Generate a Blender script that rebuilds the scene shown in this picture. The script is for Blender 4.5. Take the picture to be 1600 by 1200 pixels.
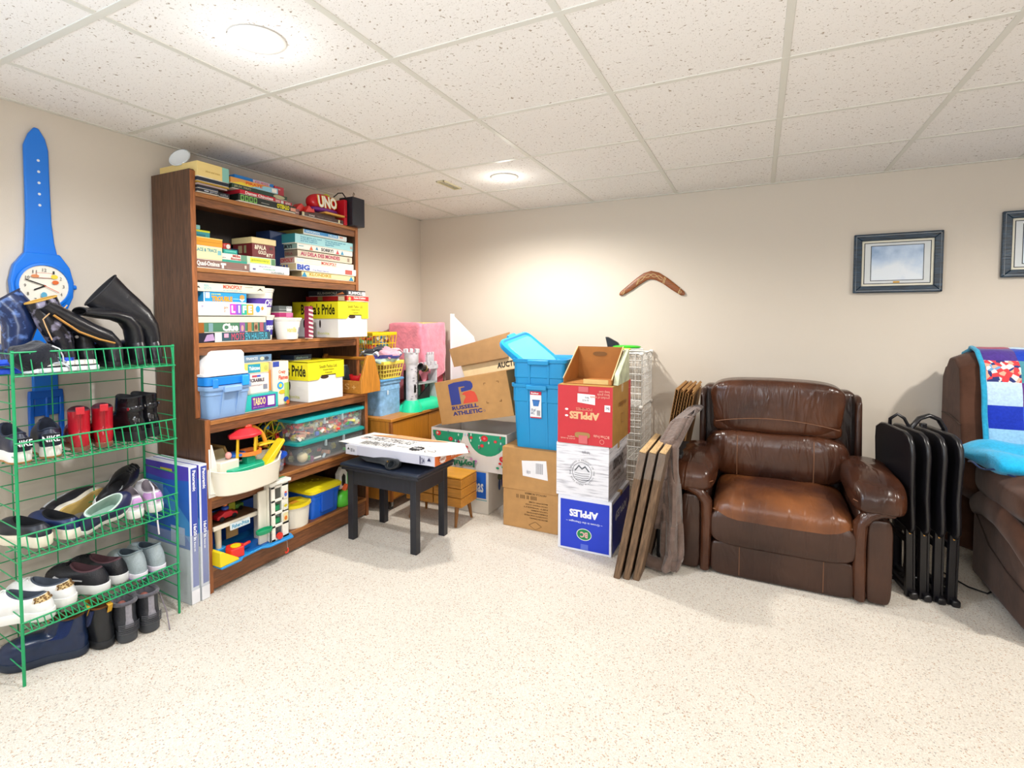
import bpy, math, random
from math import pi, sin, cos, tan, radians as rad
from mathutils import Vector, Matrix
random.seed(7)
SC = bpy.context.scene
COL = SC.collection
for o in list(bpy.data.objects): bpy.data.objects.remove(o)

# ------------------------------------------------------------------ camera, light, exposure
CH = 2.25                       # ceiling height
cam = bpy.data.cameras.new('camera'); camo = bpy.data.objects.new('camera', cam); COL.objects.link(camo)
cam.sensor_width = 36; cam.lens = 812.6/1600*36; cam.shift_x = 28.2/1600; cam.shift_y = -68.2/1600
cam.clip_start = .05
camo.location = (2.7747, -3.975, 1.35); camo.rotation_euler = (pi/2-.0416, 0, .4698)
SC.camera = camo
vs = SC.view_settings; vs.view_transform = 'Standard'; vs.look = 'None'; vs.gamma = 1; vs.use_curve_mapping = False
vs.exposure = 0.2
W = bpy.data.worlds.new('world'); SC.world = W; W.use_nodes = True
W.node_tree.nodes['Background'].inputs[0].default_value = (.75, .85, 1, 1); W.node_tree.nodes['Background'].inputs[1].default_value = .3
LAMPS = [(1.318, -2.79, 62), (1.318, -.961, 84), (4.368, -1.571, 92), (4.368, -3.96, 62), (2.54, -5.23, 58), (.6, -5.23, 40), (5.0, -6.0, 50)]  # sofa lamp is assumed from shadows; lamps listed after it are unseen, added as fill
for i, (x, y, e) in enumerate(LAMPS):
    for kind, f in (('SPOT', 1), ('POINT', .014)):
        l = bpy.data.lights.new('lamp_light', kind); l.energy = e*f; l.shadow_soft_size = .05; l.color = (1, .955, .89) if i else (.93, .96, 1)
        if kind == 'SPOT': l.spot_size = rad(168); l.spot_blend = .6
        o = bpy.data.objects.new('lamp_light', l); COL.objects.link(o); o.location = (x, y, CH-.07 if kind == 'SPOT' else CH-.1)
dl = bpy.data.lights.new('assumed_daylight', 'AREA'); dl.shape = 'RECTANGLE'; dl.size = 1.3; dl.size_y = .8; dl.energy = 50; dl.color = (.55, .75, 1)  # unseen cool lamp added just inside the assumed window
do = bpy.data.objects.new('assumed_daylight', dl); COL.objects.link(do); do.location = (.06, -4.7, 1.65); do.rotation_euler = (0, rad(-90), 0)
# unseen fill lamp added behind the camera, aimed up to brighten the ceiling
bf = bpy.data.lights.new('ceiling_fill', 'AREA'); bf.size = .5; bf.energy = 30; bf.color = (.88, .93, 1)
bo_f = bpy.data.objects.new('ceiling_fill', bf); COL.objects.link(bo_f); bo_f.location = (2.9, -4.5, 1.3); bo_f.rotation_euler = (rad(180-28), 0, .3)

# ------------------------------------------------------------------ materials
def lin(h):
    if isinstance(h, str):
        h = h.lstrip('#'); c = [int(h[i:i+2], 16)/255 for i in (0, 2, 4)]
    else: c = h
    return tuple(x/12.92 if x <= .04045 else ((x+.055)/1.055)**2.4 for x in c) + (1,)
MC = {}
def mat(col, rough=.55, metal=0, kind='', bs=60, bd=.0, spec=.5, alpha=1, sheen=0, var=.0):
    key = (str(col), rough, metal, kind, bs, bd, spec, alpha, sheen, var)
    if key in MC: return MC[key]
    m = bpy.data.materials.new((kind or 'mat')+'_'+str(len(MC))); m.use_nodes = True
    nt = m.node_tree; N = nt.nodes; L = nt.links; b = N['Principled BSDF']
    b.inputs['Base Color'].default_value = lin(col); b.inputs['Roughness'].default_value = rough
    b.inputs['Metallic'].default_value = metal; b.inputs['Specular IOR Level'].default_value = spec
    if sheen: b.inputs['Sheen Weight'].default_value = sheen
    if alpha < 1:
        b.inputs['Alpha'].default_value = alpha
    if kind or bd or var:
        tc = N.new('ShaderNodeTexCoord'); mp = N.new('ShaderNodeMapping'); L.new(tc.outputs['Object'], mp.inputs[0])
        no = N.new('ShaderNodeTexNoise'); no.inputs['Scale'].default_value = bs; no.inputs['Detail'].default_value = 6
        L.new(mp.outputs[0], no.inputs[0])
        if kind.startswith('wood'):
            sc = {'woodx': (1.2, 14, 14), 'woody': (14, 1.2, 14), 'woodz': (14, 14, 1.2)}[kind[:5]]
            mp.inputs['Scale'].default_value = sc
        if kind == 'brush': mp.inputs['Scale'].default_value = (1, 1, 14)
        if var or kind.startswith('wood'):
            n2 = N.new('ShaderNodeTexNoise'); n2.inputs['Scale'].default_value = bs*.4 if not kind.startswith('wood') else bs
            n2.inputs['Detail'].default_value = 5; n2.inputs['Distortion'].default_value = 1.2 if kind.startswith('wood') else 0
            L.new(mp.outputs[0], n2.inputs[0])
            r = N.new('ShaderNodeValToRGB'); v = var or .35
            c = lin(col)
            r.color_ramp.elements[0].position = .35; r.color_ramp.elements[1].position = .66
            r.color_ramp.elements[0].color = tuple(x*(1-v) for x in c[:3])+(1,); r.color_ramp.elements[1].color = tuple(min(1, x*(1+v*.7)) for x in c[:3])+(1,)
            L.new(n2.outputs[0], r.inputs[0]); L.new(r.outputs[0], b.inputs['Base Color'])
        if bd:
            bu = N.new('ShaderNodeBump'); bu.inputs['Strength'].default_value = min(1, bd); bu.inputs['Distance'].default_value = .004
            L.new(no.outputs[0], bu.inputs['Height']); L.new(bu.outputs[0], b.inputs['Normal'])
    MC[key] = m
    return m
def card(c='b98e58'): return mat(c, .75, bs=40, bd=.05, var=.07)
def paper(c): return mat(c, .45, spec=.4, bs=30, var=.03)
def plast(c, r=.35, a=1): return mat(c, r, alpha=a)
def cloth(c, bs=180, bd=.5): return mat(c, .95, bs=bs, bd=bd, spec=.1, sheen=.3, var=.12)
WOOD = mat('5a3c29', .42, kind='woodz', bs=6, bd=.12, var=.42)
WOODY = mat('7c4d2d', .42, kind='woody', bs=6, bd=.12, var=.4)
WOODE = mat('a66c38', .45, kind='woody', bs=8, bd=.15, var=.3)
OAK = mat('c07f2e', .4, kind='woody', bs=5, bd=.05, var=.18)
OAKX = mat('c58634', .4, kind='woodx', bs=5, bd=.05, var=.18)
OAKZ = mat('c07f2e', .4, kind='woodz', bs=5, bd=.05, var=.18)
BLK = plast('15161a', .35)

# ------------------------------------------------------------------ mesh builder
class B:
    def __init__(s): s.v = []; s.f = []; s.m = []
    def add(s, vs, fs, mi=0):
        k = len(s.v); s.v += [tuple(p) for p in vs]; s.f += [tuple(i+k for i in f) for f in fs]; s.m += [mi]*len(fs); return s
    def box(s, x0, y0, z0, x1, y1, z1, mi=0):
        if x0 > x1: x0, x1 = x1, x0
        if y0 > y1: y0, y1 = y1, y0
        if z0 > z1: z0, z1 = z1, z0
        return s.add([(x, y, z) for z in (z0, z1) for y in (y0, y1) for x in (x0, x1)],
            [(0, 2, 3, 1), (4, 5, 7, 6), (0, 1, 5, 4), (2, 6, 7, 3), (0, 4, 6, 2), (1, 3, 7, 5)], mi)
    def obox(s, c, size, R, mi=0):
        t = B().box(-size[0]/2, -size[1]/2, -size[2]/2, size[0]/2, size[1]/2, size[2]/2)
        return s.add([Vector(c)+R@Vector(p) for p in t.v], t.f, mi)
    def sweep(s, pts, r, n=8, closed=False, mi=0, sy=1, cap=True, up=None):
        pts = [Vector(p) for p in pts]; k = len(pts); rr = r if isinstance(r, (list, tuple)) else [r]*k
        T = []
        for i in range(k):
            a = pts[i-1] if (i > 0 or closed) else pts[i]; b = pts[(i+1) % k] if (i < k-1 or closed) else pts[i]
            T.append((b-a).normalized())
        nrm = Vector(up) if up else (Vector((0, 0, 1)) if abs(T[0].z) < .9 else Vector((0, 1, 0)))
        vs = []
        for i in range(k):
            t = T[i]; nrm = (nrm - t*nrm.dot(t))
            if nrm.length < 1e-6: nrm = t.orthogonal()
            nrm.normalize(); bi = t.cross(nrm)
            for j in range(n):
                a = 2*pi*j/n; q = rr[i]; qx, qy = (q if isinstance(q, (tuple, list)) else (q, q*sy))
                vs.append(pts[i]+bi*(cos(a)*qx)+nrm*(sin(a)*qy))
        fs = []
        for i in range(k if closed else k-1):
            for j in range(n):
                a = i*n+j; b = i*n+(j+1) % n; c = ((i+1) % k)*n+(j+1) % n; d = ((i+1) % k)*n+j
                fs.append((a, b, c, d))
        if cap and not closed:
            fs.append(tuple(range(n))[::-1]); fs.append(tuple((k-1)*n+j for j in range(n)))
        return s.add(vs, fs, mi)
    def cyl(s, p0, p1, r0, r1=None, n=16, mi=0): return s.sweep([p0, p1], [r0, r0 if r1 is None else r1], n, mi=mi)
    def prism(s, poly, o, u, v, w, mi=0):
        "poly (a,b) in plane o+a*u+b*v, extruded by vector w"
        o, u, v, w = map(Vector, (o, u, v, w)); n = len(poly)
        a = [o+u*p[0]+v*p[1] for p in poly]; b = [p+w for p in a]
        return s.add(a+b, [tuple(range(n))[::-1], tuple(range(n, 2*n))]+[(i, (i+1) % n, n+(i+1) % n, n+i) for i in range(n)], mi)
    def lathe(s, prof, c=(0, 0, 0), n=24, mi=0, sx=1, sy=1, cap=(True, True)):
        vs = []; fs = []; k = len(prof)
        for r, z in prof:
            for j in range(n): a = 2*pi*j/n; vs.append((c[0]+r*sx*cos(a), c[1]+r*sy*sin(a), c[2]+z))
        for i in range(k-1):
            for j in range(n): fs.append((i*n+j, i*n+(j+1) % n, (i+1)*n+(j+1) % n, (i+1)*n+j))
        if cap[0]: fs.append(tuple(range(n))[::-1])
        if cap[1]: fs.append(tuple((k-1)*n+j for j in range(n)))
        return s.add(vs, fs, mi)
    def rings(s, rings, mi=0, closed=False, cap=(True, True)):
        n = len(rings[0]); k = len(rings); vs = [p for r in rings for p in r]; fs = []
        for i in range(k if closed else k-1):
            for j in range(n): fs.append((i*n+j, i*n+(j+1) % n, ((i+1) % k)*n+(j+1) % n, ((i+1) % k)*n+j))
        if not closed:
            if cap[0]: fs.append(tuple(range(n))[::-1])
            if cap[1]: fs.append(tuple((k-1)*n+j for j in range(n)))
        return s.add(vs, fs, mi)
    def grid(s, fn, nu, nv, mi=0, cu=False):
        vs = [fn(i/nu, j/nv) for i in range(nu+1) for j in range(nv+1)]
        return s.add(vs, [(i*(nv+1)+j, (i+1)*(nv+1)+j, (i+1)*(nv+1)+j+1, i*(nv+1)+j+1) for i in range(nu) for j in range(nv)], mi)
    def ell(s, c, r, nu=16, nv=10, e=1., e2=None, R=None, mi=0, fn=None):
        "superellipsoid; e<1 is boxy"
        e2 = e2 or e
        sp = lambda x, p: math.copysign(abs(x)**p, x)
        vs = []
        for i in range(nv+1):
            ph = -pi/2+pi*i/nv
            for j in range(nu):
                th = 2*pi*j/nu
                p = Vector((r[0]*sp(cos(ph), e2)*sp(cos(th), e), r[1]*sp(cos(ph), e2)*sp(sin(th), e), r[2]*sp(sin(ph), e2)))
                if fn: p = Vector(fn(p))
                if R: p = R@p
                vs.append(p+Vector(c))
        fs = [(i*nu+j, i*nu+(j+1) % nu, (i+1)*nu+(j+1) % nu, (i+1)*nu+j) for i in range(nv) for j in range(nu)]
        return s.add(vs, fs, mi)
    def xf(s, M): s.v = [tuple(M@Vector(p)) for p in s.v]; return s
def rrect(hw, hd, r, n=5, c=(0, 0), z=0):
    out = []; r = min(r, hw, hd)
    for k, (sx, sy) in enumerate(((1, 1), (-1, 1), (-1, -1), (1, -1))):
        for i in range(n):
            a = pi/2*(k+i/(n-1)); out.append((c[0]+sx*(hw-r)+r*cos(a), c[1]+sy*(hd-r)+r*sin(a), z))
    return out

def obj(name, b, m, parent=None, smooth=None, bevel=0, loc=None, seg=2, sub=0, solid=0):
    me = bpy.data.meshes.new(name); me.from_pydata(b.v, [], b.f)
    ms = m if isinstance(m, (list, tuple)) else [m]
    for x in ms: me.materials.append(x)
    if len(ms) > 1: me.polygons.foreach_set('material_index', b.m)
    if smooth is not None or bevel:
        me.polygons.foreach_set('use_smooth', [True]*len(me.polygons)); me.set_sharp_from_angle(angle=rad(smooth if smooth else 35))
    me.update()
    o = bpy.data.objects.new(name, me); COL.objects.link(o)
    if parent: o.parent = parent
    if loc: o.location = loc
    if solid:
        md = o.modifiers.new('s', 'SOLIDIFY'); md.thickness = solid; md.offset = 0
    if bevel:
        md = o.modifiers.new('b', 'BEVEL'); md.width = bevel; md.segments = seg; md.limit_method = 'ANGLE'; md.angle_limit = rad(40)
    if sub:
        md = o.modifiers.new('u', 'SUBSURF'); md.levels = md.render_levels = sub
    return o
def tag(o, label, cat=None, group=None, kind=None):
    if label: o['label'] = label
    if cat: o['category'] = cat
    if group: o['group'] = group
    if kind: o['kind'] = kind
    return o
def thing(name, label, cat, loc=(0, 0, 0), rz=0, group=None, rot=None):
    o = bpy.data.objects.new(name, None); o.empty_display_size = .05; COL.objects.link(o)
    o.location = loc; o.rotation_euler = rot if rot else (0, 0, rz)
    return tag(o, label, cat, group)
def struct(name, b, m, parent=None, **k):
    o = obj(name, b, m, parent, **k)
    if not parent: o['kind'] = 'structure'
    return o
# ---- flat print: text and coloured shapes lying on a face
TXT = {}
def glyphs(t, bold):
    if (t, bold) in TXT: return TXT[(t, bold)]
    cu = bpy.data.curves.new('t', 'FONT'); cu.body = t; cu.resolution_u = 2; cu.offset = bold; cu.space_line = .9
    o = bpy.data.objects.new('t', cu); COL.objects.link(o)
    me = bpy.data.meshes.new_from_object(o.evaluated_get(bpy.context.evaluated_depsgraph_get()))
    v = [p.co.copy() for p in me.vertices]; f = [tuple(p.vertices) for p in me.polygons]
    bpy.data.objects.remove(o); bpy.data.curves.remove(cu); bpy.data.meshes.remove(me)
    if v:
        x0 = min(p.x for p in v); x1 = max(p.x for p in v); y0 = min(p.y for p in v); y1 = max(p.y for p in v)
        v = [((p.x-x0)/(x1-x0), (p.y-y0)/(y1-y0)) for p in v]
    TXT[(t, bold)] = (v, f); return v, f
def deco(parent, frames, items, base=.0006):
    "frames: face -> (origin, uvec(full width), vvec(full height), normal)"
    P = {}
    for k, it in enumerate(items):
        ty, face = it[0], it[1]; o, u, v, n = [Vector(q) for q in frames[face]]
        off = o+n*(base+.00035*k)
        if ty == 't':
            _, _, t, u0, v0, u1, v1, col = it[:8]; bold = it[8] if len(it) > 8 else .02
            gv, gf = glyphs(t, bold); pts = [off+u*(u0+(u1-u0)*a)+v*(v0+(v1-v0)*b) for a, b in gv]; name = 'lettering'
        elif ty == 'r':
            _, _, u0, v0, u1, v1, col = it; pts = [off+u*a+v*b for a, b in ((u0, v0), (u1, v0), (u1, v1), (u0, v1))]; gf = [(0, 1, 2, 3)]; name = 'print_patch'
        elif ty == 'p':
            _, _, pl, col = it; pts = [off+u*a+v*b for a, b in pl]; gf = [tuple(range(len(pl)))]; name = 'print_patch'
        elif ty == 'e':
            _, _, uc, vc, r1, r2, col = it; U = u.normalized(); V = v.normalized()
            pts = [off+u*uc+v*vc+U*(r1*cos(2*pi*i/20))+V*(r2*sin(2*pi*i/20)) for i in range(20)]; gf = [tuple(range(20))]; name = 'print_patch'
        elif ty == 'ring':
            _, _, uc, vc, r1, r2, col = it; U = u.normalized(); V = v.normalized(); pts = []; 
            for q in (r1, r2): pts += [off+u*uc+v*vc+U*(q*cos(2*pi*i/28))+V*(q*sin(2*pi*i/28)) for i in range(28)]
            gf = [(i, (i+1) % 28, 28+(i+1) % 28, 28+i) for i in range(28)]; name = 'print_patch'
        P.setdefault((name, col), B()).add(pts, gf)
    for (name, col), b in P.items():
        obj(name, b, paper(col), parent)
def faces(w, d, h):
    return {'f': ((0, 0, 0), (w, 0, 0), (0, 0, h), (0, -1, 0)), 'l': ((0, d, 0), (0, -d, 0), (0, 0, h), (-1, 0, 0)),
            'r': ((w, 0, 0), (0, d, 0), (0, 0, h), (1, 0, 0)), 't': ((0, 0, h), (w, 0, 0), (0, d, 0), (0, 0, 1)), 'b': ((w, d, 0), (-w, 0, 0), (0, 0, h), (0, 1, 0))}
SH = pi/2      # things on the shelf face +X
def gbox(label, X, Y0, Y1, z0, z1, depth, col, dec=(), tray=None, group=None, name='game_box', cat='game box', rz=SH, side=None, parts=True, loc=None):
    w = Y1-Y0; h = z1-z0
    r = thing(name, label, cat, loc or (X, Y0, z0+.0005), rz, group)
    cs = paper(col)
    ms = [cs] if not side else [cs, paper(side)]
    b = B()
    k = min(.004, h*.12)
    b.box(0, 0, k, w, depth, h)
    if side: 
        b.add([(-.0004, 0, k), (-.0004, depth, k), (-.0004, depth, h), (-.0004, 0, h)], [(3, 2, 1, 0)], 1)
    ld = obj('lid', b, ms, r, bevel=.0012, seg=1)
    obj('tray', B().box(.002, .002, 0, w-.002, depth-.002, k), paper(tray or 'e8e2d2'), r)
    if dec: deco(ld, faces(w, depth, h), dec)
    return r
# ------------------------------------------------------------------ room
RX, RY = 7.3, -7.9
def wallmat():
    m = mat('d6ccbe', .75, bs=220, bd=.12); return m
WM = wallmat()
struct('wall_back', B().box(-.12, 0, 0, RX+.12, .12, CH+.1), WM)
wl = B()
wl.box(-.12, RY, 0, 0, -5.35, CH+.1); wl.box(-.12, -4.05, 0, 0, .12, CH+.1); wl.box(-.12, -5.35, 0, 0, -4.05, 1.25); wl.box(-.12, -5.35, 2.05, 0, -4.05, CH+.1)  # wall left open where the assumed window sits
struct('wall_left', wl, WM)
struct('wall_right', B().box(RX, RY, 0, RX+.12, .12, CH+.1), WM)
struct('wall_front', B().box(-.12, RY-.12, 0, RX+.12, RY, CH+.1), WM)
win = tag(thing('window_1', 'basement window in the left wall', 'window', (-.06, -4.7, 1.25)), None, kind='structure')  # unseen window, assumed from the cool tint on the left side
wf = B()
for a in ((-.03, -.65, 0, .03, -.6, .8), (-.03, .6, 0, .03, .65, .8), (-.03, -.6, 0, .03, .6, .05), (-.03, -.6, .75, .03, .6, .8), (-.03, -.02, .05, .03, .02, .75)): wf.box(*a)
obj('window_frame', wf, plast('f0f0ee'), win, bevel=.003)
obj('pane', B().box(-.004, -.6, .05, .004, .6, .75), mat('dfeaf2', .05, alpha=.25), win)
# carpet
def carpet():
    m = bpy.data.materials.new('speckled_carpet'); m.use_nodes = True; nt = m.node_tree; N = nt.nodes; L = nt.links; b = N['Principled BSDF']
    b.inputs['Roughness'].default_value = 1; b.inputs['Specular IOR Level'].default_value = .05; b.inputs['Sheen Weight'].default_value = .2
    tc = N.new('ShaderNodeTexCoord')
    def ramp(src, p0, p1, c0, c1):
        r = N.new('ShaderNodeValToRGB'); r.color_ramp.elements[0].position = p0; r.color_ramp.elements[1].position = p1
        r.color_ramp.elements[0].color = c0; r.color_ramp.elements[1].color = c1; L.new(src, r.inputs[0]); return r
    v1 = N.new('ShaderNodeTexVoronoi'); v1.inputs['Scale'].default_value = 230; L.new(tc.outputs['Object'], v1.inputs[0])
    v2 = N.new('ShaderNodeTexVoronoi'); v2.inputs['Scale'].default_value = 330; L.new(tc.outputs['Object'], v2.inputs[0])
    base = ramp(v2.outputs['Color'], .1, .9, lin('ddd2c2'), lin('f7f0e4'))
    # dark and tan flecks: one tuft in ten
    sel = N.new('ShaderNodeSeparateColor'); L.new(v1.outputs['Color'], sel.inputs[0])
    g = ramp(sel.outputs[0], .9, .94, (0, 0, 0, 1), (1, 1, 1, 1))
    hue = ramp(sel.outputs[1], .3, .8, lin('cbab8e'), lin('bbb0a4'))
    mx = N.new('ShaderNodeMix'); mx.data_type = 'RGBA'; L.new(g.outputs[0], mx.inputs['Factor']); L.new(base.outputs[0], mx.inputs['A']); L.new(hue.outputs[0], mx.inputs['B'])
    n = N.new('ShaderNodeTexNoise'); n.inputs['Scale'].default_value = 3; n.inputs['Detail'].default_value = 3; L.new(tc.outputs['Object'], n.inputs[0])
    sh = ramp(n.outputs[0], .3, .7, (.93, .93, .93, 1), (1, 1, 1, 1))
    m2 = N.new('ShaderNodeMix'); m2.data_type = 'RGBA'; m2.blend_type = 'MULTIPLY'; m2.inputs['Factor'].default_value = 1
    L.new(mx.outputs['Result'], m2.inputs['A']); L.new(sh.outputs[0], m2.inputs['B']); L.new(m2.outputs['Result'], b.inputs['Base Color'])
    bu = N.new('ShaderNodeBump'); bu.inputs['Strength'].default_value = .7; bu.inputs['Distance'].default_value = .006
    L.new(v2.outputs['Distance'], bu.inputs['Height']); bu.invert = True; L.new(bu.outputs[0], b.inputs['Normal'])
    return m
struct('floor', B().box(-.12, RY-.12, -.1, RX+.12, .12, 0), carpet())
# ceiling: slab above, tiles and tees hung below
def tilemat():
    m = bpy.data.materials.new('acoustic_tile'); m.use_nodes = True; nt = m.node_tree; N = nt.nodes; L = nt.links; b = N['Principled BSDF']
    b.inputs['Roughness'].default_value = .95; b.inputs['Specular IOR Level'].default_value = .1
    tc = N.new('ShaderNodeTexCoord'); oi = N.new('ShaderNodeObjectInfo'); ad = N.new('ShaderNodeVectorMath'); ad.operation = 'ADD'
    L.new(tc.outputs['Object'], ad.inputs[0]); L.new(oi.outputs['Location'], ad.inputs[1])
    dn = N.new('ShaderNodeTexNoise'); dn.inputs['Scale'].default_value = 28; L.new(ad.outputs[0], dn.inputs[0])
    sc = N.new('ShaderNodeVectorMath'); sc.operation = 'SCALE'; sc.inputs['Scale'].default_value = .035; L.new(dn.outputs['Color'], sc.inputs[0])
    a2 = N.new('ShaderNodeVectorMath'); a2.operation = 'ADD'; L.new(ad.outputs[0], a2.inputs[0]); L.new(sc.outputs[0], a2.inputs[1])
    n = N.new('ShaderNodeTexNoise'); n.inputs['Scale'].default_value = 85; n.inputs['Detail'].default_value = 1; L.new(a2.outputs[0], n.inputs[0])
    n2 = N.new('ShaderNodeTexNoise'); n2.inputs['Scale'].default_value = 240; n2.inputs['Detail'].default_value = 0; L.new(ad.outputs[0], n2.inputs[0])
    r = N.new('ShaderNodeValToRGB'); r.color_ramp.elements[0].position = .27; r.color_ramp.elements[1].position = .33
    r.color_ramp.elements[0].color = lin('a89a8a'); r.color_ramp.elements[1].color = lin('f1ede8'); L.new(n.outputs[0], r.inputs[0])
    r2 = N.new('ShaderNodeValToRGB'); r2.color_ramp.elements[0].position = .22; r2.color_ramp.elements[1].position = .28
    r2.color_ramp.elements[0].color = (.7, .68, .65, 1); r2.color_ramp.elements[1].color = (1, 1, 1, 1); L.new(n2.outputs[0], r2.inputs[0])
    mx = N.new('ShaderNodeMix'); mx.data_type = 'RGBA'; mx.blend_type = 'MULTIPLY'; mx.inputs['Factor'].default_value = 1
    L.new(r.outputs[0], mx.inputs['A']); L.new(r2.outputs[0], mx.inputs['B']); L.new(mx.outputs['Result'], b.inputs['Base Color'])
    bu = N.new('ShaderNodeBump'); bu.inputs['Strength'].default_value = .3; bu.inputs['Distance'].default_value = .002; L.new(n.outputs[0], bu.inputs['Height']); L.new(bu.outputs[0], b.inputs['Normal'])
    return m
TM = tilemat()
ceil = struct('ceiling', B().box(-.12, RY-.12, CH+.03, RX+.12, .12, CH+.12), mat('c9c4ba', .9))
gx = [0]+[.403+.61*k for k in range(12) if .403+.61*k < RX]+[RX]
gy = [0]+[-.6556-.61*k for k in range(12) if -.6556-.61*k > RY]+[RY]
tiles = {}
for i in range(len(gx)-1):
    for j in range(len(gy)-1):
        w = gx[i+1]-gx[i]; d = gy[j]-gy[j+1]; key = (round(w, 3), round(d, 3)); c = ((gx[i]+gx[i+1])/2, (gy[j]+gy[j+1])/2, CH+.0015)
        if key not in tiles:
            t = obj('ceiling_tile', B().box(-w/2+.006, -d/2+.006, 0, w/2-.006, d/2-.006, .014), TM, ceil, loc=c, bevel=.003, seg=1); tiles[key] = t
        else:
            t = tiles[key].copy(); COL.objects.link(t); t.location = c
TEE = plast('dcdad0', .4)
for x in gx[1:-1]: obj('ceiling_tee', B().box(-.012, RY, 0, .012, 0, .03), TEE, ceil, loc=(x, 0, CH-.001), bevel=.001, seg=1)
for y in gy[1:-1]: obj('ceiling_tee', B().box(0, -.012, 0, RX, .012, .03), TEE, ceil, loc=(0, y, CH-.0014), bevel=.001, seg=1)
for n, a in (('left', (0, RY, .022, 0)), ('back', (0, -.022, RX, 0)), ('right', (RX-.022, RY, RX, 0)), ('front', (0, RY, RX, RY+.022))):
    struct('trim_'+n, B().box(a[0], a[1], CH-.003, a[2], a[3], CH+.02), TEE)
for n, a in (('back', (0, -.014, RX, 0)), ('left', (0, RY, .014, 0))):
    struct('baseboard_'+n, B().box(a[0], a[1], 0, a[2], a[3], .085), plast('e6dfd0'), bevel=.004)
em = bpy.data.materials.new('lamp_glass'); em.use_nodes = True
em.node_tree.nodes['Principled BSDF'].inputs['Emission Color'].default_value = (1, .97, .9, 1); em.node_tree.nodes['Principled BSDF'].inputs['Emission Strength'].default_value = 60
LL = ['bright round recessed ceiling light nearest the top edge of the photo', 'small bright recessed ceiling light in the tile in front of the room corner',
      'recessed ceiling light above the sofa', 'recessed ceiling light over the open floor in front of the sofa', 'recessed ceiling light behind the camera', 'recessed ceiling light near the left window', 'recessed ceiling light at the far right of the room']  # sofa light is unseen and assumed; those after it are unseen, added as fill
for (x, y, e), lb in zip(LAMPS, LL):
    t = thing('ceiling_light', lb, 'ceiling light', (x, y, CH), group='recessed ceiling lights')
    obj('trim_ring', B().lathe([(.052, .0), (.085, 0), (.088, -.003), (.085, -.007), (.056, -.009), (.052, 0)], n=32, cap=(0, 0)), plast('f2f0ea'), t, smooth=50)
    obj('lens', B().lathe([(.0, -.018), (.02, -.016), (.04, -.011), (.053, -.004), (.053, .002)], n=24, cap=(0, 0)), em, t, smooth=60)
v = thing('ceiling_vent', 'small cream ceiling vent register set in a tile left of the small ceiling light', 'vent', (.905, -.957, CH-.002))
obj('frame', B().box(-.03, -.115, -.006, .03, -.105, .004).box(-.03, .105, -.006, .03, .115, .004).box(-.03, -.115, -.006, -.022, .115, .004).box(.022, -.115, -.006, .03, .115, .004), plast('d8cda8'), v, bevel=.0015)
for k in range(4): obj('slat', B().obox((-.0165+.011*k, 0, -.002), (.009, .21, .0015), Matrix.Rotation(.5, 3, 'Y')), plast('d3c79f'), v)

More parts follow.
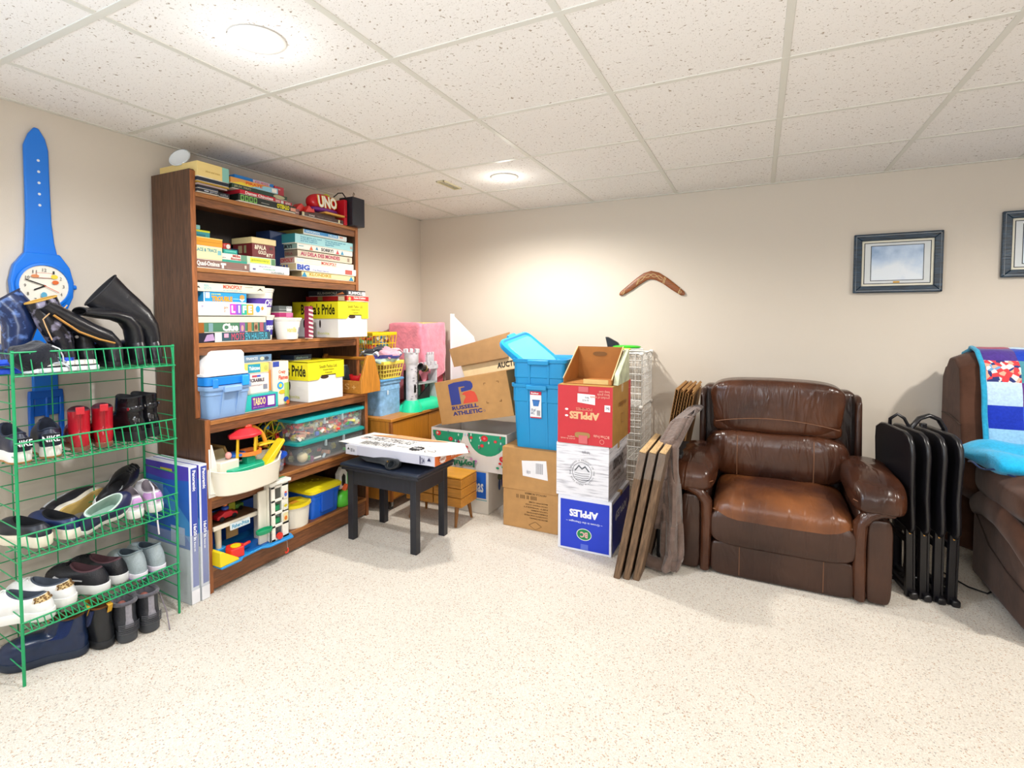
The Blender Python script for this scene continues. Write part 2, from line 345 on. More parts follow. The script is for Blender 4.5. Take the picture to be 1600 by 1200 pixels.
# ------------------------------------------------------------------ on the walls
def F(w, h): return {'f': ((-w/2, 0, -h/2), (w, 0, 0), (0, 0, h), (0, -1, 0))}
def picture(label, x0, x1, z0, z1, kind):
    w = x1-x0; h = z1-z0
    t = thing('framed_picture', label, 'picture', ((x0+x1)/2, -.004, (z0+z1)/2), group='framed pictures on the back wall')
    fw = .042; fm = mat('22384a', .35, kind='woodx', bs=9, bd=.3, var=.75)
    for a in (((-w/2, -h/2), (w/2, -h/2), (w/2-fw, -h/2+fw), (-w/2+fw, -h/2+fw)), ((w/2, h/2), (-w/2, h/2), (-w/2+fw, h/2-fw), (w/2-fw, h/2-fw)),
              ((-w/2, h/2), (-w/2, -h/2), (-w/2+fw, -h/2+fw), (-w/2+fw, h/2-fw)), ((w/2, -h/2), (w/2, h/2), (w/2-fw, h/2-fw), (w/2-fw, -h/2+fw))):
        obj('frame_side', B().prism(a, (0, 0, 0), (1, 0, 0), (0, 0, 1), (0, -.024, 0)), fm, t, bevel=.004)
    b = B(); iw = w/2-fw
    obj('silver_line', B().sweep([(-w/2+.012, -.0245, -h/2+.012), (w/2-.012, -.0245, -h/2+.012), (w/2-.012, -.0245, h/2-.012), (-w/2+.012, -.0245, h/2-.012)], .0014, 6, closed=True), plast('c9ced2', .3), t)
    ih = h/2-fw
    obj('backing', B().box(-iw, -.010, -ih, iw, -.001, ih), paper('cfc9b6'), t)
    d = [('r', 'f', 0, 0, 1, 1, 'e6e2cf')]
    W2, H2 = 2*iw, 2*ih
    def inset(k, c): d.append(('r', 'f', k/W2, k/H2, 1-k/W2, 1-k/H2, c))
    inset(.012, '2b333c'); inset(.0165, 'd6dbdc'); 
    k = .05
    d.append(('r', 'f', (k-.004)/W2, (.035-.004)/H2, 1-(k-.004)/W2, 1-(.035-.004)/H2, '3a4046'))
    deco(t, {'f': ((-iw, -.0105, -ih), (W2, 0, 0), (0, 0, H2), (0, -1, 0))}, d)
    m = bpy.data.materials.new('winter_print'); m.use_nodes = True; nt = m.node_tree; N = nt.nodes; L = nt.links
    tc = N.new('ShaderNodeTexCoord'); no = N.new('ShaderNodeTexNoise'); no.inputs['Scale'].default_value = 8 if kind else 5; no.inputs['Detail'].default_value = 7; L.new(tc.outputs['Object'], no.inputs[0])
    gr = N.new('ShaderNodeSeparateXYZ'); L.new(tc.outputs['Object'], gr.inputs[0])
    mr = N.new('ShaderNodeMapRange'); mr.inputs[1].default_value = -.15; mr.inputs[2].default_value = .15; mr.inputs[3].default_value = .14; mr.inputs[4].default_value = -.12; L.new(gr.outputs[2], mr.inputs[0])
    ad = N.new('ShaderNodeMath'); L.new(no.outputs[0], ad.inputs[0]); L.new(mr.outputs[0], ad.inputs[1])
    r = N.new('ShaderNodeValToRGB'); L.new(ad.outputs[0], r.inputs[0]); r.color_ramp.elements[0].position = .3; r.color_ramp.elements[0].color = lin('7c9cc4')
    r.color_ramp.elements[1].position = .62; r.color_ramp.elements[1].color = lin('e3ebf3'); e = r.color_ramp.elements.new(.45); e.color = lin('bcd0e8')
    L.new(r.outputs[0], N['Principled BSDF'].inputs['Base Color']); N['Principled BSDF'].inputs['Roughness'].default_value = .35
    obj('picture_print', B().box(-iw+k, -.0135, -ih+.035, iw-k, -.011, ih-.035), m, t)
    obj('name_plate', B().box(-.016, -.0135, -ih+.018, .016, -.011, -ih+.027), mat('c99a3c', .3, .8), t)
    return t
picture('small dark blue-grey framed winter print, whole in view, above the brown recliner', 3.303, 3.742, 1.51, 1.873, 0)
picture('dark blue-grey framed print cut off by the right edge of the photo', 4.0, 4.47, 1.584, 1.956, 1)
# boomerang
bo = thing('boomerang', 'brown wooden boomerang with painted ornament hanging on the beige back wall', 'boomerang', (2.063, -.012, 1.6))
def boomring(s):
    # centre line with bend, half width
    P = []
    L_ = [(-.215, -.06), (-.15, -.015), (-.09, .03), (-.04, .062), (0, .072), (.045, .062), (.10, .028), (.16, -.02), (.222, -.068)]
    return L_
pts = [(x, 0, z) for x, z in boomring(0)]
bw = [.017, .024, .027, .029, .031, .029, .026, .024, .018]
obj('blade', B().sweep([(-.231, 0, -.069)]+pts+[(.236, 0, -.077)], [(.006, .004)]+[(w, .007) for w in bw]+[(.006, .004)], 14, up=(0, 1, 0)), mat('8a4f26', .4, kind='woodx', bs=8, var=.3), bo, smooth=50)
orn = B()
for x0, x1, wv in ((-.222, -.19, 1), (.198, .226, 1), (-.07, -.052, 0), (.06, .078, 0)):
    pass
def onb(x):
    L_ = boomring(0)
    for a, b in zip(L_, L_[1:]):
        if a[0] <= x <= b[0]: q = (x-a[0])/(b[0]-a[0]); return a[1]+(b[1]-a[1])*q
    return L_[0][1] if x < 0 else L_[-1][1]
for ph, am in ((0, .012), (pi, .012)):
    orn.sweep([(x, -.0085, onb(x)+am*sin(x*70+ph)) for x in [-.085+.17*i/26 for i in range(27)]], .0018, 6)
for x in (-.1, -.092, .092, .1, -.195, .2): orn.sweep([(x-.006, -.0075, onb(x)-.022), (x+.004 if x < 0 else x+.0, -.0085, onb(x)), (x+.006 if x < 0 else x+.008, -.0075, onb(x)+.02)], .0016, 6)
for s in (-1, 1):
    orn.sweep([(s*(.205+.01*cos(a)), -.0085, onb(s*.208)+.008*sin(a)) for a in [2*pi*i/10 for i in range(10)]], .0014, 6, closed=True)
obj('painted_ornament', orn, paper('e2c98e'), bo, smooth=60)
# giant wall watch, face normal +X
wt = thing('wall_watch_clock', 'giant bright blue wristwatch-shaped wall clock hanging on the left wall', 'clock', (.004, -2.85, 1.49), SH)
BL = mat('1478e0', .3)
def strapfrom(pl, d0, d1, name):
    o = obj(name, B().prism(pl, (0, -d0, 0), (1, 0, 0), (0, 0, 1), (0, -(d1-d0), 0)), BL, wt, bevel=.006, seg=3); return o
up = [(-.058, .135), (.060, .135), (.050, .19), (.043, .27), (.041, .40), (.040, .585), (.030, .632), (.008, .672), (-.008, .674), (-.030, .640), (-.047, .590), (-.047, .40), (-.048, .27), (-.053, .19)]
strapfrom(up, .0, .016, 'upper_strap')
for k in range(5): obj('strap_hole', B().cyl((.001, -.0164, .555-.035*1.35*k-.02), (.001, -.0168, .555-.035*1.35*k-.02), .0055, n=14), paper('dfe3ea'), wt)
body = [(-.06, .14), (.062, .14), (.098, .085), (.112, .02), (.108, -.045), (.085, -.1), (.058, -.155), (-.058, -.155), (-.088, -.1), (-.108, -.045), (-.112, .02), (-.098, .085)]
strapfrom(body, 0, .03, 'watch_case')
obj('bezel', B().lathe([(.094, 0), (.1, .006), (.098, .011), (.089, .012), (.087, .006)], n=40, cap=(0, 0)).xf(Matrix.Translation((0, -.029, 0))@Matrix.Rotation(pi/2, 4, 'X')), BL, wt, smooth=40)
obj('dial', B().lathe([(0, .0), (.088, 0), (.088, .004), (0, .004)], n=40, cap=(0, 0)).xf(Matrix.Translation((0, -.030, 0))@Matrix.Rotation(pi/2, 4, 'X')), paper('f1ead9'), wt)
dd = []
for h in range(1, 13):
    a = pi/2-h*pi/6; x = .5+.40*cos(a); y = .5+.40*sin(a); s_ = str(h); ww = .035*len(s_)
    dd.append(('t', 'f', s_, x-ww*.6, y-.04, x+ww*.6, y+.04, '2d2a2a', .0))
dd += [('r', 'f', .33, .70, .66, .83, 'c66a5a'), ('r', 'f', .34, .71, .65, .82, 'f1ead9'), ('e', 'f', .72, .60, .012, .009, 'd9682e'), ('e', 'f', .7, .74, .013, .009, 'e7cf3c'), ('e', 'f', .47, .27, .011, .013, '5aa6c4'), ('e', 'f', .3, .74, .014, .007, 'd98a58')]
deco(wt, {'f': ((-.085, -.0345, -.085), (.17, 0, 0), (0, 0, .17), (0, -1, 0))}, dd)
obj('hour_hand', B().obox((-.018, -.0385, -.008), (.045, .0015, .006), Matrix.Rotation(-.45, 3, 'Y')), BLK, wt)
obj('minute_hand', B().obox((-.032, -.040, .013), (.075, .0015, .004), Matrix.Rotation(.35, 3, 'Y')), BLK, wt)
obj('second_hand', B().obox((.022, -.0412, -.012), (.06, .001, .0022), Matrix.Rotation(.5, 3, 'Y')), plast('d84a2a'), wt)
obj('crown', B().cyl((.105, -.015, 0), (.124, -.015, 0), .011, n=14), BL, wt, bevel=.003)
lowr = [(-.056, -.15), (.056, -.15), (.05, -.24), (.047, -.34), (.047, -.46), (-.045, -.46), (-.045, -.34), (-.05, -.24)]
strapfrom(lowr, 0, .016, 'lower_strap')
bk = B(); bk.prism([(-.06, -.45), (.06, -.45), (.062, -.485), (-.062, -.485)], (0, -.0, 0), (1, 0, 0), (0, 0, 1), (0, -.022, 0))
bk.box(-.062, 0, -.66, -.045, -.022, -.48).box(.045, 0, -.66, .062, -.022, -.48).box(-.062, 0, -.675, .062, -.022, -.655).box(-.006, -.0, -.62, .006, -.024, -.48)
bk.box(-.045, -.002, -.56, .045, -.018, -.48)
obj('buckle', bk, mat('0f5fc4', .3), wt, bevel=.004)

# ------------------------------------------------------------------ bookshelf
X0, SY0, SY1, UD, LD = .02, -2.385, -1.215, .33, .40
bs = thing('bookshelf', 'tall dark-stained wooden bookshelf full of games and toys against the left wall', 'bookshelf', (0, SY0, 0))
H = 2.072; T = .024; wY = SY1-SY0
for y in (0, wY-T):
    obj('side_panel', B().prism([(X0, 0), (LD, 0), (LD, .86), (UD, .86), (UD, H-.006), (UD-.004, H), (X0, H)], (0, y, 0), (1, 0, 0), (0, 0, 1), (0, T, 0)), WOOD, bs, bevel=.002)
    obj('face_trim', B().box(UD-.001, y-.0005, .862, UD+.005, y+T+.0005, H-.008), mat('96592f', .45, kind='woodz', bs=8, var=.35), bs, bevel=.001)
    obj('face_trim', B().box(LD-.001, y-.0005, .0, LD+.005, y+T+.0005, .858), mat('96592f', .45, kind='woodz', bs=8, var=.35), bs, bevel=.001)
obj('back_panel', B().box(X0, T, .02, X0+.006, wY-T, H-.05), mat('22150f', .5, kind='woodz', bs=6, var=.3), bs)  # wood darkened so its colour carries the shade inside the shelves
SHZ = [(1.965, UD), (1.60, UD), (1.23, UD), (.852, LD+.006), (.475, LD), (.125, LD)]
for z, d in SHZ:
    obj('shelf_board', B().box(X0+.006, T, z-.02, d-.003, wY-T, z), WOODY, bs, bevel=.002)
    obj('board_nosing', B().box(d-.003, T, z-.0205, d+.004, wY-T, z), WOODE, bs, bevel=.0015)
    if z > .2: obj('shelf_rail', B().box(d-.022, T, z-.062, d-.001, wY-T, z-.021), WOODY, bs, bevel=.002)
obj('kick_board', B().box(LD-.022, T, .012, LD-.001, wY-T, .104), WOODY, bs, bevel=.002)

# ---- top shelf games
G1, G2, G3, G4 = 'board games on top of the bookshelf', 'games on the second shelf', 'games on the middle shelf', 'games on the fourth shelf'
z1 = 1.966
gbox('low black game box at the left end of the top shelf, bottom of its stack', .35, -2.36, -2.245, z1, 1.982, .27, '24262e', [('r', 'f', .3, .4, .5, .7, 'c9ccd2'), ('t', 'f', 'games', .55, .2, .9, .8, '9aa0aa')], group=G1)
gbox('second black game box up in the left stack of the top shelf', .352, -2.36, -2.25, 1.9825, 1.998, .27, '1d1e26', [('r', 'f', .05, .15, .95, .35, '4a5570')], group=G1)
gbox('thin game box with pale pink rim under the yellow strip in the left stack', .35, -2.36, -2.20, 1.9985, 2.008, .27, 'b09a96', tray='5a3a30', group=G1)
gbox('thin yellow and black game box under the navy box on the top shelf', .35, -2.36, -2.19, 2.0085, 2.018, .27, 'b08a2a', tray='22252d', group=G1)
gbox('dark navy shallow box under the large cream box on the top shelf', .35, -2.36, -2.19, 2.0185, 2.038, .27, '242c3c', group=G1)
gbox('large cream yellow flat box with a teal end, topmost at the bookshelf top left', .352, -2.36, -2.192, 2.0385, 2.112, .30, 'ecd28a',
     [('r', 'f', .78, .02, 1, .98, '86c0b4'), ('t', 'f', 'place and trace', .25, .35, .7, .5, 'c0a050')], group=G1)
dk = thing('white_plate', 'white round disc tilted on the cream box above the bookshelf', 'plate', (.20, -2.345, 2.142), 0)
obj('disc', B().lathe([(0, 0), (.035, .001), (.05, .008), (.051, .011), (.034, .005), (0, .004)], n=28, cap=(0, 0)).xf(Matrix.Rotation(rad(62), 4, 'X')@Matrix.Rotation(rad(20), 4, 'Y')), plast('e6ecef', .2), dk, smooth=40)
obj('rim', B().lathe([(.049, .0), (.053, .004), (.049, .009)], n=28, cap=(0, 0)).xf(Matrix.Translation((0, 0, .006))@Matrix.Rotation(rad(62), 4, 'X')@Matrix.Rotation(rad(20), 4, 'Y')), plast('ccd4d8', .2), dk, smooth=40)
gbox('small black box with grey lettering beside the left stack of the top shelf', .335, -2.238, -2.178, z1, 1.99, .2, '1b1c22', [('t', 'f', 'mille', .15, .25, .85, .75, '8d9097')], group=G1)
gbox('long black and green game box with yellow upside-down lettering on the top shelf', .345, -2.133, -1.757, z1, 2.004, .27, '1d2420',
     [('r', 'f', .03+.07*k, .12, .085+.07*k, .88, '7fc060') for k in range(4)]+[('e', 'f', .057+.07*k, .5, .006, .01, '2a4028') for k in range(4)]+[('t', 'f', 'OTHELLO', .87, .85, .64, .2, 'e8dc1c', .05), ('r', 'f', .89, .2, .99, .7, 'd99a80'), ('r', 'f', .36, .35, .5, .42, 'b8b8b0')], group=G1)
gbox('long red game box with white lettering above the black and green box', .34, -2.12, -1.895, 2.005, 2.029, .27, 'c9283a',
     [('t', 'f', 'Dames Chinoises', .14, .2, .93, .85, 'f6f0ec', .03)], group=G1)
gbox('short red and white box at the right of the long red game box', .33, -1.893, -1.77, 2.005, 2.026, .2, 'b83040', [('r', 'f', .05, .1, .3, .9, 'e0a8a8'), ('r', 'f', .35, .1, .5, .9, 'ece6e2'), ('t', 'f', 'uno', .6, .2, .9, .8, 'f0e6e0')], group=G1)
gbox('dark green game box with a pale oval emblem on the top shelf', .325, -2.155, -1.80, 2.03, 2.054, .27, '2b4a3e',
     [('e', 'f', .84, .5, .04, .01, 'b9b48e'), ('t', 'f', 'JEUX TRIO', .03, .25, .32, .8, 'b6ae8a')], group=G1)
gbox('colourful orange and blue game box under the blue-lidded box on the top shelf', .328, -2.165, -1.868, 2.055, 2.086, .27, 'e0a050',
     [('p', 'f', [(0, 0), (.35, 0), (.55, .4), (.2, .5)], 'e8d040'), ('p', 'f', [(.4, 0), (1, 0), (1, 1), (.7, .8)], '8cc4d8'), ('t', 'f', 'PIRATE', .3, .3, .65, .8, 'd86018', .04), ('r', 'f', .86, .1, .97, .8, 'efe9df')], group=G1)
gbox('flat blue game box, topmost of the middle stack above the bookshelf', .30, -2.12, -1.872, 2.087, 2.112, .25, '1f7fd2',
     [('r', 'f', .45, .05, .9, .95, 'c8bcd0'), ('t', 'f', 'GUESS', .5, .2, .85, .8, 'd05a6a'), ('e', 'f', .93, .5, .012, .01, '2a86dc')], group=G1)
gbox('small red box at the right end of the middle stack, top shelf', .30, -1.866, -1.80, 2.055, 2.108, .12, 'b83a48', [('e', 'f', .5, .7, .008, .004, 'e0b0a8')], group=G1)
gbox('dark brown flat game box with cream corners on the top shelf', .335, -1.70, -1.352, z1, 1.992, .26, '4a3530', [('r', 'f', .0, .1, .05, .9, 'cfc49a'), ('t', 'f', 'trivial', .15, .3, .28, .7, 'd8d0c8'), ('t', 'f', 'family edition', .35, .35, .7, .65, '8a7a70'), ('r', 'f', .86, .1, .9, .9, 'ddd6a8')], group=G1)
gbox('small striped pink box beside the black and green game box on the top shelf', .32, -1.753, -1.705, z1, 2.0, .1, '8a5a58', [('r', 'f', .1, .3, .9, .5, 'd0b0a8')], group=G1)
gbox('slim brown box lying on the dark brown game box on the top shelf', .31, -1.66, -1.40, 1.993, 2.012, .22, '5c4138', group=G1)
rf = thing('red_origami_toy', 'red folded plastic toy lying between the stacks on the top shelf', 'toy', (.24, -1.68, 1.993))
obj('folded_body', B().prism([(-.04, 0), (.05, 0), (.06, .02), (.01, .055), (-.02, .03)], (0, 0, 0), (0, 1, 0), (0, 0, 1), (.06, 0, 0)).prism([(.0, .0), (.08, .01), (.07, .02), (.03, .045)], (.06, .01, 0), (0, 1, 0), (0, 0, 1), (.03, 0, 0)), plast('d8302a'), rf, bevel=.003)
obj('flap', B().prism([(.04, .0), (.095, .012), (.09, .03), (.05, .014)], (.03, 0, .005), (0, 1, 0), (0, 0, 1), (.05, 0, 0)), plast('e0483a'), rf, bevel=.002)
# red oval card shuffler
un = thing('card_shuffler_toy', 'red oval UNO card toy with purple base and yellow tray on the top shelf', 'toy', (.25, -1.46, 2.013), SH)
obj('red_dome', B().ell((0, 0, .075), (.115, .06, .06), 28, 16, .9), plast('d9202a', .25), un, smooth=60)
obj('purple_base', B().ell((0, 0, .028), (.115, .065, .018), 24, 8, .7), plast('7a2c8c'), un, smooth=60)
obj('card_tray', B().prism([(-.06, 0), (.13, 0), (.14, .012), (-.05, .012)], (0, -.09, 0), (1, 0, 0), (0, 0, 1), (0, .13, 0)), plast('d8a24a'), un, bevel=.003)
obj('yellow_top', B().ell((.05, .01, .13), (.03, .025, .02), 14, 8), plast('d8d82a'), un, smooth=60)
deco(un, {'f': ((-.085, -.0605, .035), (.17, 0, .01), (-.012, 0, .08), (0, -1, .1))}, [('t', 'f', 'UNO', -.01, -.03, .97, .93, 'e8c820', .07), ('t', 'f', 'UNO', .02, 0, .94, .9, 'f6f2ea', .04)], .003)
rb = thing('red_book', 'thin red book standing beside the black speaker on the top shelf', 'book', (.34, -1.347, z1), SH)
obj('cover', B().box(0, 0, 0, .027, .15, .165), plast('c01828'), rb, bevel=.003)
obj('pages', B().box(.004, .002, .003, .023, .152, .162), paper('e8e0cc'), rb)
sp = thing('small_speaker', 'small black speaker with a wire hook at the right end of the top shelf', 'speaker', (.38, -1.312, z1), SH)
obj('cabinet', B().box(0, 0, 0, .118, .12, .19), mat('1a1c28', .5), sp, bevel=.006)
obj('grille', B().box(.118, .01, .008, .123, .11, .182), mat('3c434c', .8, bs=300, bd=.6), sp, bevel=.003)
obj('hook', B().sweep([(.05, .04, .19), (.05, .04, .215), (.054, .04, .228), (.062, .04, .222), (.06, .04, .212)], .0025, 8), mat('8a8072', .4, .8), sp, smooth=60)
obj('cable', B().sweep([(.0, .06, .185), (-.03, .06, .21), (-.07, .06, .2), (-.10, .07, .17)], .004, 8), BLK, sp, smooth=60)
# ---- shelf 2
z2 = 1.601
gbox('brown game box with white lettering at the bottom left of the second shelf', .32, -2.358, -2.057, z2, 1.643, .27, '8a6a60', [('t', 'f', 'Quad-Ominos', .02, .2, .42, .85, 'f4efe6', .03), ('r', 'f', .46, .15, .5, .8, 'f0e8dc'), ('r', 'f', .44, .55, .54, .8, 'f0e8dc'), ('r', 'f', .9, .35, .94, .75, 'd8c8b8'), ('r', 'f', .55, .2, .85, .25, 'b89c90')], side='6a4c40', group=G2)
gbox('tall pale yellow game box with blue lettering on the second shelf', .305, -2.358, -2.204, 1.644, 1.71, .26, 'f0e6b0', [('t', 'f', 'PLACE & TRACE', .02, .62, .8, .88, '1a8a9a', .03), ('r', 'f', .83, .45, .96, .8, '7ab8c0')], group=G2)
gbox('orange game box on the pale yellow box in the left stack of the second shelf', .30, -2.358, -2.198, 1.711, 1.757, .26, 'e09a2a', [('r', 'f', .0, .9, 1, 1, 'e8d07a'), ('r', 'f', 0, .5, 1, .53, 'b87a1a')], group=G2)
gbox('teal and yellow small game box on the orange box in the second shelf', .24, -2.35, -2.225, 1.758, 1.80, .2, '3a9aa0', [('r', 'f', 0, .78, 1, 1, 'd8dc30'), ('r', 'f', .1, .2, .8, .5, '2a7a88')], group=G2)
gbox('pale teal box, topmost of the left stack in the second shelf', .23, -2.35, -2.27, 1.801, 1.825, .18, '8cc8c0', group=G2)
gbox('white and green card game box with red lettering on the second shelf', .295, -2.20, -2.052, 1.6445, 1.69, .2, 'efe8dc', [('r', 'f', 0, 0, 1, .3, '3aa890'), ('r', 'f', .75, .3, 1, 1, '6a9a80'), ('t', 'f', 'Mille', .42, .65, .72, .95, 'c0392b', .03), ('t', 'f', 'Bornes', .35, .35, .74, .6, 'c0392b', .03), ('t', 'f', 'games', .02, .45, .15, .55, '555555')], group=G2)
gbox('small teal green card box on the white and green card game box', .27, -2.17, -2.09, 1.6905, 1.716, .12, '2aa89a', [('r', 'f', .1, .5, .9, .7, '7ad8c8')], group=G2)
rt = thing('red_round_tin', 'small red round tin at the back of the second shelf', 'tin', (.22, -2.13, 1.7165)); obj('body', B().lathe([(.028, 0), (.03, .004), (.03, .03), (.028, .034)], n=24), plast('c83028'), rt, smooth=40)
obj('lid_disc', B().cyl((.0305, 0, .017), (.0315, 0, .017), .012), plast('e8e0d8'), rt)
gbox('white box with blue and green lettering beside the brown game box on the second shelf', .325, -2.054, -1.792, z2, 1.648, .25, 'f0efec', [('t', 'f', 'SEQUENCE', .2, .65, .5, .85, '8a8ab8'), ('t', 'f', 'WORDMASTER', .3, .4, .62, .58, '7ac0a8'), ('t', 'f', 'SCRABBLE', .5, .1, .85, .3, '8a9a9a'), ('r', 'f', .05, .3, .12, .5, '5a5a8a')], group=G2)
gbox('pale green box with yellow panel under the brown and cream box on the second shelf', .30, -2.054, -1.868, 1.649, 1.69, .22, 'c8e0c0', [('r', 'f', .1, .2, .8, .85, 'e2e63a'), ('r', 'f', .84, .1, .98, .9, '5a8a60'), ('t', 'f', 'pictionary', .15, .35, .75, .7, '9aa830')], group=G2)
db = gbox('dark red and brown box with a cream lid and white print in the second shelf', .27, -1.998, -1.845, 1.691, 1.775, .16, '7a2a2c', [('t', 'f', '&PALA', .1, .55, .6, .85, 'f0e4cc', .04), ('t', 'f', 'GOLD', .25, .25, .6, .5, 'f0e4cc', .04), ('t', 'f', '&TY', .6, .12, .9, .35, 'f0e4cc', .04), ('r', 'f', .75, .62, .9, .8, '4a3028'), ('r', 'l', .3, .3, .5, .8, 'b8a078'), ('r', 'l', .6, .3, .72, .8, '9a9a70')], group=G2)
obj('cream_lid', B().box(-.005, -.005, .078, .158, .165, .112), paper('ecd9a0'), db, bevel=.003)
gbox('dark blue flat box at the back of the second shelf', .16, -2.2, -1.9, z2, 1.74, .1, '28405e', group=G2)
gbox('cream game box with gold lettering, bottom of the right stack on the second shelf', .325, -1.70, -1.243, z2, 1.636, .27, 'ecd9a0', [('t', 'f', 'KLONDIKE', .13, .3, .53, .85, 'b8902a', .04), ('p', 'f', [(.0, .1), (.09, .1), (.045, .95)], '2a8cb8'), ('p', 'f', [(.88, .1), (.98, .1), (.93, .9)], '2a8cb8'), ('t', 'l', 'KLONDIKE', .2, .3, .7, .8, '5a5030')], side='a89870', group=G2)
gbox('white game box with big blue lettering in the right stack, second shelf', .335, -1.75, -1.234, 1.637, 1.678, .27, 'f2f0ee', [('t', 'f', 'BIG', .01, .1, .2, .92, '2a50b0', .06), ('t', 'f', 'The Real Game', .24, .15, .5, .4, '6a78b8'), ('r', 'f', .79, .15, .92, .85, 'b85a50'), ('t', 'l', 'REAL', .35, .15, .8, .85, '2a4aa0', .05)], side='c8b48c', group=G2)
gbox('cream game box with red lettering in the right stack, second shelf', .32, -1.748, -1.243, 1.679, 1.715, .27, 'eee4d0', [('t', 'f', 'MONOPOLY', .42, .25, .68, .85, 'd0453a', .03), ('r', 'f', .03, .3, .14, .9, 'cdd8e2'), ('t', 'l', 'MONOPOLY', .3, .2, .95, .85, 'b83a38', .03)], side='c09a90', group=G2)
gbox('beige game box with dark pink lettering in the right stack of the second shelf', .31, -1.716, -1.246, 1.722, 1.762, .27, 'd8ccb4', [('t', 'f', 'AU DELA DES MONDES', .05, .25, .75, .85, 'b0305a', .04), ('r', 'f', .9, .2, .94, .8, '9a8a7a'), ('t', 'l', 'AU DELA', .45, .3, .85, .7, '8a3040')], side='8a7c68', group=G2)
gbox('white game box with black lettering and pawns in the right stack, second shelf', .312, -1.72, -1.243, 1.768, 1.80, .27, 'ecE9e0', [('t', 'f', 'SORRY!', .4, .2, .62, .85, '26262c', .04), ('p', 'f', [(.2, .1), (.26, .1), (.23, .9)], 'd8683a'), ('p', 'f', [(.3, .3), (.35, .3), (.325, .9)], '3a8ab0'), ('p', 'f', [(.67, .1), (.73, .1), (.70, .9)], 'd0505a'), ('p', 'f', [(.76, .1), (.82, .1), (.79, .9)], '4a9ac0'), ('r', 'f', .02, .55, .1, .7, '7ab0b8'), ('t', 'l', 'SORRY!', .3, .15, .85, .85, '26262c', .05)], side='8aa8a0', group=G2)
gbox('pale turquoise thick game box with lines of blue text, second shelf', .312, -1.735, -1.233, 1.801, 1.858, .25, '9fd4da', [('t', 'f', 'Every game you need\nto be the expert\nand the explorer', .08, .2, .42, .85, '3a88a8'), ('t', 'f', 'Tous les jeux pour toi\net tous les jours\nexpertise', .48, .2, .84, .85, '3a88a8'), ('r', 'f', .93, .3, .97, .6, 'b8a8a0')], side='3a8a92', group=G2)
gbox('blue and white game box, topmost of the right stack in the second shelf', .30, -1.66, -1.285, 1.864, 1.896, .24, 'd8e2e2', [('r', 'f', .02, .35, .78, .98, '3a90cc'), ('t', 'f', 'HANGMAN', .05, .45, .35, .85, 'd8f0f8', .03), ('t', 'f', 'DELUXE', .55, .45, .76, .85, 'd8f0f8', .03), ('r', 'f', .82, .5, .9, .8, 'd89a8a')], side='9a8a50', group=G2)
gbox('dark blue box at the back of the right stack in the second shelf', .2, -1.82, -1.70, z2, 1.87, .12, '1f3560', group=G2)
# ---- shelf 3
z3 = 1.2305
gbox('dark teal game box with pink and blue lettering on the middle shelf', .33, -2.358, -1.936, z3, 1.278, .28, '35535e',
     [('r', 'f', 0, 0, .2, 1, '1e1c2c'), ('p', 'f', [(.06, .1), (.2, .2), (.18, .9), (.1, .8)], 'b090b8'), ('r', 'f', .2, 0, .29, 1, 'd8dcd4'), ('t', 'f', 'MOTS', .42, .15, .6, .92, 'd8506a', .0), ('t', 'f', 'EN HAUTEUR', .62, .15, .95, .92, '5ac0d8', .0), ('r', 'f', .32, .45, .38, .9, 'd8a0b8')], group=G3)
gbox('green game box with white lettering and faces on the middle shelf', .325, -2.358, -1.961, 1.279, 1.329, .28, '4a7a5c',
     [('r', 'f', 0, 0, .08, 1, '9a5a20'), ('r', 'f', .14, .1, .2, .95, '7a9aa0'), ('t', 'f', 'Clue', .33, .12, .56, .92, 'f4f2ec', .05), ('r', 'f', .58, 0, .66, 1, '8a5a98'), ('e', 'f', .62, .4, .008, .016, 'e0a090'), ('r', 'f', .7, 0, .76, 1, 'b07a4a'), ('r', 'f', .8, 0, .86, 1, 'a88868'), ('e', 'f', .83, .5, .008, .014, '6a4030'), ('r', 'f', .89, 0, .95, 1, 'a85a68'), ('r', 'f', .96, 0, 1, 1, '4a5a8a')], group=G3)
tr = gbox('shallow open white box tray with blue cards on the middle shelf', .322, -2.358, -1.956, 1.330, 1.3315, .28, 'e8e4d6', name='box_tray', cat='box tray', group=G3)
tb = B(); 
for a in ((0, 0, .0, .402, .003, .03), (0, .277, 0, .402, .28, .032), (0, 0, 0, .003, .28, .032), (.399, 0, 0, .402, .28, .032)): tb.box(*a)
obj('tray_walls', tb, paper('ddd5c0'), tr); obj('card_sheets', B().box(.05, .01, .0, .38, .27, .02), paper('4aa0d0'), tr)
gbox('white game box with coloured letter squares in the left stack of the middle shelf', .33, -2.358, -1.958, 1.365, 1.432, .28, 'f6f6f4',
     [('r', 'f', .43, .08, .52, .92, 'c04ac0'), ('r', 'f', .52, .08, .60, .92, '8a5ac8'), ('r', 'f', .60, .08, .68, .92, '2ab090'), ('r', 'f', .68, .08, .78, .92, 'eaa83a')]
     + [('t', 'f', c, u, .22, u+.055, .8, 'ffffff', .05) for c, u in (('L', .45), ('F', .615), ('E', .70))] + [('t', 'f', 'I', .55, .22, .57, .8, 'ffffff', .05), ('e', 'f', .85, .55, .014, .018, '3a9ae0'), ('e', 'f', .92, .62, .008, .01, 'd8982a'), ('t', 'f', 'game\nof', .34, .25, .4, .7, 'c08a6a'), ('e', 'f', .05, .7, .006, .006, 'b0a8b8')], group=G3)
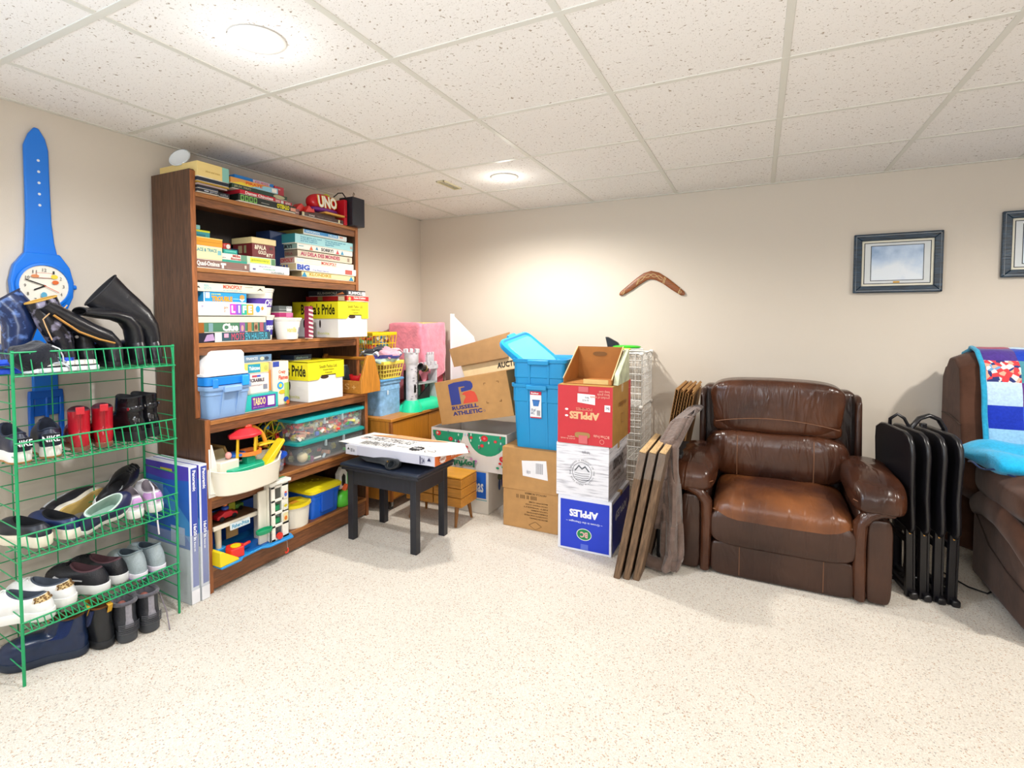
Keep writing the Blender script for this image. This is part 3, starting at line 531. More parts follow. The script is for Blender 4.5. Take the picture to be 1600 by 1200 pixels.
gbox('blue game box with orange lettering in the left stack of the middle shelf', .315, -2.318, -2.074, 1.433, 1.484, .25, '2a9ad8',
     [('r', 'f', .0, 0, 0.02, 1, 'e8e4da'), ('r', 'f', .04, .4, .13, .95, 'e8dce0'), ('t', 'f', 'TROUBLE', .17, .1, .65, .62, 'f0a020', .06), ('t', 'f', 'pop-o-matic', .17, .68, .38, .9, 'e8e03a'), ('r', 'f', .66, .35, .8, .42, '9ad8f0'), ('p', 'f', [(.8, .4), (.88, .1), (.96, .4)], 'f0f0e8'), ('e', 'f', .88, .6, .015, .012, 'c89a50')], group=G3)
gbox('small beige box tucked beside the blue game box on the middle shelf', .25, -2.358, -2.32, 1.433, 1.48, .2, 'c8b49a', group=G3)
gbox('cream game box with red lettering, topmost of the left stack, middle shelf', .32, -2.358, -1.96, 1.4865, 1.529, .28, 'ede2c8',
     [('t', 'f', 'MONOPOLY', .36, .4, .64, .9, 'd8503a', .04), ('t', 'f', 'the real estate trading game', .36, .12, .64, .3, '4ab0c8', .03), ('t', 'f', 'REAL\nESTATE', .1, .2, .2, .85, '7ac0d0', .02), ('r', 'f', .68, .7, .8, .76, '8a8a7a'), ('p', 'f', [(.86, .3), (.92, .5), (.97, .3), (.92, .7)], '3a3a3a'), ('p', 'f', [(0, .5), (.03, .6), (.05, .3)], '3a3a3a')], group=G3)
def pail(label, x, y, z, r0, r1, h, col, band=None, text=None, group=None, cat='pail', lid=None, sx=1, sy=1, rz=SH):
    t = thing('plastic_pail', label, cat, (x, y, z), rz, group)
    t.scale = (sx, sy, 1)
    m = plast(col, .3); w = .0025
    R = lambda q: r0+(r1-r0)*q/h
    obj('body', B().lathe([(0, 0), (r0, 0), (R(h*.86), h*.86), (R(h*.86)+.003, h*.865), (r1+.002, h*.93), (r1+.005, h*.935), (r1+.005, h), (r1-.002, h), (r1-.004, h*.95), (r0-.004, .006), (0, .006)], n=36, cap=(0, 0)), m, t, smooth=35)
    if band:
        for b0, b1, c in band: obj('label_band', B().lathe([(R(b0*h)+.0008, b0*h), (R(b1*h)+.0008, b1*h)], n=36, cap=(0, 0)), paper(c), t, smooth=40)
    for tx, zc, hh, ang, ww, c in (text or ()):
        gv, gf = glyphs(tx, .03); b = B(); pts = []
        for a, q in gv:
            zz = zc*h+(q-.5)*hh; rr = R(zz)+.0018; th = ang+(a-.5)*ww/rr; pts.append((rr*sin(th), -rr*cos(th), zz))
        obj('lettering', b.add(pts, gf), paper(c), t)
    if lid:
        obj('lid', B().lathe([(0, h+.004), (r1-.008, h+.004), (r1-.004, h+.007), (r1+.006, h+.006), (r1+.008, h-.008), (r1+.004, h-.009)], n=36, cap=(0, 0)), plast(lid, .3), t, smooth=40)
    return t
pail('cream pail with a purple band, lower of two stacked on the middle shelf', .235, -1.93, z3, .062, .075, .14, 'ece6d8', [(.2, .8, '3a2a9a')], [('ChapmanS', .5, .05, .35, .14, 'f0f0f8')], 'ice cream pails on the middle shelf')
pail('cream pail with a purple band, upper of two stacked on the middle shelf', .225, -1.925, z3+.141, .06, .078, .15, 'f0ebdd', [(.3, .62, '5a3aa0')], [('CHAPS', .46, .035, .45, .09, 'f0f0f8')], 'ice cream pails on the middle shelf')
pail('white plastic pail with faint yellow print in front on the middle shelf', .29, -1.785, z3, .058, .078, .125, 'f2efe4', None, [('vanilla', .45, .03, -.3, .06, 'd8d080'), ('|||||||', .4, .04, .55, .02, '6a78b0')], 'ice cream pails on the middle shelf')
gbox('stack of clear and pink card cases on the white pail', .29, -1.84, -1.74, 1.357, 1.385, .08, 'b0306a', [('r', 'f', .5, .0, 1, 1, 'd870a0')], name='card_case', cat='card case', loc=(.29, -1.84, 1.3565), group=G3)
gbox('clear plastic case with black and white cards above the pink card case', .29, -1.84, -1.745, 1.386, 1.425, .08, '5a605e', [('r', 'f', .55, .2, .95, .9, 'd8d8d8'), ('t', 'f', 'PHASE', .58, .6, .92, .85, '202020'), ('r', 'f', 0, .45, 1, .5, 'c8ccc8')], name='card_case', cat='card case', loc=(.29, -1.84, 1.386), group=G3)
gbox('tall narrow red and white striped box on the middle shelf', .37, -1.70, -1.665, z3, 1.425, .035, '8a2a48', [('p', 'f', [(0, .08+.13*k), (1, .04+.13*k), (1, .1+.13*k), (0, .14+.13*k)], 'e8c8c8') for k in range(7)], name='striped_box', cat='box', loc=(.37, -1.695, z3), group=G3)
def pride(label, X, Y0, Y1, z0, zl, z1, dep, txt, lab, group='white cartons with yellow lids on the bookshelf'):
    w = Y1-Y0; h = z1-z0; hl = zl-z0
    t = thing('lidded_carton', label, 'carton', (X, Y0, z0+.0005), SH, group)
    b = B(); e = .006
    wb = mat('ebe8e4', .6, bs=30, var=.03)
    b.box(e, e, 0, w-e, dep-e, hl+.02); obj('carton_body', b, wb, t, bevel=.002)
    ym = mat('e8dc1e', .45, bs=30, var=.04)
    fr = [(0, -.0), (0, h-hl), (w, h-hl), (w, 0), (w*.78, 0), (w*.76, .025), (w*.36, .025), (w*.28, 0)]
    obj('lid_front', B().prism([(a, q+hl) for a, q in fr], (0, 0, 0), (1, 0, 0), (0, 0, 1), (0, .004, 0)), ym, t, bevel=.0008)
    l = B().box(0, .004, hl, .004, dep, h).box(w-.004, .004, hl, w, dep, h).box(0, dep-.004, hl, w, dep, h).box(0, 0, h-.004, w, dep, h)
    obj('lid', l, ym, t)
    # handle hole: dark recess cut shape on the front just under the lid
    obj('handle_hole', B().prism([(w*.46+.022*cos(a)*1.5, hl+.012+.011*sin(a)) for a in [2*pi*i/20 for i in range(20)]], (0, e-.0012, 0), (1, 0, 0), (0, 0, 1), (0, .0008, 0)), mat('3a2416', .8), t)
    for v_ in (.16, .30): obj('vent_slot', B().prism([(v_+.007*cos(a), hl*.72+.026*sin(a)) for a in [2*pi*i/16 for i in range(16)]], (e-.0012, 0, 0), (0, 1, 0), (0, 0, 1), (.0008, 0, 0)), mat('2a1c14', .8), t)
    deco(t, {'f': ((0, 0, hl+.028), (w, 0, 0), (0, 0, h-hl-.03), (0, -1, 0)), 'l': ((0, dep, hl), (0, -dep, 0), (0, 0, h-hl), (-1, 0, 0)), 'b': ((e, e, 0), (w-2*e, 0, 0), (0, 0, hl), (0, -1, 0)), 's': ((e, dep, 0), (0, -dep, 0), (0, 0, hl), (-1, 0, 0))},
         [('t', 'l', txt, *lab, '26280e', .03), ('t', 'f', 'South Padua Ltd.', .3, .5, .8, .75, '8a8420'), ('t', 'f', 'FARM FRESH', .4, .3, .7, .4, '8a8420'), ('t', 'f', 'Canada', .45, .08, .65, .2, '8a8420'), ('t', 's', 'Bonita', .55, .15, .8, .3, 'd8d890')])
    return t
pride('white carton with yellow lid at the right end of the middle shelf', .44, -1.52, -1.24, z3, 1.35, 1.461, .40, "Bonita's Pride", (.2, .22, .93, .85))
gbox('red flat game box with white lettering on the yellow lid of the middle shelf', .41, -1.41, -1.2, 1.4625, 1.497, .36, 'c82a2a', [('t', 'f', 'Snakes & ladders', .3, .5, .85, .9, 'f0dcd8', .02), ('e', 'f', .12, .5, .012, .012, 'd8b070'), ('r', 'f', .3, .15, .8, .25, 'e8a0a0'), ('r', 'l', .3, .2, .42, .9, '9a8a50'), ('r', 'l', .8, .15, .95, .9, 'd8ccc0')], side='a01c20', group=G3)
gbox('black game box with white lettering above the yellow lid, middle shelf', .40, -1.40, -1.22, 1.498, 1.535, .34, '26262e', [('t', 'f', 'RUMMOLI', .1, .25, .8, .8, 'e8e8e8', .03), ('r', 'f', .82, .1, .98, .8, 'd8d0d0'), ('t', 'l', 'RUMMOLI', .25, .3, .75, .75, '9a9a98', .03), ('p', 'l', [(.72, .2), (.95, .3), (.9, .7)], 'c87a50')], side='2e2e36', group=G3)
# ---- shelf 4
z4 = .8525
def tubring(w, d, r, z, c=(0, 0)): return rrect(w/2, d/2, r, 5, c, z)
def tote(name, label, cat, loc, rz, w, d, h, col, taper=.9, rim=.012, handle=True, group=None, a=1, ribs=True, open_=True, rot=None):
    t = thing(name, label, cat, loc, rz, group, rot); m = plast(col, .35, a)
    T = taper; r = .03
    L = [(T, 0, .02), (T, .0, .02), (T+(1-T)*.72, h*.72, r), (T+(1-T)*.74+.02, h*.73, r), (.985, h-.025, r)]
    R = [tubring(w*s, d*s, rr, z) for s, z, rr in L]
    R += [tubring(w+.012, d+.012, r+.006, h-.022), tubring(w+.016, d+.016, r+.008, h-.018), tubring(w+.016, d+.016, r+.008, h), tubring(w-.004, d-.004, r, h)]
    R += [tubring(w*s-.008, d*s-.008, rr, max(z, .004)) for s, z, rr in L[::-1]]
    if not open_: R = R[:8]
    obj('body', B().rings(R), m, t, smooth=35)
    if ribs:
        for fx in (-.18, .18):
            x = fx*w; obj('rib', B().add([(x-.006, -d/2*T-.002, .01), (x+.006, -d/2*T-.002, .01), (x+.006, -d/2-.006, h-.03), (x-.006, -d/2-.006, h-.03), (x-.004, -d/2*T+.01, .01), (x+.004, -d/2*T+.01, .01), (x+.004, -d/2+.01, h-.03), (x-.004, -d/2+.01, h-.03)], [(0, 1, 2, 3), (4, 7, 6, 5), (0, 4, 5, 1), (1, 5, 6, 2), (2, 6, 7, 3), (3, 7, 4, 0)]), m, t)
    if handle: obj('handle', B().box(-w*.2, -d/2-.022, h-.035, w*.2, -d/2+.004, h-.004), m, t, bevel=.006, seg=3)
    return t
tote('storage_tote', 'light blue plastic tub at the left end of the fourth shelf', 'storage tub', (.225, -2.242, z4), SH, .245, .36, .165, '8cb0de', .86)
lt = thing('tub_lid', 'bright blue plastic lid tray lying on the light blue tub', 'lid', (.225, -2.246, z4+.166), SH)
obj('lid_rim', B().rings([tubring(.24, .35, .03, 0), tubring(.255, .365, .03, .004), tubring(.255, .365, .03, .04), tubring(.245, .355, .03, .044), tubring(.235, .345, .03, .012)]), mat('1f86e0', .3), lt, smooth=35)
obj('latch', B().box(.06, -.195, -.012, .10, -.18, .04), plast('2aa0f0'), lt, bevel=.004); obj('latch', B().box(-.10, -.19, -.01, -.07, -.18, .035), plast('2a8ae0'), lt, bevel=.004)
wt_ = thing('white_caddy', 'white upturned plastic caddy with sloping side on the blue tub lid', 'plastic caddy', (.225, -2.25, z4+.211), SH)
wc = B(); pf = [(-.115, 0), (.12, 0), (.112, .025), (.11, .11), (.095, .125), (.035, .125), (-.045, .125), (-.06, .118), (-.105, .05), (-.11, .02)]
def pr(s, y): return [(a*s, y, q) for a, q in pf]
wc.rings([pr(.97, .15), pr(1, .145), pr(1, -.145), pr(.97, -.15)])
obj('shell', wc, plast('f0efee', .3), wt_, smooth=30, bevel=.003)
obj('rim', B().rings([tubring(.24, .33, .02, 0), tubring(.25, .34, .02, .003), tubring(.25, .34, .02, .012), tubring(.23, .32, .02, .014)]), plast('e6e6e8', .3), wt_, smooth=30)
gbox('teal party game box with a purple panel on the fourth shelf', .375, -2.152, -1.93, z4, .94, .25, '2ab8b0', [('r', 'f', .22, .12, .92, .9, '6a2a9a'), ('t', 'f', 'TABOO', .26, .35, .62, .82, 'f0d890', .03), ('r', 'f', .68, .25, .88, .82, 'f0e6ea'), ('t', 'f', 'game of words', .26, .2, .58, .27, 'd8c0d8')], side='d8a83a', group=G4)
gbox('pink and white game box with black brushed lettering on the teal party game box', .345, -2.12, -1.965, .941, 1.048, .22, 'f0e0da', [('t', 'f', 'SCRABBLE', .2, .6, .8, .78, '2a2a3a', .04), ('r', 'f', .3, .85, .5, .95, 'c84a60'), ('r', 'f', .5, .85, .65, .95, '4a60c0'), ('r', 'f', .75, .2, .92, .45, '8a8a98'), ('r', 'f', .0, 0, .12, 1, 'd0a098'), ('t', 'f', 'crossword game', .2, .4, .7, .48, '9a8088')], group=G4)
gbox('narrow orange box standing behind the pink and white game box', .32, -1.96, -1.93, .941, 1.06, .18, 'f0883a', group=G4)
gbox('yellow and teal game box in the stack right of the white caddy', .33, -2.15, -1.952, 1.05, 1.105, .24, 'e8d46a', [('r', 'f', .32, .1, .72, .95, '2a9ab0'), ('t', 'f', 'Yahtzee', .35, .35, .7, .75, 'e8f0f0', .03), ('e', 'f', .1, .5, .012, .012, 'd8a03a'), ('e', 'f', .9, .5, .012, .014, 'c0c060')], group=G4)
gbox('grey blue game box, topmost of the stack right of the white caddy', .31, -2.145, -1.915, 1.106, 1.15, .24, '6a8aa8', [('t', 'f', 'FINANCES', .28, .4, .6, .75, 'e0e4e8', .02), ('e', 'f', .15, .5, .014, .01, 'c8a860'), ('e', 'f', .72, .5, .014, .01, 'd8d0b0'), ('e', 'f', .85, .5, .014, .01, '3a4a60')], side='4a6078', group=G4)
cf = gbox('tall cream toy box with red lettering and flowers beside the lower yellow-lidded carton', .33, -1.925, -1.815, z4, 1.105, .2, 'f4ead2', [('r', 'f', 0, .88, .4, 1, '3a50a8'), ('t', 'f', 'Crazy', .35, .7, .8, .8, 'd84a3a', .03), ('t', 'f', 'Flames', .35, .58, .95, .68, 'd84a3a', .03), ('e', 'f', .45, .45, .022, .022, '3aa0e0'), ('e', 'f', .45, .45, .011, .011, 'f0e030'), ('e', 'f', .55, .3, .022, .012, 'e8c030'), ('r', 'f', .7, .02, 1, .5, 'a8cc60'), ('e', 'f', .8, .12, .018, .015, '2a60c0'), ('e', 'f', .9, .05, .012, .012, 'e8702a')], group=G4)
pride('white carton with yellow lid on the fourth shelf beside the wooden carrier', .42, -1.752, -1.455, z4, .982, 1.092, .38, "Bonita's Pride", (.15, .2, .95, .85))
gbox('dark blue card box lying behind on the lower yellow lid', .25, -1.70, -1.56, 1.093, 1.125, .12, '2a3a5a', [('t', 'f', 'deluxe', .1, .3, .8, .7, '8aa8c8')], group=G4)
# wooden carrier
wc = thing('wooden_carrier', 'golden wooden tool carrier with gabled ends at the fourth shelf end', 'tool carrier', (.455, -1.335, z4), SH)
CD = .40; gw = .195
gab = [(0, 0), (gw, 0), (gw, .062), (.138, .235), (.124, .252), (.072, .252), (.058, .235), (0, .085)]
for y in (0, CD-.018): obj('end_board', B().prism(gab, (0, y, 0), (1, 0, 0), (0, 0, 1), (0, .018, 0)), OAKZ, wc, bevel=.003)
for x in (.004, gw-.016): obj('side_board', B().box(x, .018, 0, x+.012, CD-.018, .085), OAKX, wc, bevel=.002)
obj('bottom_board', B().box(.016, .018, 0, gw-.016, CD-.018, .01), OAK, wc); obj('dowel_handle', B().cyl((.098, .018, .228), (.098, CD-.018, .228), .012), OAK, wc, smooth=60)
obj('dowel_end', B().cyl((.098, -.002, .228), (.098, .0, .228), .008), OAKX, wc)
deco(wc, {'l': ((.004, .16, 0), (0, -.14, 0), (0, 0, .085), (-1, 0, 0))}, [('t', 'l', 'S', .1, .3, .4, .75, 'e8c080', .0), ('t', 'l', '+', .55, .35, .8, .65, 'e8c080', .0)])
rl = thing('red_bowl', 'red plastic bowl sitting in the wooden carrier', 'bowl', (.36, -1.245, z4+.0125)); obj('bowl', B().lathe([(0, 0), (.04, 0), (.062, .07), (.068, .105), (.063, .105), (.057, .07), (.036, .006), (0, .006)], n=28, cap=(0, 0)), plast('d8202a', .3), rl, smooth=35)
pb = thing('grey_pouch', 'dark grey pouch standing in the wooden carrier behind the red bowl', 'pouch', (.22, -1.24, z4+.0125)); obj('pouch_body', B().ell((0, 0, .085), (.05, .07, .085), 18, 10, .7), cloth('3c4248'), pb, smooth=60); obj('drawstring', B().sweep([(.03*cos(a), .045*sin(a), .165) for a in [2*pi*i/12 for i in range(12)]], .003, 6, closed=True), plast('8a9098'), pb)

# ---- shelf 5 (lower) and base
z5 = .4755
BRK = ['d8322a', 'e8d030', '2a58b8', 'e6e2da', '3a9a4a', '8a3a6a', 'e0a080', 'c8d8e0', 'b0302a', 'e8e0b0']
def clearbin(label, lz, w, d, h, y, lidc, fill, x=.205):
    t = thing('clear_storage_bin', label, 'storage bin', (x, y, lz), SH, 'clear storage bins on the lower shelf')
    gm = mat('cfdade', .08, alpha=.13)
    obj('clear_body', B().rings([tubring(w*.94, d*.94, .03, 0), tubring(w*.985, d*.985, .035, h-.01), tubring(w, d, .035, h-.008), tubring(w, d, .035, h-.002), tubring(w*.97, d*.97, .035, h-.004), tubring(w*.93, d*.93, .03, .004)]), gm, t, smooth=35)
    lm = mat(lidc, .3)
    obj('lid', B().rings([tubring(w+.012, d+.012, .035, h-.016), tubring(w+.02, d+.02, .035, h-.012), tubring(w+.02, d+.02, .035, h+.002), tubring(w-.01, d-.01, .03, h+.008)]), lm, t, smooth=35)
    for fx in (-.16, .1): obj('latch', B().box(w*fx, -d/2-.012, h-.05, w*fx+.012, -d/2-.0, h-.012), mat('b8c8cc', .2, alpha=.6), t)
    rnd = random.Random(int(lz*1000)); b = B(); n = 430 if fill else 22
    for k in range(n):
        zz = rnd.uniform(.012, h*.86 if fill else h*.25); q = .9
        px_ = rnd.uniform(-w*.44, w*.44); py_ = rnd.uniform(-d*.44, -d*.05) if rnd.random() < .75 else rnd.uniform(-d*.44, d*.4)
        s = rnd.choice(((.05, .024, .014), (.024, .024, .014), (.036, .024, .014), (.055, .02, .01), (.024, .024, .03)))
        R = Matrix.Rotation(rnd.uniform(0, 6), 3, 'Z')@Matrix.Rotation(rnd.uniform(0, 6), 3, 'X')
        b.obox((px_, py_, zz), s, R, rnd.randrange(len(BRK)))
    br = obj('toy_bricks', b, [plast(c) for c in BRK]); br.location = (x, y, lz); br.rotation_euler = (0, 0, SH)
    tag(br, 'jumble of small coloured building bricks inside the '+('upper' if fill else 'lower')+' clear bin', 'toy bricks', None, 'stuff')
    return t
clearbin('clear bin with turquoise lid full of coloured bricks, the upper one', z5+.146, .595, .36, .13, -1.51, '2ab4b8', True)
clearbin('clear bin with dark teal lid, the lower one on the lower shelf', z5, .60, .36, .137, -1.50, '1f9a94', False)
wbt = thing('wooden_ball', 'cream wooden ball toy inside the lower clear bin', 'ball', (.34, -1.73, z5+.041)); obj('ball', B().ell((0, 0, 0), (.032, .032, .032), 20, 12), mat('e0cfa0', .5), wbt, smooth=60)
ob = thing('oval_clear_tub', 'oval clear tub with blue lid holding small toys on the lower shelf', 'plastic tub', (.30, -1.965, z5), SH)
obj('clear_body', B().lathe([(.085, 0), (.1, .006), (.112, .085), (.116, .09), (.108, .086), (.096, .01), (0, .01)], n=36, sx=1.1, sy=.75, cap=(1, 0)), mat('c8d4e0', .1, alpha=.25), ob, smooth=40)
obj('lid', B().lathe([(.121, .082), (.124, .086), (.122, .098), (.1, .104), (.095, .1), (0, .101)], n=36, sx=1.1, sy=.75, cap=(0, 1)), mat('2058d0', .3), ob, smooth=40)
rnd = random.Random(3); b = B()
for k in range(50): b.obox((rnd.uniform(-.09, .09), rnd.uniform(-.05, .05), rnd.uniform(.018, .055)), (.018, .014, .012), Matrix.Rotation(rnd.uniform(0, 6), 3, 'X'), rnd.randrange(4))
bb = obj('small_toys', b, [plast(c) for c in ('d84a6a', 'e0d8e0', '5a6ad0', 'd89aa8')]); bb.location = (.30, -1.965, z5+.001); bb.rotation_euler = (0, 0, SH); tag(bb, 'small pink, white and blue toys inside the oval clear tub', 'small toys', None, 'stuff')
# ferris wheel toy
fw = thing('ferris_wheel_toy', 'yellow toy ferris wheel on red posts at the back of the lower shelf', 'toy', (.20, -1.84, z5+.0), SH)
CZ = .19
for yy in (-.03, .03):
    obj('wheel_ring', B().sweep([(.078*cos(a), yy, CZ+.088*sin(a)) for a in [2*pi*i/8+.2 for i in range(8)]], .006, 8, closed=True), plast('e8d428'), fw, smooth=40)
    for k in range(4):
        a = pi*k/4+.2; obj('spoke', B().cyl((.074*cos(a), yy, CZ+.084*sin(a)), (-.074*cos(a), yy, CZ-.084*sin(a)), .003, n=8), plast('e0c820'), fw)
for s in (-1, 1): obj('post', B().prism([(-.014, 0), (.014, 0), (.009, CZ+.01), (-.009, CZ+.01)], (s*.0, s*.05, 0), (1, 0, 0), (0, 0, 1), (0, s*.01, 0)).box(-.05, s*.045, 0, .05, s*.065, .012), plast('d82a28'), fw, bevel=.002)
obj('post', B().box(-.088, -.02, 0, -.074, .02, .16), plast('c82a28'), fw, bevel=.003); obj('post', B().box(.074, -.02, 0, .088, .02, .16), plast('c82a28'), fw, bevel=.003)
obj('axle', B().cyl((0, -.06, CZ), (0, .06, CZ), .007), plast('e0901c'), fw)
for a, c in ((.6, '2a9a50'), (2.2, '3a8ad8'), (3.8, 'e87a2a'), (5.2, '2a9ad8')):
    obj('cabin', B().ell((.062*cos(a), 0, CZ+.065*sin(a)-.008), (.018, .022, .014), 12, 8, .6), plast(c), fw, smooth=40)
# cream arched toy house
ah = thing('wooden_arch_house', 'cream wooden toy house with an arched doorway on the lower shelf', 'toy house', (.30, -2.335, z5), SH)
hp = [(0, 0), (0, .2), (.115, .2), (.16, .10), (.16, 0)]; ar = [(.065+.033*cos(a), .11+.04*sin(a)) for a in [pi*i/10 for i in range(11)]]
hpts = [(0, 0), (.032, 0)]+[(.032, .11)]+[(p[0]-.0, p[1]) for p in ar[::-1]]+[(.098, 0), (.16, 0), (.16, .10), (.115, .2), (0, .2)]
obj('front_board', B().prism(hpts, (0, 0, 0), (1, 0, 0), (0, 0, 1), (0, .018, 0)), mat('c9b88c', .6), ah, bevel=.002)
obj('side_board', B().box(0, .018, 0, .012, .16, .2), mat('bcae88', .6), ah); obj('rear_board', B().box(0, .16, 0, .16, .172, .2), mat('b0a27c', .6), ah)
obj('roof_board', B().prism([(.115, .2), (.165, .09), (.172, .096), (.122, .212)], (0, -.005, 0), (1, 0, 0), (0, 0, 1), (0, .18, 0)), mat('c29a5c', .6), ah)
wl_ = thing('white_plastic_lid', 'white triangular plastic lid leaning in front of the toy house', 'plastic lid', (.412, -2.36, z5), SH)
obj('lid_sheet', B().prism([(-.02, 0), (.06, 0), (.012, .255), (-.015, .262), (-.02, .25)], (0, 0, 0), (1, 0, 0), (0, 0.05, 1), (0, .006, 0)), plast('eeece2'), wl_, bevel=.002)
obj('rib', B().sweep([(-.014, -.002, .24), (-.012, -.002, .02), (.05, -.002, .01)], .004, 8), plast('f4f2ea'), wl_)
# toy boat / ark
bo_ = thing('toy_boat', 'cream toy boat with green deck, red roof and yellow slide', 'toy boat', (.40, -2.165, z5), SH+.03)
def hull(s, z): return [( (.20*s)*math.copysign(abs(cos(a))**.75, cos(a))+(0), (.105*s)*math.copysign(abs(sin(a))**.8, sin(a)), z+(.018*cos(a)**2 if z > .05 else 0)+(.02 if cos(a) > .6 and z > .05 else 0)) for a in [2*pi*i/40 for i in range(40)]]
obj('hull', B().rings([hull(.86, 0), hull(.92, .006), hull(.97, .055), hull(1, .105), hull(1.01, .11), hull(.98, .112), hull(.95, .075)], cap=(1, 0)), plast('efe8d6', .3), bo_, smooth=40)
obj('deck', B().rings([hull(.955, .078), hull(.955, .088)]), plast('e8e0cc'), bo_, smooth=30)
obj('green_deck', B().prism([(-.13, -.07), (.06, -.07), (.09, -.02), (.06, .05), (-.09, .06), (-.14, 0)], (0, 0, .10), (1, 0, 0), (0, 1, 0), (0, 0, .022)), plast('1fae86'), bo_, bevel=.005)
obj('green_step', B().box(-.015, -.035, .12, .035, .01, .16), plast('1a9a78'), bo_, bevel=.004)
obj('cabin_back', B().box(-.165, -.03, .105, -.06, .05, .165), plast('eae4d4'), bo_, bevel=.006)
for x, y in ((-.065, -.02), (.02, -.045), (.075, .01), (-.01, .045)):
    obj('yellow_post', B().cyl((x, y, .16), (x+.005, y, .265), .0075, .006), plast('e8b820'), bo_, smooth=60)
obj('red_roof', B().lathe([(.03, .305), (.045, .30), (.088, .278), (.09, .268), (.086, .262), (0, .262)], n=8, c=(.0, 0, 0), sx=1.05, sy=.75, cap=(1, 0)), plast('e0323c'), bo_, bevel=.003)
obj('roof_knob', B().ell((.02, 0, .31), (.022, .014, .012), 12, 8), plast('e8402a'), bo_, smooth=60)
obj('arch', B().sweep([(.03+.125*cos(a)*1, .03, .17+.135*sin(a)) for a in [pi*.0+pi*.75*i/14 for i in range(15)]], (.011), 10), plast('f0a030'), bo_, smooth=50)
obj('orange_ring', B().lathe([(.055, .165), (.068, .165), (.068, .185), (.055, .185)], n=20, c=(.02, 0, 0), sy=.8, cap=(0, 0)), plast('f08838'), bo_, smooth=40)
obj('yellow_slide', B().prism([(.07, .10), (.185, .205), (.20, .215), (.205, .2), (.11, .09)], (0, -.065, 0), (1, 0, 0), (0, 0, 1), (0, .055, 0)), plast('ecd22a'), bo_, bevel=.004)
obj('yellow_rail', B().box(.08, -.01, .19, .19, .04, .2), plast('ecc82a'), bo_, bevel=.003)
obj('blue_wheel', B().cyl((-.04, .02, .17), (-.04, .02, .182), .045), plast('2a70d0'), bo_, smooth=40)
obj('figure', B().ell((-.10, .0, .185), (.016, .016, .018), 12, 8), plast('f0a8a0'), bo_, smooth=60)
deco(bo_, {'f': ((.145, -.076, .01), (.05, .055, 0), (0, 0, .1), (.7, -.7, 0))}, [('r', 'f', .05, 0, .95, 1, 'f0e8d0'), ('e', 'f', .3, .75, .008, .012, 'e8782a'), ('e', 'f', .6, .8, .01, .01, 'e8b02a'), ('r', 'f', .2, .4, .8, .6, '3aa0b0'), ('e', 'f', .5, .25, .016, .013, 'e0483a'), ('r', 'f', .1, 0, .9, .1, '6aa83a')], .004)
# ---- base shelf
z6 = .1255
ga = thing('toy_garage', 'blue and white toy parking garage with lift tower on the bottom shelf', 'toy garage', (.47, -2.36, z6), SH)
obj('blue_base', B().prism([(0, 0), (.11, 0), (.135, .02), (.25, .025), (.28, 0), (.43, -.01), (.45, .03), (.44, .3), (0, .3)], (0, 0, 0), (1, 0, 0), (0, 1, 0), (0, 0, .012)), mat('1f90d8', .35), ga, bevel=.004)
obj('blue_floor_panel', B().prism([(.18, .04), (.37, .035), (.37, .2), (.16, .2)], (0, 0, .012), (1, 0, 0), (0, 1, 0), (0, 0, .004)), mat('1668c0', .4), ga, bevel=.002)
obj('yellow_ramp', B().prism([(-.005, .012), (-.005, .085), (.01, .085), (.095, .024), (.1, .012)], (0, .004, 0), (1, 0, 0), (0, 0, 1), (0, .09, 0)), plast('ecd41e'), ga, bevel=.003)
obj('red_turntable', B().prism([(.075, .03), (.14, .02), (.165, .06), (.15, .1), (.10, .11), (.07, .07)], (0, 0, .012), (1, 0, 0), (0, 1, 0), (0, 0, .05)), plast('e03028'), ga, bevel=.005)
obj('turntable_disc', B().cyl((.12, .06, .062), (.12, .06, .066), .025, n=20), plast('ecd41e'), ga)
obj('red_lever', B().obox((.175, .06, .05), (.06, .014, .012), Matrix.Rotation(-.1, 3, 'Y')), plast('e03028'), ga, bevel=.003)
obj('blue_block', B().box(.055, .11, .012, .11, .16, .055), plast('2a9ae0'), ga, bevel=.004)
obj('cream_column', B().cyl((.075, .13, .055), (.07, .13, .175), .014, .018, n=18), plast('ece4d0'), ga, smooth=40)
obj('blue_rear_wall', B().box(.0, .285, .012, .44, .297, .19), mat('1458b8', .4), ga)
obj('deck', B().prism([(.02, .09), (.30, .09), (.30, .29), (.0, .29), (0, .11)], (0, 0, .175), (1, 0, 0), (0, 1, 0), (0, 0, .01)), plast('6a4a30'), ga, bevel=.002)
obj('deck_edge', B().box(.015, .078, .168, .30, .09, .19), plast('eee6d4'), ga, bevel=.003)
obj('sign_board', B().box(.10, .068, .145, .215, .077, .18), plast('dfeaf0'), ga, bevel=.003)
deco(ga, {'f': ((.102, .068, .148), (.111, 0, 0), (0, 0, .03), (0, -1, 0))}, [('t', 'f', 'Fisher-Price', .06, .15, .94, .85, '3a98c0', .03)])
obj('garage_panel_print', B().box(.17, .2, .05, .24, .205, .13), paper('c09a60'), ga)
tw = B(); tx0, tx1, ty0, ty1 = .305, .425, .02, .16
for x in (tx0, tx1-.045): tw.box(x, ty0, .012, x+(.03 if x == tx0 else .045), ty0+.012, .32)
for z in (.012, .085, .155, .225, .30): tw.box(tx0, ty0, z, tx1, ty0+.011, z+.014)
tw.box(tx0, ty0, .012, tx0+.006, ty1, .32).box(tx0, ty1-.006, .012, tx1, ty1, .32).box(tx1-.006, ty0, .012, tx1, ty1, .32)
obj('lift_tower', tw, plast('efece0'), ga, bevel=.002)
obj('tower_side', B().box(tx0-.05, ty0+.03, .012, tx0-.001, ty0+.045, .30), plast('e8e4d6'), ga, bevel=.004)
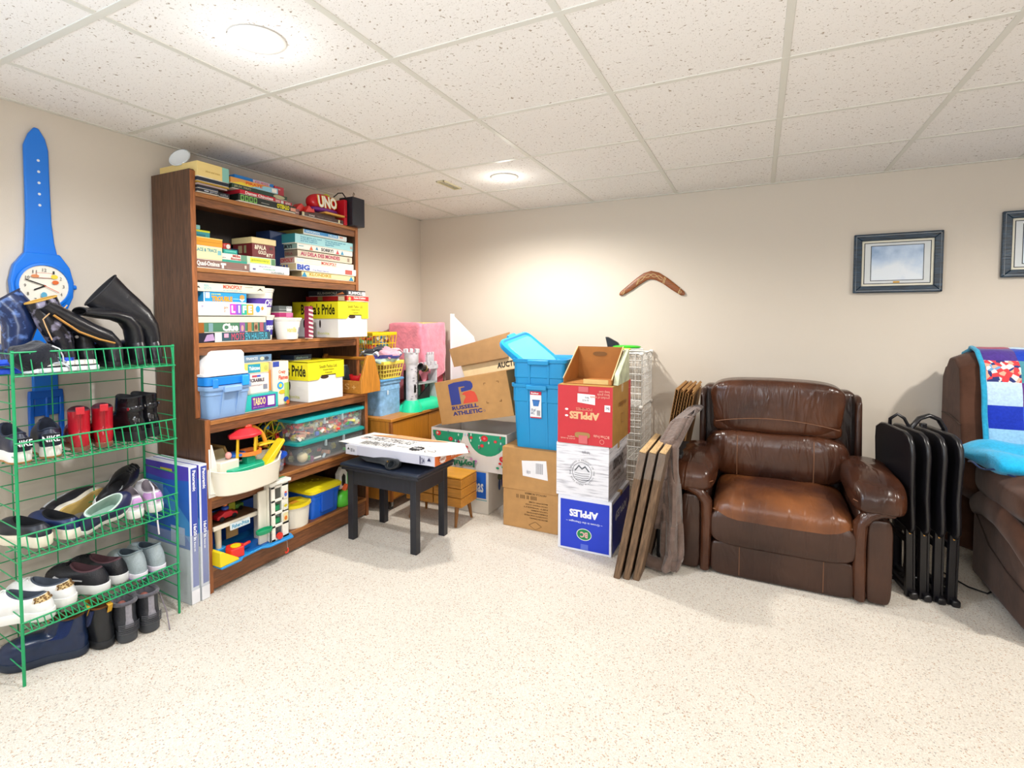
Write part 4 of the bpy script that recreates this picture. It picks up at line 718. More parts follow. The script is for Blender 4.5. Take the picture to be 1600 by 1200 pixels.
obj('tower_roof', B().box(tx0-.01, ty0-.01, .32, tx1+.012, ty1+.01, .338), plast('f0efe6'), ga, bevel=.003)
obj('roof_stripe', B().box(tx0-.005, ty0+.03, .338, tx1+.006, ty0+.08, .3395), plast('4a9a6a'), ga)
for z in (.10, .17): obj('green_lift', B().box(tx0+.035, ty0+.014, z, tx1-.048, ty0+.08, z+.03), plast('1a8a58'), ga, bevel=.003)
obj('red_crank', B().cyl((tx0+.05, ty0-.012, .035), (tx0+.05, ty0, .035), .018, n=18), plast('e0382c'), ga, smooth=40)
obj('green_tray', B().lathe([(0, 0), (.04, 0), (.044, .006), (.044, .02), (.038, .02), (.036, .008), (0, .008)], n=20, c=(.262, .02, .085), sx=1.1, sy=.6, cap=(0, 0)), plast('1a9a68'), ga, smooth=35)
deco(ga, {'f': ((tx1-.045, ty0, .02), (.045, 0, 0), (0, 0, .29), (0, -1, 0))}, [('r', 'f', .15, .28, .85, .44, 'e8dca8'), ('e', 'f', .5, .34, .01, .012, 'e07a2a'), ('r', 'f', .15, .5, .85, .64, 'e0e0d0'), ('e', 'f', .5, .58, .012, .008, 'd8c82a'), ('r', 'f', .15, .72, .85, .88, 'e8e0d8'), ('e', 'f', .5, .8, .01, .013, '5a78c8'), ('e', 'f', .5, .84, .008, .005, 'e0502a')], .002)
car = thing('toy_car', 'small red toy car with a round-headed driver on the garage deck', 'toy car', (.325, -2.235, z6+.1855), SH)
obj('car_body', B().prism([(-.06, .012), (-.058, .03), (-.03, .036), (-.02, .045), (.02, .045), (.03, .034), (.055, .03), (.06, .012)], (0, -.025, 0), (1, 0, 0), (0, 0, 1), (0, .05, 0)), plast('c8202a'), car, bevel=.004)
for x in (-.035, .035):
    for y in (-.028, .022): obj('wheel', B().cyl((x, y, .013), (x, y+.008, .013), .013, n=16), BLK, car)
dv = obj('driver', B().ell((0, 0, .058), (.02, .02, .012), 14, 8), plast('2a50a8'), car, smooth=60); obj('head', B().ell((0, 0, .08), (.014, .014, .015), 14, 10), plast('e07838'), car, smooth=60)
tk = thing('toy_truck', 'small yellow and green toy truck behind the red toy car on the garage deck', 'toy truck', (.26, -2.14, z6+.1855), SH)
obj('cab', B().box(-.04, -.02, .012, .0, .02, .055), plast('a8a832'), tk, bevel=.004); obj('bed', B().box(.002, -.02, .012, .05, .02, .035), plast('5a8a40'), tk, bevel=.003)
for x in (-.025, .03):
    for y in (-.022, .016): obj('wheel', B().cyl((x, y, .012), (x, y+.006, .012), .012, n=14), BLK, tk)
rh = thing('red_toy_hook', 'small red toy hook hanging on a thread from the toy garage', 'toy hook', (.482, -1.975, z6-.05), SH)
obj('hook', B().sweep([(0, 0, .01), (.004, 0, .0), (0, 0, -.012), (-.012, 0, -.014), (-.014, 0, -.006)], .004, 8), plast('e0402a'), rh); obj('thread', B().cyl((0, 0, .01), (0, .004, .05), .0006, n=5), plast('c8c8c8'), rh)
pail('oval cream tub with a yellow lid and orange label on the bottom shelf', .33, -1.79, z6, .075, .085, .13, 'ece6d6', None, None, None, 'plastic tub', 'e8cf1e', 1.12, .95)
pl_ = obj('lid_label', B().prism([(-.025, -.03), (.03, -.03), (.03, .02), (-.025, .02)], (.32, -1.80, z6+.1352), (0, 1, 0), (-1, 0, 0), (0, 0, .0006)), paper('d8922a')); tag(pl_, 'orange square label on the yellow oval tub lid', 'label')
yb = tote('storage_tote', 'bright blue plastic tote with a yellow lid on the bottom shelf', 'storage tote', (.24, -1.585, z6), SH, .245, .30, .165, '1666d8', .9, handle=False)
obj('lid', B().rings([tubring(.262, .315, .03, .155), tubring(.272, .325, .035, .16), tubring(.272, .325, .035, .175), tubring(.25, .30, .03, .183)]), mat('e8d61e', .3), yb, smooth=35)
obj('front_panel', B().box(-.05, -.157, .03, .05, -.14, .145), mat('1258c4', .35), yb, bevel=.004)
for i in range(6): obj('lid_button', B().cyl((-.07+.028*i, .02-.02*(i % 2), .183), (-.07+.028*i, .02-.02*(i % 2), .185), .007, n=12), mat('f0e03a', .3), yb)
th_ = thing('plastic_playhouse', 'blue, white and green plastic toy playhouse with a red slide behind the stool leg', 'toy playhouse', (.34, -1.42, z6), SH)
obj('green_hill', B().ell((.02, -.01, .035), (.07, .05, .06), 16, 8, .8), plast('5ac83a'), th_, smooth=60)
obj('blue_wall', B().box(-.06, .04, 0, .05, .055, .16), plast('1a58b8'), th_, bevel=.003)
hb = B().prism([(.0, .10), (.0, .2), (.035, .24), (.07, .2), (.07, .10)], (0, 0, 0), (1, 0, 0), (0, 0, 1), (0, .04, 0)); obj('white_house', hb, plast('eeeae4'), th_, bevel=.002)
obj('doorway', B().prism([(.018, .12), (.018, .18), (.035, .2), (.052, .18), (.052, .12)], (0, -.0012, 0), (1, 0, 0), (0, 0, 1), (0, .001, 0)), BLK, th_)
obj('red_slide', B().prism([(-.03, .03), (.04, .13), (.055, .125), (-.01, .025)], (0, -.03, 0), (1, 0, 0), (0, 0, 1), (0, .035, 0)), plast('e0602a'), th_, bevel=.002)
obj('blue_knob', B().cyl((.02, -.045, .06), (.02, -.035, .06), .022, n=18), plast('3a90e0'), th_)
obj('green_post', B().box(.075, -.02, 0, .115, .03, .19), plast('5ad03a'), th_, bevel=.004)
obj('rear_base', B().box(-.06, -.0, 0, .12, .06, .02), plast('2a60b8'), th_)

# ---- photo frame boxes beside the bookshelf
def frbox(label, y, x1):
    t = thing('poster_frame_box', label, 'boxed frame', (x1, y, .002), SH, 'shrink-wrapped poster frames beside the bookshelf')
    w, h, d = .04, .655, .36
    obj('frame_slab', B().box(0, 0, 0, w, d, h), paper('dfe3ee'), t, bevel=.002)
    obj('wrap', B().box(-.0025, -.002, -.001, w+.0015, d+.002, h*.5), mat('dde6ea', .12, alpha=.3, bs=25, bd=.9), t)
    deco(t, {'f': ((0, 0, 0), (w, 0, 0), (0, 0, h), (0, -1, 0)), 'l': ((0, d, 0), (0, -d, 0), (0, 0, h), (-1, 0, 0)), 't': ((0, 0, h), (w, 0, 0), (0, d, 0), (0, 0, 1))},
         [('r', 'f', .22, .12, .95, .985, '3d4fae'), ('r', 'l', 0, .40, 1, 1, '2d6cd0'), ('p', 'l', [(0, .9), (.5, .88), (1, .9), (1, 1), (0, 1)], '5a4ac8'), ('p', 'l', [(0, .5), (.5, .7), (1, .45), (1, .6), (.5, .82), (0, .7)], '4a9ae0'), ('r', 'l', .12, .62, .45, .85, '8ab8e8'), ('r', 'l', .6, .42, .9, .55, 'b8c8e8'), ('r', 'l', .4, .945, .66, .965, 'd8c848'), ('r', 'l', 0, 0, 1, .4, 'cfd8de'), ('r', 'f', .0, 0, 1, .1, 'e8eaf0')])
    P = B()
    for tx, u0, u1, z0_, z1_ in (('Panoramic', .38, .78, .82, .97), ('16x20 in', .38, .78, .46, .58), ('38x50', .3, .8, .02, .07), ('frame set', .42, .62, .38, .45)):
        gv, gf = glyphs(tx, .04)
        P.add([(w*(u1-(u1-u0)*(1-b)), -.0026, h*(z1_-(z1_-z0_)*a)) for a, b in gv], gf)
    obj('lettering', P, paper('eceef6'), t)
    return t
frbox('blue and white boxed poster frame nearer the shoe rack, beside the bookshelf', -2.482, .42)
frbox('blue and white boxed poster frame standing against the bookshelf side', -2.436, .425)
# ------------------------------------------------------------------ green wire shoe rack
GR = mat('189a60', .35); 
RZ = 1.5056
rk = thing('wire_shoe_rack', 'green wire shoe rack with four tiers against the left wall', 'shoe rack', (.395, -3.10, 0), RZ)
RW, RD, RH = .553, .275, 1.235
def wire(name, p0, p1, r, n=6): return obj(name, B().cyl(p0, p1, r, n=n), GR, rk, smooth=60)
TZ = [1.142, .812, .472, .20]
for x in (0, RW):
    for y in (0, RD): wire('post', (x, y, 0), (x, y, RH if y == 0 else RH+.0), .0055, 10)
    k = 0; z = .06
    while z < RH-.03:
        wire('rung', (x, 0, z), (x, RD, z), .0022); z += .0655
    wire('rung', (x, 0, RH-.012), (x, RD, RH-.012), .0025)
for i in range(4): wire('back_upright', (RW*(i+.5)/4.0, RD+.003, .05), (RW*(i+.5)/4.0, RD+.003, RH-.05), .0024)
z = .08
while z < RH-.06: wire('back_wire', (0, RD, z), (RW, RD, z), .0022); z += .076
w0 = w1 = None
for t, z in enumerate(TZ):
    top = z+(.086 if t < 3 else .036)
    wire('front_rail', (-.004, -.004, top), (RW+.004, -.004, top), .0034, 8)
    wire('front_rail', (0, -.018, z), (RW, -.018, z), .003, 8)
    wire('shelf_rail', (0, RD, z), (RW, RD, z), .003, 8); wire('shelf_rail', (0, RD*.5, z-.003), (RW, RD*.5, z-.003), .003, 8)
    n = 19 if t < 3 else 26
    pw = {}
    for i in range(n):
        x = .02+(RW-.03)*i/(n-1)
        if i == 0:
            a = wire('front_wire', (0, -.004, top), (.004, -.018, z), .0022); b = wire('shelf_wire', (0, -.018, z+.003), (0, RD, z+.003), .0022); a.location.x = b.location.x = x
        else:
            for q in (a, b): c = q.copy(); COL.objects.link(c); c.location.x = x

# ------------------------------------------------------------------ shoes
def outline(t, L, W):
    "half widths right/left at t=0..1 along the foot"
    e = math.sqrt(max(0, 1-(2*min(max(t, 0), 1)-1)**8)) if 0 < t < 1 else 0
    body = .031+.015*math.exp(-((t-.68)/.2)**2)-.004*math.exp(-((t-.38)/.12)**2)
    endh = math.sqrt(max(0, 1-max(0, (.12-t)/.12)**2)); toe = math.sqrt(max(0, 1-max(0, (t-.78)/.22)**2))
    return body*endh*toe*W/.046
NS = 36
def shoe(label, loc, rz, L=.25, W=.042, zs=.026, hb=.075, hf=.085, dip=.018, yc=.085, lc=.062, wc=.027, upper='202028', sole='eeeae0', lining='3a3a40', laces=None, tab=None, tongue=None,
         group=None, um=None, shaft=None, toecap=None, heel=None, text=None, rot=None, name='shoe', extra=None, insole=None, outsole=None, bump=0, collar=None, cat='shoe', top=None):
    t = thing(name, label, cat, loc, rz, group, rot)
    t.scale = (1, 1, 1) if shaft else (1.1, 1.07, 1.2)
    ang = [2*pi*i/NS for i in range(NS)]
    def O(a, s=1):
        q = (1-cos(a))/2; sd = 1 if a <= pi else -1
        return (sd*outline(q, L, W)*s, L*(.5+(q-.5)*(1+(s-1)*.35)))
    spring = lambda y: .012*max(0, (y/L-.75)/.25)**2
    def lv(z, s): return [(O(a, s)[0], O(a, s)[1], z+spring(O(a, s)[1])*(1 if z < .05 else .5)) for a in ang]
    hz = heel or 0
    sm = plast(sole, .5)
    rr = [lv(0, .93), lv(.004, 1.02), lv(zs*.7, 1.05), lv(zs, 1.03), lv(zs+.002, .9)]
    obj('sole', B().rings(rr), sm, t, smooth=45)
    if outsole: obj('outsole', B().rings([lv(-.001, .9), lv(.0, 1.0), lv(.005, 1.055), lv(.007, 1.0)]), plast(outsole, .7), t, smooth=40)
    def C(a): return (wc*sin(a), yc-lc*cos(a), hb+(hf-hb)*(1-cos(a))/2-dip*sin(a)**2)
    C0 = C
    if top:
        tb, tf, lc2, wc2, yc2 = top
        def C(a): return (wc2*sin(a), yc2-lc2*cos(a), tb+(tf-tb)*(1-cos(a))/2-dip*sin(a)**2)
    def S(a, v):
        if top:
            if v > .62:
                q = (v-.62)/.38; c0 = C0(a); c1 = C(a); return tuple(c0[k]+(c1[k]-c0[k])*q for k in range(3))
            return S0(a, v/.62)
        return S0(a, v)
    def S0(a, v):
        C = C0; b = O(a, .97); c = C(a); q = (1-cos(a))/2
        s = v**(1.0+1.1*q); g = 1-(1-v)**(1+.9*q)
        bul = .006*sin(pi*v)*(1-q*.3)
        sx = 1 if b[0] >= 0 else -1
        x = b[0]+(c[0]-b[0])*s+sx*bul*abs(sin(a)); y = b[1]+(c[1]-b[1])*s-(bul if q < .2 else 0)*.6
        z0 = zs+spring(b[1])*.5
        return (x, y, z0+(c[2]-z0)*g)
    nv = 16 if top else 9
    um_ = um or mat(upper, .45, bs=300, bd=bump, var=.06) if bump else (um or mat(upper, .4, var=.05, bs=80))
    obj('upper', B().rings([[S(a, v/nv) for a in ang] for v in range(nv+1)], cap=(0, 0)), um_, t, smooth=70)
    lin_ = [[C(a) for a in ang]]
    for k, (dz, s) in enumerate(((.004, .9), (-.006, .84), (-.03, .86), (-min(.055, (hb-zs)*.85) if not top else -.06, .82))):
        lin_.append([(C(a)[0]*s, yc+(C(a)[1]-yc)*s, max(zs+.004, C(a)[2]+dz)) for a in ang])
    if not shaft:
        obj('lining', B().rings(lin_, cap=(0, 1)), mat(lining, .9, var=.1, bs=90), t, smooth=60)
        if collar: obj('collar', B().sweep([Vector(C(a))+Vector((0, 0, .001)) for a in ang], .0035, 6, closed=True), mat(collar, .6), t, smooth=60)
    if tongue: obj('tongue', B().prism([(-.016, 0), (.016, 0), (.02, .05), (.014, .062), (-.014, .062), (-.02, .05)], (0, yc+lc*.9, hf-.02), (1, 0, 0), (0, -.45, .75), (0, .004, .004)), mat(tongue, .8), t, bevel=.002)
    if laces:
        b = B()
        for k in range(5):
            v = .95-.13*k; w = .42+.0*k
            p0 = Vector(S(pi-w, v)); p1 = Vector(S(pi+w, v)); m = (p0+p1)/2+Vector((0, 0, .006))
            q = Vector(S(pi+w, v-.12)); 
            b.sweep([p0+Vector((0, 0, .001)), m, p1+Vector((0, 0, .001))], .0026, 6); b.sweep([p0+Vector((0, 0, .001)), (p0+q)/2+Vector((0, 0, .007)), q], .0024, 6)
        obj('laces', b, paper(laces), t, smooth=60)
    if tab: obj('heel_tab', B().ell((0, .002, (hb+zs)*.55), (.017, .006, .017), 14, 8, .6), mat(tab, .5), t, smooth=50)
    if toecap: 
        aa = [pi-1.3+2.6*i/16 for i in range(17)]
        obj('toe_cap', B().grid(lambda u, v: tuple(Vector(S(aa[int(round(u*16))], v*.42))+Vector((0, .0015, .0008))), 16, 4), mat(toecap, .4), t, smooth=60)
    if shaft:
        pts, rad_, inner = shaft
        base = [C(a) for a in ang]
        b = B().sweep(pts, rad_, 20, cap=False, up=(1, 0, 0)); obj('shaft', b, um_, t, smooth=70)
        obj('shaft_lining', B().sweep(pts[1:], [(q[0]*.9, q[1]*.9) for q in rad_[1:]], 20, cap=False, up=(1, 0, 0)), mat(inner, .8), t, smooth=70)
        P = [Vector(p) for p in pts]; T = (P[-1]-P[-2]).normalized(); ux = (Vector((1, 0, 0))-T*T.x).normalized(); bi = T.cross(ux)
        obj('shaft_rim', B().sweep([P[-1]+bi*(cos(a)*rad_[-1][0])+ux*(sin(a)*rad_[-1][1]) for a in ang], .003, 6, closed=True), mat(inner, .7), t, smooth=60)
    if text:
        deco(t, {'f': ((-.02, -.006, hb*.55), (.04, 0, 0), (0, -.0, .018), (0, -1, .1))}, text, .001)
    if extra: extra(t, S, C, O)
    return t
LEA = mat('1a1b20', .28, bs=60, bd=.25, var=.2); PAT = mat('101014', .12, bs=40, bd=.4)
GS = 'shoes and boots on the wire rack'
W90 = SH
# tier 2
z = .8175
def nike(t, S, C, O):
    obj('heel_panel', B().prism([(-.027, 0), (.027, 0), (.024, .034), (-.024, .034)], (0, -.0035, .046), (1, 0, 0), (0, .1, 1), (0, -.003, 0)), plast('141a26', .25), t, bevel=.002)
    deco(t, {'f': ((-.025, -.0068, .051), (.05, 0, 0), (0, .0024, .024), (0, -1, 0))}, [('t', 'f', 'NIKE', .03, .1, .97, .9, 'f4f4f4', .02)], .0005)
for n_, (y, rz) in enumerate(((-3.07, W90-.05), (-2.985, W90-.3))):
    shoe('dark navy sneaker with white heel lettering, '+('behind the left rack post' if not n_ else 'second on the second tier'), (.375, y, z), rz, .24, .044, .036, .092, .11, .02, upper='182038', sole='f0eee8', lining='1c2130', outsole='a87a48', collar='242c40', extra=nike, laces='1c2646', group=GS, heel=1)
def redx(t, S, C, O): obj('pull_tab', B().box(-.013, -.004, .125, .013, .004, .15), mat('c02430', .3), t, bevel=.002); obj('zip_line', B().sweep([(0, -.001, .05), (0, -.003, .13)], .0014, 6), mat('8a1820', .4), t)
for n_, y in enumerate((-2.885, -2.80)):
    shoe('glossy red ankle boot, '+('left' if not n_ else 'right')+' one of the red pair on the second tier', (.37, y, z), W90-.35, .225, .040, .016, .07, .09, .004, yc=.062, lc=.056, wc=.033, top=(.135, .14, .05, .034, .058), upper='a81c28', um=mat('ae1a28', .2, bs=30, bd=.4, var=.1), sole='8a5a48', lining='4a2430', extra=redx, group=GS, name='ankle_boot', cat='boot')
def blkx(t, S, C, O):
    for s in (-1, 1): obj('snap_button', B().cyl((s*.036, .03, .12), (s*.041, .03, .12), .006, n=12), mat('c8c8c8', .2, 1), t)
    obj('strap', B().sweep([(.034*sin(a), .06-.052*cos(a), .118) for a in [2*pi*i/16 for i in range(16)]], [(.0035, .01)]*16, 8, closed=True, up=(0, 0, 1)), mat('16161c', .15), t, smooth=60)
for n_, (y, x) in enumerate(((-2.655, .385), (-2.575, .35))):
    shoe('shiny black patent ankle boot, '+('left' if not n_ else 'right')+' one of its pair, second tier', (x, y, z), W90+.35, .24, .042, .034, .085, .105, .006, yc=.066, lc=.058, wc=.034, top=(.16, .165, .052, .037, .062), um=PAT, sole='1a1a1e', lining='16161a', extra=blkx, group=GS, name='ankle_boot', cat='boot')
# tier 3
z = .4775
shoe('black slip-on shoe with cream sole at the left end, third tier', (.36, -3.0, z), W90+.2, .235, .043, .034, .07, .08, .01, yc=.095, lc=.072, wc=.03, upper='20242e', sole='efe6d2', lining='0e1016', group=GS)
shoe('dark navy slip-on shoe with cream sole, second from left, third tier', (.372, -2.905, z), W90+.25, .235, .043, .032, .066, .08, .01, yc=.09, lc=.07, wc=.03, upper='1b2c58', sole='f0e8d8', lining='0e1016', group=GS)
shoe('navy canvas shoe with pale green lining tipped to the right on the third tier', (.345, -2.90, z+.006), 0, .215, .042, .02, .072, .08, .012, yc=.09, lc=.07, wc=.03, upper='20264c', sole='f2f0ea', lining='9ab4a8', collar='c8d8d0', group=GS, rot=(rad(14), rad(30), W90+1.9+pi))
shoe('black slip-on sneaker lying on its side showing a tan outsole', (.20, -2.90, z+.05), 0, .25, .042, .024, .07, .08, .012, yc=.09, lc=.07, wc=.03, upper='20202a', sole='f0eadc', outsole='c8a860', lining='30302e', collar='c8ccd4', tab='20202a', group=GS, rot=(rad(8), rad(-72), W90-1.3+pi*0))
shoe('black laced sneaker leaning toe-up against the back of the third tier', (.24, -2.78, z+.05), 0, .25, .043, .022, .07, .085, .012, upper='17171c', sole='d8d8d8', lining='202024', laces='101014', group=GS, rot=(rad(24), rad(38), W90-.75))
def pinkx(t, S, C, O):
    for s in (-1, 1): obj('pink_panel', B().grid(lambda u, v: tuple(Vector(S((pi*.10+u*.9) if s > 0 else (2*pi-pi*.10-u*.9), .45+.45*v))+Vector((s*.0018, -.001, .0))), 8, 3), mat('c898d0', .5), t, smooth=60)
    obj('hanging_lace', B().sweep([(.0, .09, .10), (-.01, .01, .095), (-.012, -.022, .04), (-.01, -.03, -.03), (-.006, -.03, -.075)], .003, 6), paper('e8e4ec'), t, smooth=60)
for n_, y in enumerate((-2.685, -2.60)):
    shoe('white sneaker with lilac heel, '+('left' if not n_ else 'right')+' one of its pair, third tier', (.375, y, z), W90-.22, .235, .043, .028, .078, .095, .014, upper='e9e6ea', sole='f4f2ee', lining='8a8088', laces='f0eef0', extra=pinkx if n_ else None, tab='c898d0', group=GS)
# tier 4
z = .2055
def leox(t, S, C, O):
    rnd = random.Random(5); b = B()
    for k in range(46):
        a = rnd.uniform(-.9, .9)+0; v = rnd.uniform(.62, .95); a = a % (2*pi); p = Vector(S(a, v)); q = Vector(S(a, v+.02)); n = Vector((math.copysign(.0016, p.x), -.0016, 0))
        b.ell(p+n, (.003, .003, .0022), 6, 4)
    obj('leopard_spots', b, paper('7a5a34'), t)
    obj('leopard_panel', B().grid(lambda u, v: tuple(Vector(S((-.95+1.9*u) % (2*pi), .6+.38*v))+Vector((0, -.0008, 0))), 14, 3), paper('d8bc84'), t, smooth=60)
for n_, (x, y) in enumerate(((.385, -3.0), (.345, -2.91))):
    shoe('white sneaker with leopard print collar, '+('front' if not n_ else 'rear')+' one of its pair, fourth tier', (x, y, z), W90+.62, .24, .044, .03, .082, .095, .014, upper='eeeeee', sole='f4f3f0', lining='4a5260', laces='f2f2f2', extra=leox, group=GS)
def trx(t, S, C, O):
    for s in (-1, 1): obj('side_swoosh', B().grid(lambda u, v: tuple(Vector(S((1.2+1.0*u) if s > 0 else (2*pi-1.2-1.0*u), .25+.1*v+.15*u))+Vector((s*.0015, 0, .001))), 8, 2), paper('d8d8dc'), t, smooth=60)
for n_, (x, y, rz) in enumerate(((.36, -2.80, W90+.45), (.34, -2.715, W90+.5))):
    shoe('black running shoe with white sole, '+('left' if not n_ else 'right')+' one of its pair, fourth tier', (x, y, z), rz, .25, .045, .032, .085, .098, .014, upper='1a1a22', sole='f0eff0', lining='5a3c44', laces='15151a', extra=trx, group=GS, bump=.4)
for n_, y in enumerate((-2.672, -2.592)):
    shoe('pale grey knit slip-on shoe, '+('left' if not n_ else 'right')+' one of its pair, fourth tier', (.385, y, z), W90+.05, .235, .041, .022, .10, .085, .012, upper='a3b0b6', sole='ece4f0', outsole='b8a0d8', lining='3c4854', collar='8a9aa2', bump=.4, group=GS)
# floor
FG = 'shoes on the carpet under the rack'
def chx(t, S, C, O):
    for s in (-1, 1):
        a0, a1 = (1.1, 2.0) if s > 0 else (2*pi-1.1, 2*pi-2.0)
        obj('elastic_panel', B().grid(lambda u, v: tuple(Vector(S(a0+(a1-a0)*(u*(.5+.5*v)+.25*(1-v)), .5+.48*v))+Vector((s*.0022, 0, 0))), 8, 6), cloth('1a2c5c', 400, .4), t, smooth=60)
    obj('pull_loop', B().sweep([(0, .0, .125), (0, -.008, .15), (0, .004, .155)], [(.009, .0015)]*3, 8), mat('c89a28', .6), t)
    obj('front_loop', B().sweep([(0, .115, .13), (0, .125, .155), (0, .11, .15)], [(.009, .0015)]*3, 8), mat('c89a28', .6), t)
NV = mat('1c2c4c', .22, bs=50, bd=.15, var=.15)
shoe('navy leather elastic-sided boot seen full length on the carpet under the rack', (.375, -2.885, .001), W90+.9, .275, .047, .026, .08, .10, .004, yc=.07, lc=.064, wc=.037, top=(.135, .14, .047, .034, .054), um=NV, sole='202c40', lining='5a3a1c', extra=chx, group=FG, name='elastic_sided_boot', cat='boot')
shoe('black leather elastic-sided boot standing just right of the navy boot on the carpet', (.425, -2.83, .001), W90+.15, .27, .046, .026, .08, .10, .004, yc=.07, lc=.064, wc=.037, top=(.14, .145, .047, .034, .054), um=mat('202226', .28, bs=50, bd=.15, var=.15), sole='25272c', lining='6a4018', extra=chx, group=FG, name='elastic_sided_boot', cat='boot')
def hikx(t, S, C, O):
    obj('grey_heel_tape', B().grid(lambda u, v: tuple(Vector(S((-.28+.56*u) % (2*pi), .25+.73*v))+Vector((0, -.002, 0))), 4, 6), cloth('8c8a92', 300, .4), t, smooth=60)
    obj('padded_collar', B().sweep([Vector(C(2*pi*i/24)) for i in range(24)], .007, 8, closed=True), cloth('5c5a62'), t, smooth=60)
    for k in range(6): obj('sole_ridge', B().sweep([(.0375*sin(a), .026-.032*cos(a), .036+.006*k) for a in [-1.1+2.2*i/8 for i in range(9)]], .0018, 5), plast('3a3c42'), t)
    obj('inner_patch', B().ell((0, .09, .11), (.014, .02, .008), 12, 6), mat('b06a60', .8), t, smooth=60)
for n_, (x, y, dz) in enumerate(((.465, -2.775, 0), (.475, -2.69, 0))):
    s_ = shoe('dark grey hiking shoe, '+('left' if not n_ else 'right')+' one of its pair on the carpet', (x, y, .001), W90-.2, .26, .046, .036, .08, .10, .006, yc=.072, lc=.064, wc=.037, top=(.135, .135, .056, .037, .068), upper='2c2e34', sole='41454c', lining='6a6a72', extra=hikx, bump=.4, group=FG, laces='2a2a30')
    if n_: obj('loose_lace', B().sweep([(.03, .13, .13), (.05, .07, .1), (.055, .02, .05), (.05, -.02, .01), (.045, -.04, .003)], .0025, 6), paper('7a7078'), s_, smooth=60)

# tier 1: tall boots and sandals
z = 1.148
def E_(*a): return list(a)
TB = 'tall boots on the top tier of the rack'
def tall(label, loc, rz, pts, rr, inner='15151a', um=LEA, **k):
    return shoe(label, loc, rz, .24, .042, .02, .10, .11, .0, yc=.062, lc=.045, wc=.034, um=um, sole='1c1c20', lining='101014', shaft=(pts, rr, inner), group=TB, name='tall_boot', cat='boot', **k)
# local frame: +y toe (to wall), x = world +Y ; shafts lean towards -x (left in the photo)
tall('tall black leather boot with wide upright shaft, rightmost on the top tier', (.35, -2.56, z), W90, 
     [(0, .06, .05), (-.003, .06, .12), (-.012, .062, .165), (-.04, .065, .205), (-.085, .07, .24), (-.135, .075, .275), (-.19, .078, .325)], [(.043, .034), (.045, .037), (.045, .043), (.045, .055), (.04, .068), (.036, .08), (.03, .09)])
tall('black leather boot with its narrow shaft flopped over, second from right', (.36, -2.635, z), W90,
     [(0, .06, .05), (-.002, .06, .12), (-.012, .058, .165), (-.045, .055, .205), (-.10, .05, .222), (-.16, .045, .226), (-.215, .045, .232)], [(.043, .034), (.045, .035), (.045, .034), (.045, .03), (.046, .026), (.05, .022), (.055, .016)])
tall('black leather boot with a tan zip edge along its fallen shaft', (.37, -2.735, z), W90,
     [(0, .055, .05), (-.004, .055, .095), (-.03, .05, .125), (-.09, .045, .155), (-.15, .04, .19), (-.21, .04, .23), (-.245, .04, .255)], [(.043, .034), (.045, .036), (.045, .036), (.048, .034), (.05, .034), (.05, .032), (.048, .022)],
     extra=lambda t, S, C, O: obj('tan_zip_edge', B().sweep([(-.02, -.005, .1), (-.08, -.012, .118), (-.15, -.014, .15), (-.23, -.01, .215)], [(.006, .004)]*4, 8), mat('c08a42', .6), t, smooth=60))
tall('plain black ankle boot standing behind the sandals on the top tier', (.34, -2.825, z), W90,
     [(0, .055, .05), (-.002, .055, .11), (-.01, .055, .16)], [(.043, .034), (.044, .036), (.045, .038)])
def flo(t, S, C, O):
    rnd = random.Random(9); b = B()
    for k in range(60):
        a = rnd.uniform(0, 2*pi); v = rnd.uniform(.2, .95); p = Vector(S(a, v)); b.ell(p, (.006, .006, .006), 6, 4, mi=0)
    obj('flower_print', b, paper('9a92a8'), t)
FLO = bpy.data.materials.new('floral_leather'); FLO.use_nodes = True
_n = FLO.node_tree; _b = _n.nodes['Principled BSDF']; _t = _n.nodes.new('ShaderNodeTexCoord'); _v = _n.nodes.new('ShaderNodeTexNoise'); _v.inputs['Scale'].default_value = 26; _v.inputs['Detail'].default_value = 3
_r = _n.nodes.new('ShaderNodeValToRGB'); _r.color_ramp.elements[0].position = .52; _r.color_ramp.elements[0].color = lin('1b1b22'); _r.color_ramp.elements[1].position = .66; _r.color_ramp.elements[1].color = lin('8f8aa0')
_n.links.new(_t.outputs['Object'], _v.inputs[0]); _n.links.new(_v.outputs[0], _r.inputs[0]); _n.links.new(_r.outputs[0], _b.inputs['Base Color']); _b.inputs['Roughness'].default_value = .25
tall('dark floral cowboy boot with a tan lining on the top tier', (.36, -2.905, z), W90,
     [(0, .055, .05), (-.008, .055, .11), (-.028, .055, .17), (-.05, .055, .225), (-.068, .055, .275)], [(.043, .036), (.048, .04), (.05, .048), (.045, .052), (.035, .052)], inner='c89a44', um=FLO,
     extra=lambda t, S, C, O: (obj('tan_piping', B().sweep([(-.06, -.002, .12), (-.072, .004, .16), (-.085, .002, .20), (-.055, -.006, .235), (-.03, -.002, .228), (-.005, .005, .255)], .0025, 6), mat('c8a070', .5), t, smooth=60), obj('rivet', B().cyl((.02, .0, .13), (.02, -.006, .13), .006, n=12), mat('b8b8b8', .3, 1), t)))
BLF = FLO.copy(); BLF.name = 'blue_floral_leather'; BLF.node_tree.nodes['Color Ramp'].color_ramp.elements[0].color = lin('182a52'); BLF.node_tree.nodes['Color Ramp'].color_ramp.elements[1].color = lin('5a7ab8')
tall('dark blue floral cowboy boot leaning at the left edge, top tier', (.30, -3.03, z), W90,
     [(0, .055, .05), (-.0, .055, .11), (.012, .055, .17), (.006, .06, .23), (-.03, .07, .28)], [(.043, .036), (.05, .042), (.055, .052), (.055, .06), (.05, .062)], inner='1c2440', um=BLF)
ck = thing('black_crumpled_cap', 'black crumpled cap with white piping on the top tier', 'cap', (.40, -3.015, z), W90)
